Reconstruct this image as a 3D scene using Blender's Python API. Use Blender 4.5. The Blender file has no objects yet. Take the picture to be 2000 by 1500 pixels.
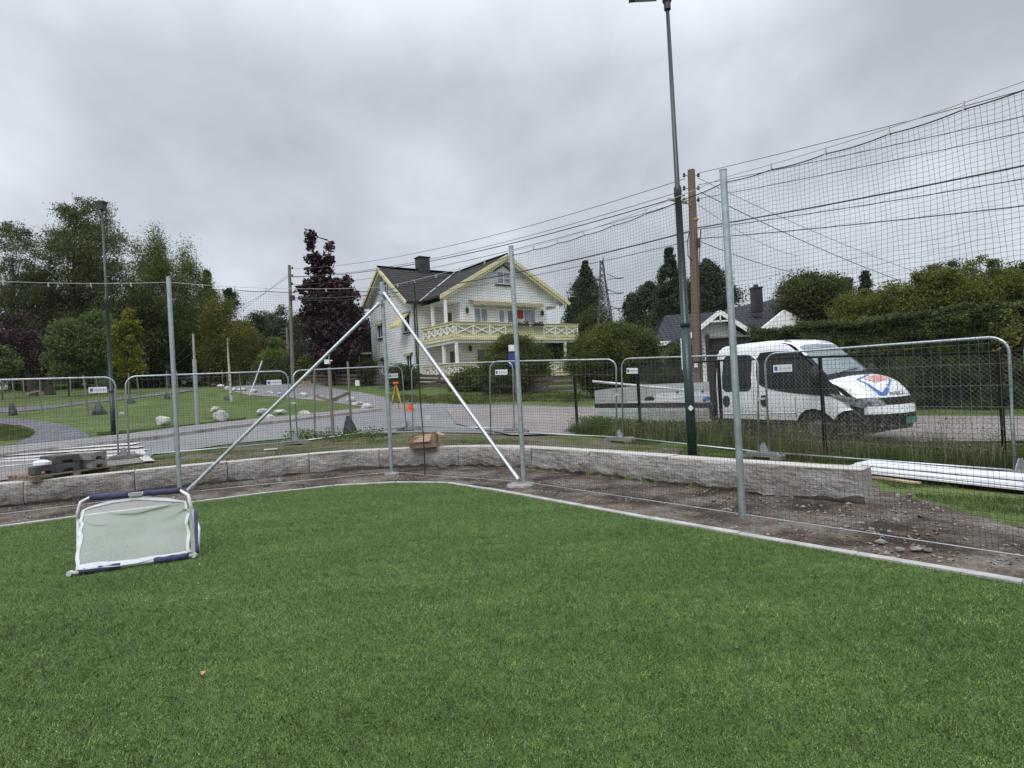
import bpy, math, random, colorsys
import numpy as np
from mathutils import Vector, Matrix, noise
from mathutils.geometry import delaunay_2d_cdt, tessellate_polygon
SC = bpy.context.scene
R = math.radians
random.seed(7); rng = np.random.default_rng(11)
# ------------------------------------------------------------ camera
FPX, PITCH, ROLL, CAMH = 1150.0, 0.004, 0.055, 1.48
CAMF = np.array([0, math.cos(PITCH), math.sin(PITCH)]); U0 = np.array([0, -math.sin(PITCH), math.cos(PITCH)]); R0 = np.array([1., 0, 0])
R_ = math.cos(ROLL)*R0 - math.sin(ROLL)*U0; U_ = math.sin(ROLL)*R0 + math.cos(ROLL)*U0
cd = bpy.data.cameras.new('camera'); cam = bpy.data.objects.new('camera', cd); SC.collection.objects.link(cam)
cd.sensor_width = 36; cd.lens = 36*FPX/2000; cd.clip_end = 3000; cd.clip_start = 0.05
M = Matrix.Identity(4)
for i in range(3):
    M[i][0] = R_[i]; M[i][1] = U_[i]; M[i][2] = -CAMF[i]
M[2][3] = CAMH
cam.matrix_world = M
SC.camera = cam
# ------------------------------------------------------------ sky and sun
SUN_EL, SUN_AZ = R(52), R(200)      # sun behind thick cloud, behind the camera
W = bpy.data.worlds.new('World'); SC.world = W; W.use_nodes = True
nt = W.node_tree; nt.nodes.clear()
def N(nt, t, **kw):
    n = nt.nodes.new(t)
    for k, v in kw.items():
        if k.startswith('i_'): n.inputs[int(k[2:])].default_value = v
        else: setattr(n, k, v)
    return n
L = nt.links.new
out = N(nt, 'ShaderNodeOutputWorld'); bg = N(nt, 'ShaderNodeBackground')
sky = N(nt, 'ShaderNodeTexSky'); sky.sky_type = 'NISHITA'; sky.sun_disc = False; sky.sun_elevation = SUN_EL; sky.sun_rotation = SUN_AZ
tc = N(nt, 'ShaderNodeTexCoord'); sep = N(nt, 'ShaderNodeSeparateXYZ'); L(tc.outputs['Generated'], sep.inputs[0])
# project the direction on a cloud layer: xy / (z + .25)
add = N(nt, 'ShaderNodeMath', operation='ADD'); L(sep.outputs[2], add.inputs[0]); add.inputs[1].default_value = .38
mx = N(nt, 'ShaderNodeMath', operation='MAXIMUM'); L(add.outputs[0], mx.inputs[0]); mx.inputs[1].default_value = .06
dx = N(nt, 'ShaderNodeMath', operation='DIVIDE'); L(sep.outputs[0], dx.inputs[0]); L(mx.outputs[0], dx.inputs[1])
dy = N(nt, 'ShaderNodeMath', operation='DIVIDE'); L(sep.outputs[1], dy.inputs[0]); L(mx.outputs[0], dy.inputs[1])
cmb = N(nt, 'ShaderNodeCombineXYZ'); L(dx.outputs[0], cmb.inputs[0]); L(dy.outputs[0], cmb.inputs[1])
n1 = N(nt, 'ShaderNodeTexNoise'); n1.inputs['Scale'].default_value = 1.25; n1.inputs['Detail'].default_value = 5; n1.inputs['Roughness'].default_value = .5; n1.inputs['Distortion'].default_value = .35
n2 = N(nt, 'ShaderNodeTexNoise'); n2.inputs['Scale'].default_value = 3.4; n2.inputs['Detail'].default_value = 6; n2.inputs['Roughness'].default_value = .52
mp = N(nt, 'ShaderNodeMapping'); mp.inputs['Location'].default_value = (3.1, 1.7, .4); mp.inputs['Scale'].default_value = (1, .7, 1); mp.inputs['Rotation'].default_value = (0, 0, R(-35))
L(cmb.outputs[0], mp.inputs[0]); L(mp.outputs[0], n1.inputs['Vector']); L(mp.outputs[0], n2.inputs['Vector'])
mixn = N(nt, 'ShaderNodeMath', operation='MULTIPLY_ADD'); L(n2.outputs[0], mixn.inputs[0]); mixn.inputs[1].default_value = .35
sc_ = N(nt, 'ShaderNodeMath', operation='MULTIPLY'); L(n1.outputs[0], sc_.inputs[0]); sc_.inputs[1].default_value = .65; L(sc_.outputs[0], mixn.inputs[2])
cr = N(nt, 'ShaderNodeValToRGB'); L(mixn.outputs[0], cr.inputs[0])
e = cr.color_ramp.elements; e[0].position = .38; e[0].color = (.335, .357, .392, 1); e[1].position = .62; e[1].color = (.57, .61, .66, 1)
m_ = e.new(.5); m_.color = (.44, .468, .51, 1)
# overcast skies are brighter overhead (thinner cloud) than at the horizon
mr = N(nt, 'ShaderNodeMapRange'); L(sep.outputs[2], mr.inputs[0]); mr.inputs[1].default_value = .46; mr.inputs[2].default_value = .88; mr.inputs[3].default_value = 1; mr.inputs[4].default_value = 3.2
vs = N(nt, 'ShaderNodeVectorMath', operation='SCALE'); L(cr.outputs[0], vs.inputs[0]); L(mr.outputs[0], vs.inputs[3])
vs2 = N(nt, 'ShaderNodeVectorMath', operation='SCALE'); L(sky.outputs[0], vs2.inputs[0]); vs2.inputs[3].default_value = .01
va = N(nt, 'ShaderNodeVectorMath', operation='ADD'); L(vs.outputs[0], va.inputs[0]); L(vs2.outputs[0], va.inputs[1])
# scaled up so that the Background can stay at the strength of a daylight sky
vs3 = N(nt, 'ShaderNodeVectorMath', operation='SCALE'); L(va.outputs[0], vs3.inputs[0]); vs3.inputs[3].default_value = 10
L(vs3.outputs[0], bg.inputs[0]); bg.inputs[1].default_value = .1; L(bg.outputs[0], out.inputs[0])
ld = bpy.data.lights.new('sun', 'SUN'); ld.energy = 1.4; ld.angle = R(25); ld.color = (1, .97, .93)
sun = bpy.data.objects.new('sun', ld); SC.collection.objects.link(sun)
sd = Vector((math.sin(SUN_AZ)*math.cos(SUN_EL), math.cos(SUN_AZ)*math.cos(SUN_EL), math.sin(SUN_EL)))
sun.rotation_euler = (-sd).to_track_quat('-Z', 'Y').to_euler(); sun.location = (0, 0, 30)
SC.view_settings.view_transform = 'Standard'; SC.view_settings.look = 'None'; SC.view_settings.gamma = 1; SC.view_settings.exposure = 0.42
SC.render.engine = 'CYCLES'
SC.cycles.transparent_max_bounces = 12; SC.cycles.max_bounces = 6
# ------------------------------------------------------------ rays (a photo pixel -> a real point at a known distance or height)
ORG = np.array([0, 0, CAMH])
def ray(px, py): return CAMF*FPX + R_*(px-1000) - U_*(py-750)
def G(px, py, z=0.0): d = ray(px, py); q = ORG + d*((z-CAMH)/d[2]); return q
def P(px, py, Y): d = ray(px, py); return ORG + d*(Y/d[1])
# ------------------------------------------------------------ materials
MATS = {}
def mat(name, col, rough=.6, metal=0.0, var=0.12, vscale=8.0, bump=0.0, bscale=60.0, col2=None, detail=4, spec=.5, trans=0.0, emis=None, coord='Object', stretch=None):
    if name in MATS: return MATS[name]
    m = bpy.data.materials.new(name); m.use_nodes = True; t = m.node_tree; b = t.nodes['Principled BSDF']
    b.inputs['Roughness'].default_value = rough; b.inputs['Metallic'].default_value = metal
    b.inputs['Specular IOR Level'].default_value = spec
    c = N(t, 'ShaderNodeTexCoord'); src = c.outputs[coord]
    if stretch:
        mpp = N(t, 'ShaderNodeMapping'); mpp.inputs['Scale'].default_value = stretch; t.links.new(src, mpp.inputs[0]); src = mpp.outputs[0]
    if var > 0 or col2:
        n = N(t, 'ShaderNodeTexNoise'); n.inputs['Scale'].default_value = vscale; n.inputs['Detail'].default_value = detail; t.links.new(src, n.inputs['Vector'])
        r = N(t, 'ShaderNodeValToRGB'); t.links.new(n.outputs[0], r.inputs[0])
        ca = col2 if col2 else tuple(x*(1-var) for x in col); cb = col if col2 else tuple(min(1, x*(1+var)) for x in col)
        r.color_ramp.elements[0].position = .35; r.color_ramp.elements[0].color = (*ca, 1)
        r.color_ramp.elements[1].position = .65; r.color_ramp.elements[1].color = (*cb, 1)
        t.links.new(r.outputs[0], b.inputs['Base Color'])
        r2 = N(t, 'ShaderNodeMapRange'); t.links.new(n.outputs[0], r2.inputs[0]); r2.inputs[3].default_value = max(.05, rough-.12); r2.inputs[4].default_value = min(1, rough+.12)
        t.links.new(r2.outputs[0], b.inputs['Roughness'])
    else: b.inputs['Base Color'].default_value = (*col, 1)
    if bump > 0:
        n = N(t, 'ShaderNodeTexNoise'); n.inputs['Scale'].default_value = bscale; n.inputs['Detail'].default_value = 5; t.links.new(src, n.inputs['Vector'])
        bp = N(t, 'ShaderNodeBump'); bp.inputs['Strength'].default_value = min(1, bump*3); bp.inputs['Distance'].default_value = bump*.1; t.links.new(n.outputs[0], bp.inputs['Height']); t.links.new(bp.outputs[0], b.inputs['Normal'])
    if trans: b.inputs['Transmission Weight'].default_value = trans
    if emis: b.inputs['Emission Color'].default_value = (*emis, 1); b.inputs['Emission Strength'].default_value = 1
    MATS[name] = m; return m
def ramp(t, src, stops):
    r = N(t, 'ShaderNodeValToRGB'); t.links.new(src, r.inputs[0]); el = r.color_ramp.elements
    while len(el) < len(stops): el.new(.5)
    for k, (p, c) in enumerate(stops): el[k].position = p; el[k].color = (*c, 1)
    return r.outputs[0]
def nz(t, src, scale, detail=4, rough=.5, dist=0):
    n = N(t, 'ShaderNodeTexNoise'); n.inputs['Scale'].default_value = scale; n.inputs['Detail'].default_value = detail; n.inputs['Roughness'].default_value = rough; n.inputs['Distortion'].default_value = dist
    t.links.new(src, n.inputs['Vector']); return n.outputs[0]
def mixc(t, f, a, b, mode='MIX'):
    n = N(t, 'ShaderNodeMix'); n.data_type = 'RGBA'; n.blend_type = mode
    if isinstance(f, float): n.inputs[0].default_value = f
    else: t.links.new(f, n.inputs[0])
    for s, x in ((6, a), (7, b)):
        if isinstance(x, tuple): n.inputs[s].default_value = (*x, 1)
        else: t.links.new(x, n.inputs[s])
    return n.outputs[2]
def newmat(name, rough=.7):
    m = bpy.data.materials.new(name); m.use_nodes = True; t = m.node_tree; b = t.nodes['Principled BSDF']; b.inputs['Roughness'].default_value = rough
    c = N(t, 'ShaderNodeTexCoord'); MATS[name] = m; return m, t, b, c.outputs['Object']
def bump(t, b, h, strength, dist):
    bp = N(t, 'ShaderNodeBump'); bp.inputs['Strength'].default_value = strength; bp.inputs['Distance'].default_value = dist; t.links.new(h, bp.inputs['Height']); t.links.new(bp.outputs[0], b.inputs['Normal'])
# leaves: two-tone by clump, a little light through them
def leafmat(name, ca, cb, cc=None, scale=.45, trans=.38):
    m, t, b, src = newmat(name, .55)
    n = nz(t, src, scale, 3); c = ramp(t, n, [(.38, ca), (.6, cb)] + ([(.72, cc)] if cc else []))
    n2 = nz(t, src, 9.0, 2); c2 = ramp(t, n2, [(.3, (.65, .65, .65)), (.7, (1.25, 1.25, 1.25))]); c = mixc(t, 1.0, c, c2, 'MULTIPLY')
    t.links.new(c, b.inputs['Base Color']); b.inputs['Specular IOR Level'].default_value = .3
    tr = N(t, 'ShaderNodeBsdfTranslucent'); t.links.new(c, tr.inputs[0]); ms = N(t, 'ShaderNodeMixShader'); ms.inputs[0].default_value = trans
    t.links.new(b.outputs[0], ms.inputs[1]); t.links.new(tr.outputs[0], ms.inputs[2]); t.links.new(ms.outputs[0], t.nodes['Material Output'].inputs[0]); return m
# ------------------------------------------------------------ mesh builder
def ncode(name): return name
class MB:
    def __init__(s): s.v = []; s.f = []
    def add(s, vs, fs):
        o = len(s.v); s.v += [tuple(map(float, p)) for p in vs]; s.f += [tuple(i+o for i in f) for f in fs]; return s
    def box(s, c, d, rz=0.0, m=None):
        x, y, z = d[0]/2, d[1]/2, d[2]/2
        vs = [Vector((i*x, j*y, k*z)) for k in (-1, 1) for j in (-1, 1) for i in (-1, 1)]
        if m is None: m = Matrix.Rotation(rz, 3, 'Z')
        vs = [m @ p + Vector(c) for p in vs]
        return s.add(vs, [(0, 2, 3, 1), (4, 5, 7, 6), (0, 1, 5, 4), (2, 6, 7, 3), (0, 4, 6, 2), (1, 3, 7, 5)])
    def box6(s, x0, x1, y0, y1, z0, z1): return s.box(((x0+x1)/2, (y0+y1)/2, (z0+z1)/2), (abs(x1-x0), abs(y1-y0), abs(z1-z0)))
    def beam(s, p, q, w, h, up=(0, 0, 1)):
        p = Vector(p); q = Vector(q); a = (q-p); ln = a.length; a.normalize(); up = Vector(up)
        b = up.cross(a)
        if b.length < 1e-4: b = Vector((1, 0, 0)).cross(a)
        b.normalize(); c = a.cross(b); m = Matrix((a, b, c)).transposed()
        return s.box((p+q)/2, (ln, w, h), m=m)
    def tube(s, pts, r, n=8, caps=True):
        pts = [Vector(p) for p in pts]; k = len(pts); rs = r if isinstance(r, (list, tuple)) else [r]*k
        vs = []; prev = None
        for i, p in enumerate(pts):
            a = (pts[min(i+1, k-1)]-pts[max(i-1, 0)]).normalized()
            b = prev - a*prev.dot(a) if prev is not None else (Vector((0, 0, 1)) if abs(a.z) < .9 else Vector((1, 0, 0))).cross(a)
            if b.length < 1e-5: b = Vector((1, 0, 0)).cross(a)
            b.normalize(); prev = b; c = a.cross(b)
            vs += [p + (b*math.cos(t)+c*math.sin(t))*rs[i] for t in [2*math.pi*j/n for j in range(n)]]
        fs = [(i*n+j, i*n+(j+1) % n, (i+1)*n+(j+1) % n, (i+1)*n+j) for i in range(k-1) for j in range(n)]
        if caps: fs += [tuple(range(n))[::-1], tuple(range((k-1)*n, k*n))]
        return s.add(vs, fs)
    def lathe(s, c, prof, n=16):
        vs = [(c[0]+r*math.cos(2*math.pi*j/n), c[1]+r*math.sin(2*math.pi*j/n), c[2]+z) for r, z in prof for j in range(n)]
        k = len(prof); fs = [(i*n+j, i*n+(j+1) % n, (i+1)*n+(j+1) % n, (i+1)*n+j) for i in range(k-1) for j in range(n)]
        return s.add(vs, fs + [tuple(range(n))[::-1], tuple(range((k-1)*n, k*n))])
    def prism(s, poly, off):   # poly: 3D points in one plane, extruded by the vector off
        poly = [Vector(p) for p in poly]; n = len(poly); off = Vector(off); o = len(s.v)
        tri = tessellate_polygon([poly]); vs = poly + [p+off for p in poly]
        fs = [tuple(t) for t in tri] + [tuple(i+n for i in t[::-1]) for t in tri] + [(i, (i+1) % n, (i+1) % n+n, i+n) for i in range(n)]
        return s.add(vs, fs)
    def grid(s, pts, closed=False):   # pts[i][j]
        a = len(pts); b = len(pts[0]); vs = [p for r in pts for p in r]
        return s.add(vs, [(i*b+j, i*b+j+1, (i+1)*b+j+1, (i+1)*b+j) for i in range(a-1) for j in range(b-1)])
    def build(s, name, material, parent=None, world=True, smooth=False, label=None):
        me = bpy.data.meshes.new(name); vs = s.v
        if parent is not None and world:
            l = parent.location; pp = parent.parent
            if pp is not None: l = l + pp.location
            vs = [(a-l[0], b-l[1], c-l[2]) for a, b, c in vs]
        me.from_pydata(vs, [], s.f); me.materials.append(material)
        if smooth: me.polygons.foreach_set('use_smooth', [True]*len(me.polygons))
        import bmesh
        bm = bmesh.new(); bm.from_mesh(me); bmesh.ops.recalc_face_normals(bm, faces=bm.faces); bm.to_mesh(me); bm.free()
        o = bpy.data.objects.new(name, me); SC.collection.objects.link(o)
        if parent is not None: o.parent = parent
        if label: o['label'] = label
        return o
def tag(o, label=None, cat=None, group=None, kind=None):
    if label: o['label'] = label
    if cat: o['category'] = cat
    if group: o['group'] = group
    if kind: o['kind'] = kind
    return o
def empty(name, loc, label, cat, group=None, rz=0.0):
    o = bpy.data.objects.new(name, None); SC.collection.objects.link(o); o.location = loc; o.rotation_euler = (0, 0, rz); o.empty_display_size = .2
    return tag(o, label, cat, group)
def copy_tree(o, parent=None):
    c = o.copy(); SC.collection.objects.link(c); c.parent = parent
    for ch in list(o.children): copy_tree(ch, c)
    return c
def npmesh(name, V, Fq, material, parent=None, smooth=False, k=4):
    """V (n,3) world, Fq (m,k)"""
    me = bpy.data.meshes.new(name)
    if parent is not None: V = V - np.array(parent.location)
    me.vertices.add(len(V)); me.vertices.foreach_set('co', V.astype(np.float32).ravel())
    me.loops.add(Fq.size); me.loops.foreach_set('vertex_index', Fq.astype(np.int32).ravel())
    me.polygons.add(len(Fq)); me.polygons.foreach_set('loop_start', np.arange(0, Fq.size, k, dtype=np.int32))
    me.update(calc_edges=True); me.materials.append(material)
    if smooth: me.polygons.foreach_set('use_smooth', np.ones(len(Fq), bool))
    o = bpy.data.objects.new(name, me); SC.collection.objects.link(o)
    if parent is not None: o.parent = parent
    return o
def text_mb(mb, txt, size, fn, extrude=0.002):
    """letters laid out flat; fn maps (x, y, h) to a world point"""
    cu = bpy.data.curves.new('t', 'FONT'); cu.body = txt; cu.size = size; cu.extrude = extrude; cu.align_x = 'CENTER'; cu.align_y = 'CENTER'; cu.resolution_u = 2
    ob = bpy.data.objects.new('t', cu); me = bpy.data.meshes.new_from_object(ob)
    mb.add([fn(*v.co) for v in me.vertices], [tuple(p.vertices) for p in me.polygons])
    bpy.data.objects.remove(ob); bpy.data.curves.remove(cu); bpy.data.meshes.remove(me)
# ============================================================ TERRAIN
# wall line (front top edge of the granite wall), left to right
WALL = [(-13.5, 7.2), (-10.5, 8.5), (-8.3, 9.5), (-7.3, 9.95), (-6.3, 10.5), (-5.0, 11.2), (-4.2, 11.62), (-3.2, 11.8), (-2.3, 11.75), (-1.2, 11.55), (-.35, 11.15), (.4, 10.45), (1.2, 9.5), (1.9, 8.6), (2.75, 7.5), (3.75, 6.4)]
WX = np.array([p[0] for p in WALL]); WY = np.array([p[1] for p in WALL])
CP = np.array([(-9, 13.4, .27), (-5.6, 15.1, .27), (-3.1, 17.5, .32), (0, 16, .2), (2.4, 13.7, .03), (4.6, 11, -.14), (6.8, 7.9, -.17), (7.5, 9, -.1),
 (4.6, 12.8, .0), (2, 17, .08), (8, 11.5, -.12), (5.5, 15, -.04), (9, 21, .1), (15, 17, -.1), (25, 12, -.3), (20, 25, .3),
 (-10.5, 9.3, .33), (-8.3, 10.3, .33), (-6, 11.3, .33), (-3.5, 12.5, .33), (-1.2, 12.3, .32), (.5, 11, .27), (2, 9.3, .15), (3.2, 7.8, .0), (4.2, 6.6, -.04), (5, 5, -.06), (8, 3, -.08),
 (-15, 18, .4), (-11.5, 20, .58), (-18, 24, .9), (-13.5, 25, .72), (-20.8, 38, 2.3), (-33, 42, 2.6), (-24, 30, 1.35), (-36, 62, 3.6), (-31, 62, 3.2), (-17, 40, 1.9), (-7.7, 30, .85),
 (-24, 62, 3.2), (-43, 100, 8), (0, 33, 1.05), (-4, 41, 2.0), (8, 47, 2.0), (-14, 46, 2.4), (5, 32, 1.1), (0, 21, .5), (-7, 21, .45), (20, 40, 1.2), (40, 60, 2), (0, 100, 5), (60, 100, 4),
 (-100, 100, 10), (100, 40, 1), (-60, 30, 2.2), (-30, 10, .35), (-20, 12, .35), (30, 4, -.25), (0, 180, 12), (-150, 180, 15), (120, 180, 8)])
_c2 = 4.0
def _phi(d2): return np.sqrt(d2+_c2)
_D = ((CP[:, None, :2]-CP[None, :, :2])**2).sum(-1)
_A = np.zeros((len(CP)+1, len(CP)+1)); _A[:-1, :-1] = _phi(_D); _A[:-1, :-1] -= np.eye(len(CP))*.05; _A[-1, :-1] = 1; _A[:-1, -1] = 1
_w = np.linalg.solve(_A, np.append(CP[:, 2], 0))
def H(x, y, near=None):
    x = np.atleast_1d(np.asarray(x, float)); y = np.atleast_1d(np.asarray(y, float))
    d2 = (x[:, None]-CP[None, :, 0])**2 + (y[:, None]-CP[None, :, 1])**2
    z = _phi(d2) @ _w[:-1] + _w[-1]
    z = np.clip(z, -.6, 14)
    far = np.clip((np.hypot(x, y)-200)/200, 0, 1); z = z*(1-far) + 12*far
    yw = np.interp(x, WX, WY)+.16
    inside = (y < yw) & (x < 3.8)
    z = np.where(inside, -.045, z)
    z = np.where((x >= 3.8) & (y < 7.0), np.minimum(z, -.035), z)
    z = np.where((y < 4), np.minimum(z, -.045), z)
    return z
def h1(x, y): return float(H(x, y)[0])
def T(px, py):
    """where the sight line through a photo pixel meets the ground"""
    d = ray(px, py); d = d/d[1]; ys = np.concatenate([np.arange(2, 30, .1), np.arange(30, 150, .5)])
    pts = ORG[None]+d[None]*ys[:, None]; hh = H(pts[:, 0], pts[:, 1]); k = np.where(pts[:, 2] < hh)[0]
    if len(k) == 0: q = pts[-1]; return Vector((q[0], q[1], hh[-1]))
    k = k[0]; q = pts[k]; return Vector((q[0], q[1], hh[k]))
def inpoly(x, y, poly):
    x = np.asarray(x); y = np.asarray(y); r = np.zeros(x.shape, bool); n = len(poly)
    for i in range(n):
        x0, y0 = poly[i][:2]; x1, y1 = poly[(i+1) % n][:2]
        c = ((y0 > y) != (y1 > y)) & (x < (x1-x0)*(y-y0)/((y1-y0) or 1e-9)+x0); r ^= c
    return r
def smooth_poly(pts, it=2, closed=True):
    for _ in range(it):
        q = []; n = len(pts)
        for i in range(n if closed else n-1):
            a = pts[i]; b = pts[(i+1) % n]
            q += [(a[0]*.75+b[0]*.25, a[1]*.75+b[1]*.25), (a[0]*.25+b[0]*.75, a[1]*.25+b[1]*.75)]
        if not closed: q = [tuple(pts[0][:2])]+q+[tuple(pts[-1][:2])]
        pts = q
    return pts
def dens(pts, step):
    q = []; n = len(pts)
    for i in range(n):
        a = pts[i]; b = pts[(i+1) % n]; d = math.hypot(b[0]-a[0], b[1]-a[1]); k = max(1, int(d/step))
        q += [(a[0]+(b[0]-a[0])*j/k, a[1]+(b[1]-a[1])*j/k) for j in range(k)]
    return q
def drape(name, poly, step, off, material, rough=0.0, edge=0.0, parent=None, thick=0.0):
    """a sheet cut to a ground outline and laid on the terrain"""
    poly = dens([tuple(p[:2]) for p in poly], step)
    if edge: poly = [(x+noise.noise((x*1.3, y*1.3, 3))*edge + noise.noise((x*4, y*4, 9))*edge*.5, y+noise.noise((x*1.3, y*1.3, 7))*edge+noise.noise((x*4, y*4, 1))*edge*.5) for x, y in poly]
    xs = [p[0] for p in poly]; ys = [p[1] for p in poly]
    gx, gy = np.meshgrid(np.arange(min(xs), max(xs), step), np.arange(min(ys), max(ys), step)); gx = gx.ravel()+rng.uniform(-.2, .2, gx.size)*step; gy = gy.ravel()+rng.uniform(-.2, .2, gy.size)*step
    k = inpoly(gx, gy, poly); pts = poly + list(zip(gx[k], gy[k])); n = len(poly)
    V, E_, Fc, *_ = delaunay_2d_cdt([Vector(p) for p in pts], [(i, (i+1) % n) for i in range(n)], [list(range(n))], 1, 1e-4)
    xy = np.array([tuple(v) for v in V]); z = H(xy[:, 0], xy[:, 1])+off
    if rough: z = z + np.array([noise.fractal((x*2.2, y*2.2, 5), 1, 2, 4)*rough for x, y in xy])
    mb = MB(); mb.add([(x, y, c) for (x, y), c in zip(xy, z)], [tuple(f) for f in Fc]); o = mb.build(name, material, parent, smooth=True); return o
# --- ground materials
def groundmat(name, stops, s1, s2, bs, bd, rough=.9, fine=None):
    m, t, b, src = newmat(name, rough)
    a = nz(t, src, s1, 5, .6); c = ramp(t, a, stops)
    f = nz(t, src, s2, 4, .7); fc = ramp(t, f, [(.3, (.6, .6, .6)), (.7, (1.35, 1.35, 1.35))]); c = mixc(t, 1.0, c, fc, 'MULTIPLY')
    if fine:
        vor = N(t, 'ShaderNodeTexVoronoi'); vor.inputs['Scale'].default_value = fine; t.links.new(src, vor.inputs['Vector'])
        vc = ramp(t, vor.outputs['Color'], [(0, (.55, .55, .55)), (1, (1.5, 1.5, 1.5))]); c = mixc(t, 1.0, c, vc, 'MULTIPLY')
    t.links.new(c, b.inputs['Base Color']); b.inputs['Specular IOR Level'].default_value = .25
    bump(t, b, f, bs, bd); return m
m_lawn = groundmat('lawn_grass', [(.3, (.055, .080, .020)), (.5, (.072, .108, .026)), (.72, (.105, .135, .040))], .6, 14, .8, .05, fine=30)
m_dirt = groundmat('bare_dirt', [(.40, (.036, .026, .019)), (.49, (.090, .068, .050)), (.58, (.142, .120, .100)), (.72, (.195, .178, .160))], 1.3, 22, .9, .03, fine=60)
m_worn = groundmat('worn_soil', [(.38, (.055, .075, .022)), (.47, (.085, .085, .035)), (.56, (.13, .11, .085)), (.7, (.10, .075, .055))], 1.1, 20, .9, .03, fine=40)
m_asph = groundmat('grey_asphalt', [(.3, (.155, .155, .16)), (.7, (.215, .215, .22))], .35, 160, .3, .004, .8)
m_pink = groundmat('reddish_asphalt', [(.3, (.19, .165, .16)), (.7, (.25, .22, .212))], .4, 160, .3, .004, .8)
m_path = groundmat('gravel_path', [(.3, (.085, .085, .095)), (.7, (.15, .15, .165))], .8, 60, .8, .02, fine=14)
m_pave = groundmat('pavement_asphalt', [(.3, (.17, .165, .165)), (.7, (.235, .23, .23))], .7, 90, .4, .005)
# --- ground sheet
def axis(fine_a, fine_b, fs, far):
    a = list(np.arange(fine_a, fine_b+1e-6, fs)); s = fs; x = fine_b
    while x < far: s *= 1.12; x += s; a.append(x)
    s = fs; x = fine_a; b = []
    while x > -far: s *= 1.12; x -= s; b.append(x)
    return np.array(b[::-1]+a)
gx = axis(-12, 9, .17, 900); gy = axis(3.5, 22, .17, 900); XX, YY = np.meshgrid(gx, gy)
ZZ = H(XX.ravel(), YY.ravel()); ZZ = ZZ + np.array([noise.fractal((x*.9, y*.9, 2), 1, 2, 3)*.012 if y > 12 else 0 for x, y in zip(XX.ravel(), YY.ravel())])
V = np.stack([XX.ravel(), YY.ravel(), ZZ], 1); a, b = XX.shape; idx = np.arange(a*b).reshape(a, b)
Fq = np.stack([idx[:-1, :-1].ravel(), idx[:-1, 1:].ravel(), idx[1:, 1:].ravel(), idx[1:, :-1].ravel()], 1)
o = npmesh('ground', V, Fq, m_lawn, smooth=True); tag(o, kind='structure')
# --- artificial turf pitch
TURF = [(-16, 2.0), (-6.82, 7.74), (-6.12, 8.15), (-4.85, 8.85), (-4.12, 9.25), (-3.35, 9.66), (-2.63, 9.72), (-1.43, 9.66), (-.88, 9.1), (-.08, 8.1), (.82, 6.92), (1.48, 6.05), (2.17, 5.2), (2.8, 4.42), (3.27, 3.85), (6.5, 0)]
m_turf, t, b, src = newmat('artificial_turf', .75)
n1 = nz(t, src, 1.1, 4, .6); n2 = nz(t, src, 9, 5, .7); n3 = nz(t, src, 120, 3, .8)
c = ramp(t, n1, [(.35, (.044, .082, .018)), (.65, (.068, .115, .026))]); c = mixc(t, 1.0, c, ramp(t, n2, [(.3, (.6, .6, .6)), (.7, (1.35, 1.35, 1.35))]), 'MULTIPLY')
c = mixc(t, 1.0, c, ramp(t, n3, [(.3, (.45, .45, .45)), (.7, (1.7, 1.7, 1.7))]), 'MULTIPLY'); t.links.new(c, b.inputs['Base Color']); b.inputs['Specular IOR Level'].default_value = .2
bump(t, b, n3, .6, .01)
mb = MB(); pl = TURF+[(6.5, -5), (-16, -5)]; tri = tessellate_polygon([[Vector((x, y, 0)) for x, y in pl]]); mb.add([(x, y, 0) for x, y in pl], [tuple(q) for q in tri])
o = mb.build('turf_pitch', m_turf); tag(o, kind='structure')
# concrete edging: stones of about a metre
m_conc = mat('pale_concrete', (.36, .35, .33), .85, var=.2, vscale=5, bump=.15, bscale=40)
edge = empty('turf_edging', (0, 9, 0), None, None); edge['kind'] = 'structure'
def along(pts, step):
    L_ = [0]
    for i in range(1, len(pts)): L_.append(L_[-1]+math.hypot(pts[i][0]-pts[i-1][0], pts[i][1]-pts[i-1][1]))
    n = max(1, int(round(L_[-1]/step))); s = np.linspace(0, L_[-1], n+1)
    return list(zip(np.interp(s, L_, [p[0] for p in pts]), np.interp(s, L_, [p[1] for p in pts])))
ep = along(TURF[:-1]+[(6.5, 0)], 1.0)
mb = MB()
for (x0, y0), (x1, y1) in zip(ep[:-1], ep[1:]):
    d = Vector((x1-x0, y1-y0, 0)); nrm = Vector((-d.y, d.x, 0)).normalized()
    dz = random.uniform(-.004, .004); p0 = Vector((x0, y0, -.04+dz))+nrm*.04+d*.004; p1 = Vector((x1, y1, -.04+dz+random.uniform(-.003, .003)))+nrm*.04-d*.004
    mb.beam(p0, p1, .085, .11)
o = mb.build('edging_stones', m_conc, edge)
# --- draped sheets
wl = [(x, y+.1) for x, y in WALL]
DIRT = [(x, y) for x, y in TURF[1:-1]] + [(4.9, 1.9), (9, 2.2), (8.5, 4.2)] + [tuple(T(px, py)[:2]) for px, py in ((1995, 1040), (1900, 1015), (1800, 985), (1720, 960), (1690, 935))] + wl[::-1][1:-3] + [(-9.5, 8.8), (-9.5, 6.2)]
o = drape('dirt_strip', DIRT, .13, .026, m_dirt, rough=.016, edge=.05); tag(o, kind='structure')
def TP(pts): return [tuple(T(*p)[:2]) for p in pts]
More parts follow.
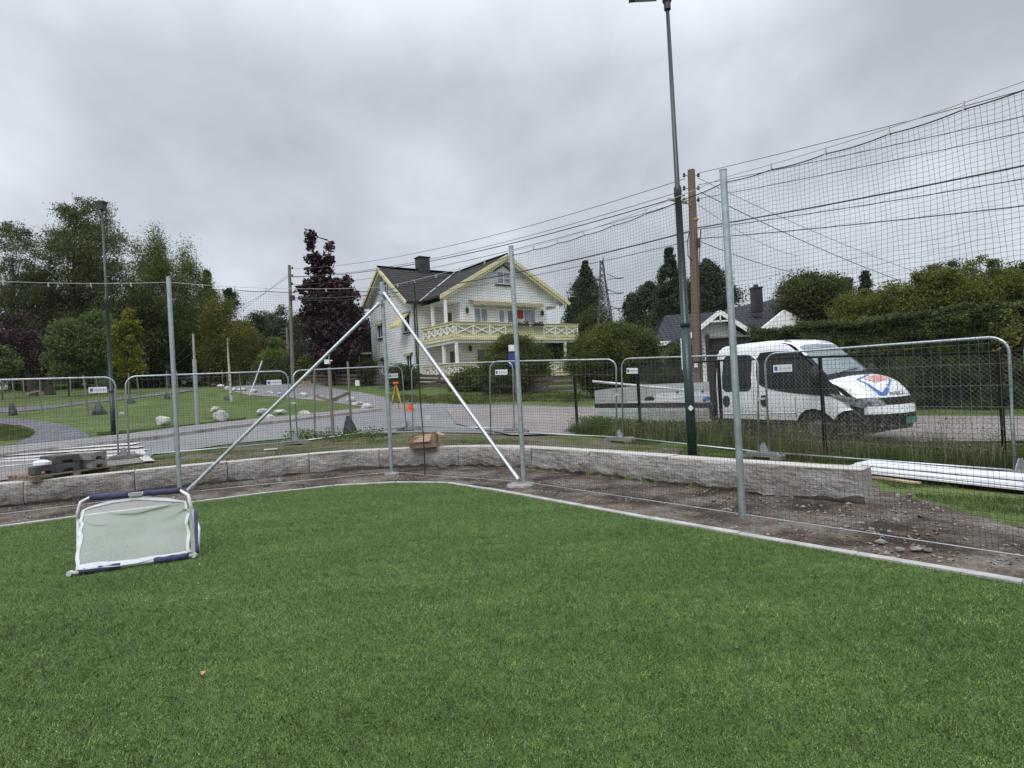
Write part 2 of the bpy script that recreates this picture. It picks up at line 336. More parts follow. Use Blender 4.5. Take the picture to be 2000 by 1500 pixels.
# grey road: from the zebra crossing on the left to the junction, then up the hill
ROAD = TP([(-250, 935), (0, 893), (150, 876), (300, 861), (480, 835), (620, 818), (745, 803), (735, 797), (640, 785), (560, 778), (480, 771), (440, 762), (490, 735), (520, 705), (535, 704), (560, 742), (640, 757), (780, 783), (900, 791), (1130, 798), (1180, 803), (1200, 830), (1000, 850), (800, 846), (620, 852), (450, 868), (300, 890), (270, 907), (150, 920), (0, 945), (-250, 990)])
o = drape('road', ROAD, .8, .02, m_asph); tag(o, kind='structure')
PINK = TP([(870, 800), (1000, 797), (1130, 797), (1300, 790), (1790, 815), (2000, 816), (2250, 816)])+[(28, 15.5), (28, 8.5)]+TP([(2250, 868), (2000, 866), (1800, 868), (1640, 862), (1400, 845), (1200, 848), (1130, 850), (1000, 853), (890, 830)])
o = drape('reddish_road', PINK, .8, .045, m_pink); tag(o, kind='structure')
PV = TP([(-250, 945), (0, 901), (230, 884), (275, 884), (296, 905), (270, 908), (150, 922), (0, 944), (-250, 990)])
o = drape('reddish_paving', PV, .5, .04, m_pink); tag(o, kind='structure')
# pavement with kerb on the far side of the grey road
near = smooth_poly(TP([(-250, 935), (0, 893), (150, 876), (300, 861), (480, 835), (620, 818), (745, 803)]), 2, False)
farr = smooth_poly(TP([(-250, 905), (0, 878), (150, 864), (300, 848), (480, 824), (620, 810), (742, 797)]), 2, False)
PAVE = near + farr[::-1]
o = drape('pavement', PAVE, .5, .10, m_pave); tag(o, kind='structure')
mb = MB()
kk = along(near, 1.0)
for (x0, y0), (x1, y1) in zip(kk[:-1], kk[1:]): mb.beam((x0, y0, h1(x0, y0)+.035), (x1, y1, h1(x1, y1)+.035), .14, .17)
o = mb.build('kerb', mat('kerb_stone', (.33, .31, .30), .8, var=.25, vscale=3, bump=.2)); tag(o, kind='structure')
# gravel path across the park
o = drape('gravel_path', smooth_poly(TP([(-60, 818), (0, 818), (60, 820), (110, 828), (150, 838), (175, 850), (172, 862), (60, 868), (20, 872), (70, 850), (68, 840), (30, 830), (-60, 826)]), 2), .4, .03, m_path); tag(o, kind='structure')
o = drape('gravel_footpath', smooth_poly(TP([(-60, 800), (0, 800), (90, 793), (160, 786), (230, 779), (300, 772), (380, 762), (380, 765), (300, 776), (230, 784), (160, 792), (90, 800), (0, 808), (-60, 810)]), 1), .5, .03, m_path); tag(o, kind='structure')
# zebra crossing
m_paint = mat('road_paint', (.52, .51, .48), .8, var=.15, vscale=6, col2=(.36, .35, .335))
zl = [((26, 881), (262, 863.5)), ((19, 887), (269, 869.5)), ((12, 893), (277, 876)), ((5, 899.5), (284, 883)), ((-3, 906), (225, 893))]
mb = MB()
for k, ((a0, a1), (b0, b1)) in enumerate(zl):
    A = T(a0, a1); B = T(b0, b1); n = 16; nn = Vector((-(B-A).y, (B-A).x, 0)).normalized(); w = .21
    rows = []
    for i in range(n+1):
        q = A.lerp(B, i/n); rows.append([(q.x+nn.x*s*w, q.y+nn.y*s*w, h1(q.x+nn.x*s*w, q.y+nn.y*s*w)+.05) for s in (-1, 1)])
    mb.grid(rows)
o = mb.build('zebra_stripes', m_paint); tag(o, kind='structure')
# white line at the end of the crossing
mb = MB(); A = T(272, 884); B = T(292, 906); mb.grid([[(q.x-.12, q.y, h1(q.x, q.y)+.055), (q.x+.12, q.y, h1(q.x, q.y)+.055)] for q in [A.lerp(B, i/6) for i in range(7)]])
o = mb.build('white_line', m_paint); tag(o, kind='structure')
# worn soil behind the wall
wb = [(x+.15, y+.3) for x, y in WALL]
WORN = wb[3:14] + TP([(1330, 880), (1200, 866), (1110, 856), (1000, 853), (900, 848), (800, 849), (700, 858), (600, 862), (480, 872), (330, 893)])
o = drape('worn_verge', WORN, .2, .012, m_worn, rough=.02, edge=.15); tag(o, kind='structure')
# ============================================================ GRANITE WALL
m_gran, t, b, src = newmat('rough_granite', .85)
n1 = nz(t, src, 2.2, 5, .6); n2 = nz(t, src, 14, 5, .7, .6); c = ramp(t, n1, [(.32, (.29, .25, .23)), (.5, (.41, .385, .36)), (.7, (.48, .46, .44))])
n3 = nz(t, src, 55, 4, .8); c = mixc(t, 1.0, c, ramp(t, n2, [(.30, (.66, .64, .62)), (.5, (1.1, 1.1, 1.1))]), 'MULTIPLY'); c = mixc(t, 1.0, c, ramp(t, n3, [(.35, (.72, .72, .72)), (.6, (1.12, 1.12, 1.12))]), 'MULTIPLY')
t.links.new(c, b.inputs['Base Color']); bump(t, b, n3, 1.0, .03)
m_top = mat('sawn_granite', (.46, .43, .40), .8, var=.12, vscale=7, bump=.1)
wall = empty('granite_wall', (-3, 11.5, -.05), 'low curved wall of rough pinkish grey granite blocks with a pale flat top', 'retaining wall')
joints = [0]; Lw = [0]
for i in range(1, len(WALL)): Lw.append(Lw[-1]+math.hypot(WALL[i][0]-WALL[i-1][0], WALL[i][1]-WALL[i-1][1]))
while joints[-1] < Lw[-1]-1.2: joints.append(joints[-1]+random.uniform(1.05, 1.75))
joints[-1] = Lw[-1]
sw = smooth_poly(WALL, 2, False); Ls = [0]
for i in range(1, len(sw)): Ls.append(Ls[-1]+math.hypot(sw[i][0]-sw[i-1][0], sw[i][1]-sw[i-1][1]))
sc = Ls[-1]/Lw[-1]
def wp(s): return np.interp(s*sc, Ls, [p[0] for p in sw]), np.interp(s*sc, Ls, [p[1] for p in sw])
for j in range(len(joints)-1):
    s0, s1 = joints[j]+.006, joints[j+1]-.006; n = max(8, int((s1-s0)/.035)); rows = []; top = []
    zt = .365+random.uniform(-.006, .006)
    for i in range(n+1):
        s = s0+(s1-s0)*i/n; x, y = wp(s); x2, y2 = wp(min(s+.05, Lw[-1])); x1_, y1_ = wp(max(s-.05, 0)); d = Vector((x2-x1_, y2-y1_, 0)).normalized(); nn = Vector((d.y, -d.x, 0))
        row = []
        zb = .0+.11*noise.noise((s*1.1, 3, 0))+.05*noise.noise((s*5, 8, 0))
        for k in range(18):
            f = k/17; z = zt-.012-(zt-.012-(-.09 if k == 17 else zb))*min(1, f*1.0)
            q = .014*noise.fractal((s*6, z*11, 1.7+j), .6, 2.1, 5) + .035*noise.noise((s*1.3, z*2, 6+j)) + .03*math.sin(f*math.pi)*(1 if zb < .03 else .4)
            if k == 0: q = 0
            if k == 17: q = -.12
            e = min(i, n-i); q -= .012 if e == 0 else 0
            p = Vector((x, y, z))+nn*q; row.append(p)
        back = Vector((x, y, 0))-nn*.30
        row = [Vector((back.x, back.y, -.1)), Vector((back.x, back.y, zt)), Vector((x, y, zt))+nn*-.012] + row
        rows.append(row)
    mb = MB(); mb.grid(rows); k = len(rows[0]); mb.f.append(tuple(range(k))); mb.f.append(tuple(range(n*k, n*k+k))[::-1])
    ob = mb.build('stone_block', m_gran, wall)
    ob.data.materials.append(m_top)
    for p in ob.data.polygons:
        if abs(p.normal.z) > .9 and p.center.z > .36 : p.material_index = 1
# ============================================================ BALL STOP NET
m_galv = mat('galvanised_steel', (.42, .46, .49), .42, .75, var=.12, vscale=12)
m_galv2 = mat('dull_galvanised', (.40, .42, .43), .5, .6, var=.15, vscale=15)
m_cord = mat('black_cord', (.018, .018, .02), .8, var=0)
m_white_rope = mat('white_rope', (.5, .5, .5), .6, var=0)
m_string = mat('net_string', (.025, .025, .027), .8, var=0)
NP = [(-8.8, 7.9), (-5.57, 9.72), (-2.30, 10.86), (-1.60, 10.25), (.10, 8.90), (2.305, 6.09), (4.5, 3.28), (6.7, .47)]   # posts and the corner cord
NZ = [3.52, 3.52, 3.45, 3.43, 3.53, 3.53, 3.53, 3.53]
net = empty('ball_stop_net', (-2.3, 10.86, 0), 'tall ball stop net of dark square mesh on galvanised steel posts round the turf corner', 'ball net')
def post(x, y, h, r=.037):
    mb = MB(); mb.lathe((x, y, -.05), [(r, 0), (r, h+.05), (r+.004, h+.05), (r+.004, h+.062), (r*.6, h+.07)], 20)
    return mb.build('post', m_galv, net, smooth=False)
for k in (0, 1, 2, 4, 5, 6, 7):
    x, y = NP[k]; post(x, y, NZ[k]+.06, .036 if k != 5 else .036)
def brace(p, q, h0, h1_, r=.03):
    mb = MB(); P0 = Vector((p[0], p[1], h0)); P1 = Vector((q[0], q[1], h1_)); mb.tube([P0, P1], r, 14)
    for s, e_ in ((P0, P1), (P1, P0)):
        d = (e_-s).normalized(); mb.tube([s-d*.03, s+d*.10], r+.007, 12)
    mb.build('brace', m_galv, net)
    c = MB(); c.lathe((p[0], p[1], h0-.05), [(.05, 0), (.05, .09)], 16); c.beam((p[0]-.08, p[1], h0-.005), (p[0]+.08, p[1], h0-.005), .02, .05); c.build('clamp', m_galv2, net)
A1 = NP[1]; A2 = NP[2]; A4 = NP[4]
brace((A2[0]-.03, A2[1]-.04), (A1[0]+.16, A1[1]-.0), 3.16, .08)
brace((A2[0]+.03, A2[1]-.04), (A4[0]-.10, A4[1]+.03), 3.34, .09)
m_foot_ = mat('dusty_footing', (.30, .285, .27), .9, var=.3, vscale=9, bump=.3)
for k, rr in ((2, .13), (4, .21)):
    mb = MB(); x, y = NP[k]; pr = [(rr*1.05, 0), (rr, .03), (rr*.6, .038)]; mb.lathe((x-(.05 if k == 4 else 0), y-.03, -.02), pr, 20); mb.build('concrete_footing', m_foot_, net)
# path of the net and the string grid

pathd = [0]
for i in range(1, len(NP)): pathd.append(pathd[-1]+math.hypot(NP[i][0]-NP[i-1][0], NP[i][1]-NP[i-1][1]))
clipd = []
for i in range(len(NP)-1):
    n = max(2, int(round((pathd[i+1]-pathd[i])/.5))); clipd += [pathd[i]+(pathd[i+1]-pathd[i])*j/n for j in range(n)]
clipd = np.array(clipd+[pathd[-1]])
def cable_z(s):
    z = np.interp(s, pathd, [q-.01 for q in NZ]); i = np.clip(np.searchsorted(pathd, s)-1, 0, len(NP)-2)
    a = np.array(pathd)[i]; b_ = np.array(pathd)[i+1]; f = (s-a)/(b_-a); return z-.07*4*f*(1-f)*((b_-a)/3.6)**2
def border_z(s):
    j = np.clip(np.searchsorted(clipd, s)-1, 0, len(clipd)-2); a = clipd[j]; b_ = clipd[j+1]; f = (s-a)/(b_-a)
    return cable_z(s)-.05-.014*4*f*(1-f)
def net_xy(s, z, amp=1.0):
    x = np.interp(s, pathd, [p[0] for p in NP]); y = np.interp(s, pathd, [p[1] for p in NP])
    w = amp*.6*(.02*np.sin(s*2.3+z*1.1)+.012*np.sin(s*5.1-z*2.3)+.02*np.sin(z*1.7+s*.6))*np.sin(np.clip(z/3.4, 0, 1)*math.pi)
    return x+w*.4, y-w
CELL = .040
nS = int(pathd[-1]/CELL); nZ = int(3.4/CELL)
def tubes(lines, r, sides=3):
    """many thin strings at once; lines: (m, k, 3)"""
    m_, k, _ = lines.shape; t = np.zeros_like(lines); t[:, 1:-1] = lines[:, 2:]-lines[:, :-2]; t[:, 0] = lines[:, 1]-lines[:, 0]; t[:, -1] = lines[:, -1]-lines[:, -2]
    t /= np.linalg.norm(t, axis=2, keepdims=True)+1e-12; ref = np.where(np.abs(t[..., 2:]) < .8, np.array([0, 0, 1.]), np.array([1., 0, 0]))
    b_ = np.cross(ref, t); b_ /= np.linalg.norm(b_, axis=2, keepdims=True)+1e-12; c_ = np.cross(t, b_)
    V = np.stack([lines + r*(b_*math.cos(2*math.pi*j/sides)+c_*math.sin(2*math.pi*j/sides)) for j in range(sides)], 2)
    idx = np.arange(m_*k*sides).reshape(m_, k, sides); F = []
    for j in range(sides):
        j2 = (j+1) % sides; F.append(np.stack([idx[:, :-1, j], idx[:, 1:, j], idx[:, 1:, j2], idx[:, :-1, j2]], -1).reshape(-1, 4))
    return V.reshape(-1, 3), np.concatenate(F)
s_ = (np.arange(nS)+.5)*CELL; f_ = np.linspace(0, 1, 26)
S_, Fz = np.meshgrid(s_, f_, indexing='ij'); Zt = border_z(s_)[:, None]; Zz = .03+(Zt-.03)*Fz
xx, yy = net_xy(S_+.006*np.sin(Zz*9+S_*31), Zz); V1, F1 = tubes(np.stack([xx, yy, Zz], -1), .0013)
ss = np.arange(0, pathd[-1], .07); ff = (np.arange(nZ)+.5)/nZ; Fg, Sg = np.meshgrid(ff, ss, indexing='ij'); Zg = .03+(border_z(ss)[None]-.03)*Fg+.004*np.sin(Sg*23+Fg*90)
xx, yy = net_xy(Sg, Zg); V2, F2 = tubes(np.stack([xx, yy, Zg], -1), .0013)
npmesh('net', np.concatenate([V1, V2]), np.concatenate([F1, F2+len(V1)]), m_string, net)
sf = np.arange(0, pathd[-1], .05)
def cord(name, s, z, r, m):
    x, y = net_xy(s, z, 0); V_, F_q = tubes(np.stack([x, y, z], -1)[None], r, 5); return npmesh(name, V_, F_q, m, net)
cord('top_cable', sf, cable_z(sf), .004, m_white_rope); cord('border_cord', sf, border_z(sf), .0055, m_cord)
cord('bottom_cable', sf, .03+0*sf, .005, m_galv2)
zc = np.linspace(.02, 3.4, 30); V_, F_q = tubes(np.stack([NP[3][0]+.01*np.sin(zc*3), NP[3][1]+0*zc, zc], -1)[None], .011, 6); npmesh('corner_cord', V_, F_q, m_cord, net)
for s in clipd[1:-1]:
    mb = MB(); x, y = net_xy(np.array([s]), np.array([0.]), 0); z = float(cable_z(np.array([s]))[0]); mb.tube([(x[0], y[0], z+.012), (x[0]+.012, y[0], z-.06)], .005, 5); mb.tube([(x[0], y[0], z+.012), (x[0]-.012, y[0], z-.06)], .005, 5); mb.build('snap_hook', m_white_rope, net)
mb = MB(); mb.box((-1.49, 10.2, 1.02), (.10, .004, .075)); st = mb.build('tag_plate', mat('tag_white', (.62, .60, .64), .6, var=.05), net, label='small white tag on the corner cord')
# ============================================================ TEMPORARY FENCE PANELS
m_wire = mat('panel_wire', (.22, .235, .24), .5, .6, var=0)
m_sign = mat('sign_white', (.72, .74, .76), .5, var=.03); m_blue = mat('sign_blue', (.05, .09, .30), .5, var=0); m_grey = mat('sign_grey', (.36, .40, .48), .6, var=0)
def make_panel(sign=True, name='site_fence_panel'):
    p = empty(name, (0, 0, 0), None, 'fence panel'); Wd, Hh, r = 3.5, 1.98, .019; c = .22
    mb = MB(); pts = [(.03, 0, .0), (.03, 0, Hh-c)]
    pts += [(.03+c-c*math.cos(a), 0, Hh-c+c*math.sin(a)) for a in [math.pi/2*i/6 for i in range(1, 7)]]
    pts += [(Wd-.03-c+c*math.sin(a), 0, Hh-c+c*math.cos(a)) for a in [math.pi/2*i/6 for i in range(0, 7)]] + [(Wd-.03, 0, 0)]
    mb.tube(pts, r, 8); mb.tube([(.03, 0, .16), (Wd-.03, 0, .16)], r*.9, 8); mb.build('frame', m_galv, p, world=False, smooth=True)
    ls = [[(x, .0, .16+(1.80)*t) for t in (0, .33, .66, 1)] for x in np.linspace(.13, Wd-.13, 30)]; l2 = [[(.04+(Wd-.08)*t, .003, z) for t in (0, .33, .66, 1)] for z in (.17, .42, .72, 1.02, 1.32, 1.62, 1.90)]
    V_, F_q = tubes(np.array(ls+l2, float), .0022, 3); o = npmesh('mesh_infill', V_, F_q, m_wire); o.parent = p
    if sign:
        mb = MB(); mb.box((Wd-.36, -.012, 1.70), (.34, .004, .13)); sg = mb.build('sign', m_sign, p, world=False)
        m2 = MB(); m2.box((Wd-.48, -.016, 1.70), (.055, .004, .07)); m2.build('emblem', m_blue, sg, world=False)
        m2 = MB()
        for i, w in enumerate((.025, .02, .022, .026, .018, .024, .022)): m2.box((Wd-.41+i*.032, -.016, 1.70), (w, .003, .035))
        m2.build('lettering', m_grey, sg, world=False)
    return p
def sign_of(p): return [o for o in p.children if o.name.startswith('sign')][0]
PROTO = make_panel(); first = [True]
PG = 'galvanised site fence panels behind the granite wall'
def place_panel(A, B, label, dz=0.0, left=False):
    """A, B: (x, y, ground z) of the two ends"""
    p = PROTO if first[0] else copy_tree(PROTO); first[0] = False
    A = Vector(A); B = Vector(B); d = B-A; ln = d.length
    ex = d/ln; ez = Vector((0, 0, 1)); ey = ez.cross(ex).normalized()
    m = Matrix((ex*(ln/3.5), ey, ez)).transposed().to_4x4(); m.translation = A+Vector((0, 0, dz))
    # keep it a plain rotation plus a scale; the slope goes into the pitch of the rotation
    rot = Matrix((ex, ey, ex.cross(ey))).transposed().to_euler(); p.location = A+Vector((0, 0, dz)); p.rotation_euler = rot; p.scale = (ln/3.5, 1, 1)
    if left:
        for o in p.children:
            if o.name.startswith('sign'): o.location.x = -2.78 if left is True else 1e-9
    tag(p, label, 'fence panel', PG); return p
JA, JB, JC, JD1, JD0, JD, JE, JF = [(-8.95, 13.46, .21), (-5.65, 15.11, .21), (-3.14, 17.53, .29), (.02, 15.97, .18), (-.66, 15.44, .18), (2.43, 13.72, -.0), (4.61, 10.97, -.16), (6.76, 7.91, -.19)]
JZ = (-12.0, 11.6, .24)
JG = (8.9, 5.2, -.2)
def off(j, d): return (j[0]+d[0], j[1]+d[1], j[2])
place_panel(JZ, off(JA, (-.06, -.04)), 'site fence panel at the left edge, in front of the zebra crossing')
place_panel(off(JA, (.07, .03)), off(JB, (-.04, -.03)), 'site fence panel in front of the two lone pale boulders')
place_panel(off(JB, (.05, .03)), off(JC, (-.04, -.04)), 'site fence panel behind the green watering bag at the roadside')
place_panel(off(JC, (.1, .0)), JD1, 'site fence panel standing behind the black corner cord of the net')
place_panel(JD0, off(JD, (-.04, .03)), 'site fence panel in front of the big round bush and reddish road', left=True)
place_panel(off(JD, (.05, -.04)), off(JE, (-.05, .05)), 'site fence panel in front of the truck bed', left=True)
place_panel(off(JE, (.05, -.06)), off(JF, (-.02, .03)), 'site fence panel in front of the truck bonnet, right of the cab doors', left=True)
place_panel(off(JF, (.06, -.05)), JG, 'site fence panel cut by the right edge of the photo')
# couplers and concrete feet
m_block = mat('foot_concrete', (.19, .185, .18), .9, var=.25, vscale=6, bump=.2, bscale=50)
def make_foot():
    p = empty('ballast_block', (0, 0, 0), None, 'concrete foot'); mb = MB(); mb.prism([(-.36, -.11, 0), (-.36, -.11, .08), (-.30, -.11, .13), (.30, -.11, .13), (.36, -.11, .08), (.36, -.11, 0), (.18, -.11, 0), (.16, -.11, .05), (-.16, -.11, .05), (-.18, -.11, 0)], (0, .22, 0)); mb.build('block', m_block, p, world=False)
    mb = MB(); mb.prism([(-.02, -.09, .13), (.02, -.09, .13), (.02, 0, .36), (-.02, 0, .36)], (0, .0, 0)) if False else mb.prism([(-.11, -.008, .13), (.11, -.008, .13), (.03, -.008, .30), (-.03, -.008, .30)], (0, .016, 0)); mb.build('stand_plate', m_galv2, p, world=False); return p
FT = make_foot()
for k, (j, rz, lb) in enumerate([(JA, .9, 'concrete fence foot right of the grey block stacks'), (JB, .5, 'concrete fence foot in front of the roadside stake pair'), (JC, 0, 'concrete fence foot behind the cardboard box'), (JD, -.7, 'concrete fence foot left of the green lamp post'),
      (JD1, -.3, 'concrete fence foot behind the leaning net brace on the reddish road edge'), (JE, -.9, 'concrete fence foot behind the granite wall at the truck cab'), (JF, .2, 'concrete fence foot in the grass at the right edge')]):
    f = FT if k == 0 else copy_tree(FT); z = h1(j[0], j[1]); f.location = (j[0], j[1], max(z, j[2]-.13) if k in (5, 6) else z); f.rotation_euler = (0, 0, rz); tag(f, lb, 'concrete foot', 'concrete feet of the site fence')
def make_coupler():
    mb = MB(); mb.box((0, 0, 0), (.15, .035, .045)); mb.tube([(0, -.04, 0), (0, .04, 0)], .014, 8); return mb.build('fence_coupler', mat('coupler_steel', (.55, .57, .58), .4, .4, var=.05))
CPL = make_coupler()
for k, (j, lb) in enumerate([(JA, 'steel coupler joining two panels left of the lamp post foot'), (JB, 'steel coupler joining two panels right of the row of four boulders'), (JD, 'steel coupler joining two panels left of the truck bed'), (JE, 'steel coupler joining two panels over the cab doors')]):
    c_ = CPL if k == 0 else CPL.copy()
    if k: SC.collection.objects.link(c_)
    c_.location = (j[0], j[1]-.01, j[2]+1.15); tag(c_, lb, 'coupler', 'couplers of the site fence')
# ============================================================ BLACK CHAIN LINK FENCE
m_blk = mat('black_post_paint', (.009, .008, .009), .8, var=.2, vscale=6, spec=.15)
cl = empty('chain_link_fence', (4.6, 12.8, 0), 'black steel post fence with diamond wire mesh between the wall and the truck', 'chain link fence')
CF = [(P(1126, 735, 17.0), P(1128, 845, 17.0)), (P(1250, 716, 14.9), P(1252, 850, 14.9)), (P(1408, 704, 12.8), P(1412, 868, 12.8)), (P(1606, 697, 11.0), P(1612, 882, 11.0)), (P(1955, 688, 9.0), P(1962, 890, 9.0)), (np.array([9.4, 6.6, 1.6]), np.array([9.4, 6.6, -.1]))]
for tp, bt in CF:
    mb = MB(); mb.box((bt[0], bt[1], (tp[2]+bt[2]-.05)/2), (.06, .06, tp[2]-bt[2]+.05), rz=.9); mb.build('post', m_blk, cl)
mb = MB()
for i in range(len(CF)-1): mb.tube([CF[i][0], CF[i+1][0]], .021, 8)
mb.build('top_rail', m_blk, cl)
lines = []
for i in range(1, len(CF)-1):
    a0, a1 = CF[i]; b0, b1 = CF[i+1]; ln = math.hypot(b1[0]-a1[0], b1[1]-a1[1]); hh = 1.62; n = int((ln+hh)/.078)
    for k in range(n):
        for sg in (1, -1):
            u0 = k*.078-hh; pts = []
            ta = max(0, -u0); tb = min(hh, ln-u0)
            if tb <= ta: continue
            for t_ in (ta, (ta+tb)/2, tb):
                u = (u0+t_)/ln; u = u if sg == 1 else 1-u; zb = a1[2]+(b1[2]-a1[2])*u; zt = a0[2]+(b0[2]-a0[2])*u; q = t_/hh
                pts.append((a1[0]+(b1[0]-a1[0])*u, a1[1]+(b1[1]-a1[1])*u+.035, zb+(zt-zb)*q))
            lines.append(pts)
V_, F_q = tubes(np.array(lines, float), .0017, 3); npmesh('wire_mesh', V_, F_q, mat('zinc_wire', (.20, .22, .22), .5, .5, var=0), cl)
# ============================================================ LAMP POSTS
m_lamp = mat('dark_green_paint', (.018, .034, .036), .4, var=.15, vscale=5); m_lamp2 = mat('dark_grey_cast', (.05, .05, .055), .5, var=.1)
def make_lamp(x, y, z, zt, label, zc):
    p = empty('street_lamp', (x, y, z), label, 'street lamp'); mb = MB()
    mb.lathe((x, y, z-.1), [(.077, 0), (.073, zc-z+.1)], 18); mb.build('lower_pole', m_lamp, p, smooth=True)
    zj = z+(zt-z)*.60
    mb = MB(); mb.lathe((x, y, zc), [(.085, -.03), (.085, .03), (.062, .05), (.055, zj-zc-.2), (.062, zj-zc-.19), (.062, zj-zc-.05), (.040, zj-zc), (.030, zt-zc)], 16); mb.build('pole', m_lamp, p, smooth=True)
    h = MB(); h.lathe((x, y, zt-.12), [(.055, 0), (.055, .10), (.075, .14), (.075, .2)], 14); hd = h.build('head_collar', m_lamp2, p)
    return p
lm = make_lamp(2.88, 9.62, .12, 7.62, 'dark green lamp post just behind the granite wall, rising out of the picture top', 2.33)
mb = MB()
# luminaire points left (its arm and shade are cut by the picture top)
hp = Vector((2.88, 9.62, 7.70)); mb.prism([hp+Vector((-.05, -.13, .06)), hp+Vector((-.62, -.15, .02)), hp+Vector((-.60, .12, .02)), hp+Vector((-.05, .13, .06))], (0, 0, .09)); mb.build('lamp_head', m_lamp2, lm)
mb = MB(); mb.box((hp.x-.33, hp.y, hp.z+.015), (.36, .18, .02)); mb.build('lens', mat('lamp_lens', (.25, .25, .26), .2, var=0), lm)
q = P(1349, 797, 9.52); mb = MB(); mb.box((q[0], q[1], q[2]), (.07, .004, .07), m=Matrix.Rotation(R(45), 3, 'Y')); mb.build('sticker', m_sign, lm)
m_band = m_sign; mb = MB(); q0 = P(1340, 660, 9.53); q1 = P(1343, 722, 9.53); mb.tube([(q0[0]-.085, q0[1], q0[2]), (q1[0]-.085, q1[1], q1[2])], .008, 6); mb.build('cable_strip', m_sign, lm)
b0 = T(222, 850); lp = P(191, 402, b0.y)
lm2 = make_lamp(b0.x, b0.y, b0.z, lp[2], 'dark green lamp post on the park lawn at the left, square head on top', b0.z+1.5)
mb = MB(); x, y, z = b0.x-.02, b0.y, lp[2]; mb.prism([(x-.07, y-.08, z-.14), (x+.07, y-.08, z-.14), (x+.09, y-.10, z+.02), (x+.17, y-.12, z+.13), (x-.19, y-.12, z+.13), (x-.11, y-.10, z+.02)], (0, .24, 0)); mb.build('lamp_head', m_lamp2, lm2)
# ============================================================ UTILITY POLES AND LINES
def woodmat(name, a, b_): 
    m, t, b, src = newmat(name, .85); mpp = N(t, 'ShaderNodeMapping'); mpp.inputs['Scale'].default_value = (1, 1, .06); t.links.new(src, mpp.inputs[0])
    n = nz(t, mpp.outputs[0], 26, 5, .7); t.links.new(ramp(t, n, [(.3, a), (.7, b_)]), b.inputs['Base Color']); bump(t, b, n, .6, .01); return m
m_pole_r = woodmat('brown_pole_wood', (.10, .066, .047), (.19, .135, .10)); m_pole_g = woodmat('grey_pole_wood', (.11, .10, .09), (.22, .20, .18)); m_ins = mat('insulator_brown', (.05, .03, .03), .3, var=0)
m_yband = mat('yellow_band', (.45, .28, .03), .6, var=.05)
YP = 21.0
p0 = P(1363, 760, YP); p1 = P(1350, 332, YP); zg = h1(p0[0], YP)
up = empty('utility_pole', (p0[0], YP, zg), 'reddish brown wooden utility pole behind the truck bed, with many wires', 'utility pole')
mb = MB(); mb.tube([(p0[0], YP, zg-.2), ((p0[0]+p1[0])/2, YP, (zg+p1[2])/2), (p1[0], YP, p1[2])], [.175, .155, .125], 16); mb.build('pole', m_pole_r, up)
ins = []
for py in (342, 367, 390):
    for s in (-1, 1):
        q = P(1350+s*14, py, YP); mb = MB(); c0 = P(1350+s*5, py+2, YP); mb.tube([c0, q], .012, 6); mb.lathe((q[0], q[1], q[2]-.07), [(.03, 0), (.055, .03), (.035, .06), (.05, .09), (.03, .14)], 10); mb.build('insulator', m_ins, up); ins.append(q)
q = P(1356, 431, YP); mb = MB(); mb.lathe((q[0], YP, q[2]), [(.15, 0), (.15, .06)], 14); mb.build('band', m_yband, up)
mb = MB(); a_ = P(1352, 405, YP); b_ = P(1340, 395, YP-.4); c_ = P(1306, 389, YP-.9); mb.tube([a_, b_], .02, 6); mb.build('lamp_arm', m_galv2, up); mb = MB(); mb.tube([b_, c_], [.07, .05], 8); mb.build('lamp_head', mat('lamp_head_grey', (.3, .29, .28), .5, var=.1), up)
mb = MB(); q = P(1364, 475, YP-.2); mb.box((q[0], q[1], q[2]), (.12, .1, .3)); mb.build('cable_box', m_ins, up)
for pts in ([(1346, 455), (1343, 470), (1344, 500), (1352, 510)], [(1369, 448), (1367, 470), (1366, 510), (1368, 640), (1369, 740)]):
    mb = MB(); mb.tube([P(a, b__, YP-.2) for a, b__ in pts], .018, 5); mb.build('cable', m_cord, up)
mb = MB(); q = P(1359, 712, YP-.25); mb.box((q[0], q[1], q[2]), (.11, .03, .2)); mb.build('notice', m_sign, up); mb = MB(); q = P(1358, 704, YP-.25); 
YQ = 44.0
p0b = P(568, 712, YQ); p1b = P(565, 518, YQ); zg = h1(p0b[0], YQ)
up2 = empty('utility_pole', (p0b[0], YQ, zg), 'grey wooden utility pole left of the tall purple tree', 'utility pole')
mb = MB(); mb.tube([(p0b[0]+.1, YQ, zg-.2), (p1b[0], YQ, p1b[2])], [.16, .11], 12); mb.build('pole', m_pole_g, up2)
for py in (525, 540, 556):
    q = P(571, py, YQ); mb = MB(); mb.lathe((q[0], q[1], q[2]), [(.04, 0), (.08, .05), (.05, .1), (.07, .15)], 8); mb.tube([P(566, py, YQ), q], .02, 5); mb.build('insulator', m_ins, up2)
q = P(567, 602, YQ); mb = MB(); mb.lathe((q[0], YQ, q[2]), [(.15, 0), (.15, .15)], 12); mb.build('band', m_yband, up2)
q = P(571, 582, YQ-.2); mb = MB(); mb.box(tuple(q), (.3, .2, .35)); mb.build('junction_box', m_ins, up2)
q = P(560, 640, 60.); q0 = P(562, 700, 60.); up3 = empty('utility_pole', (q[0], 60, q0[2]-1), 'short dark utility pole just behind the grey one, at the hillside road', 'utility pole')
mb = MB(); mb.tube([(q[0], 60, q0[2]-1), (q[0], 60, q[2])], [.15, .12], 8); mb.build('pole', m_pole_g, up3)
mb = MB()
for k in range(3): mb.beam(P(548, 642+k*7, 60.), P(563, 643+k*7, 60.), .04, .04)
mb.build('crossarm', m_pole_g, up3)
m_line = mat('power_line_black', (.035, .035, .04), .6, var=0)
WG = 'overhead lines'
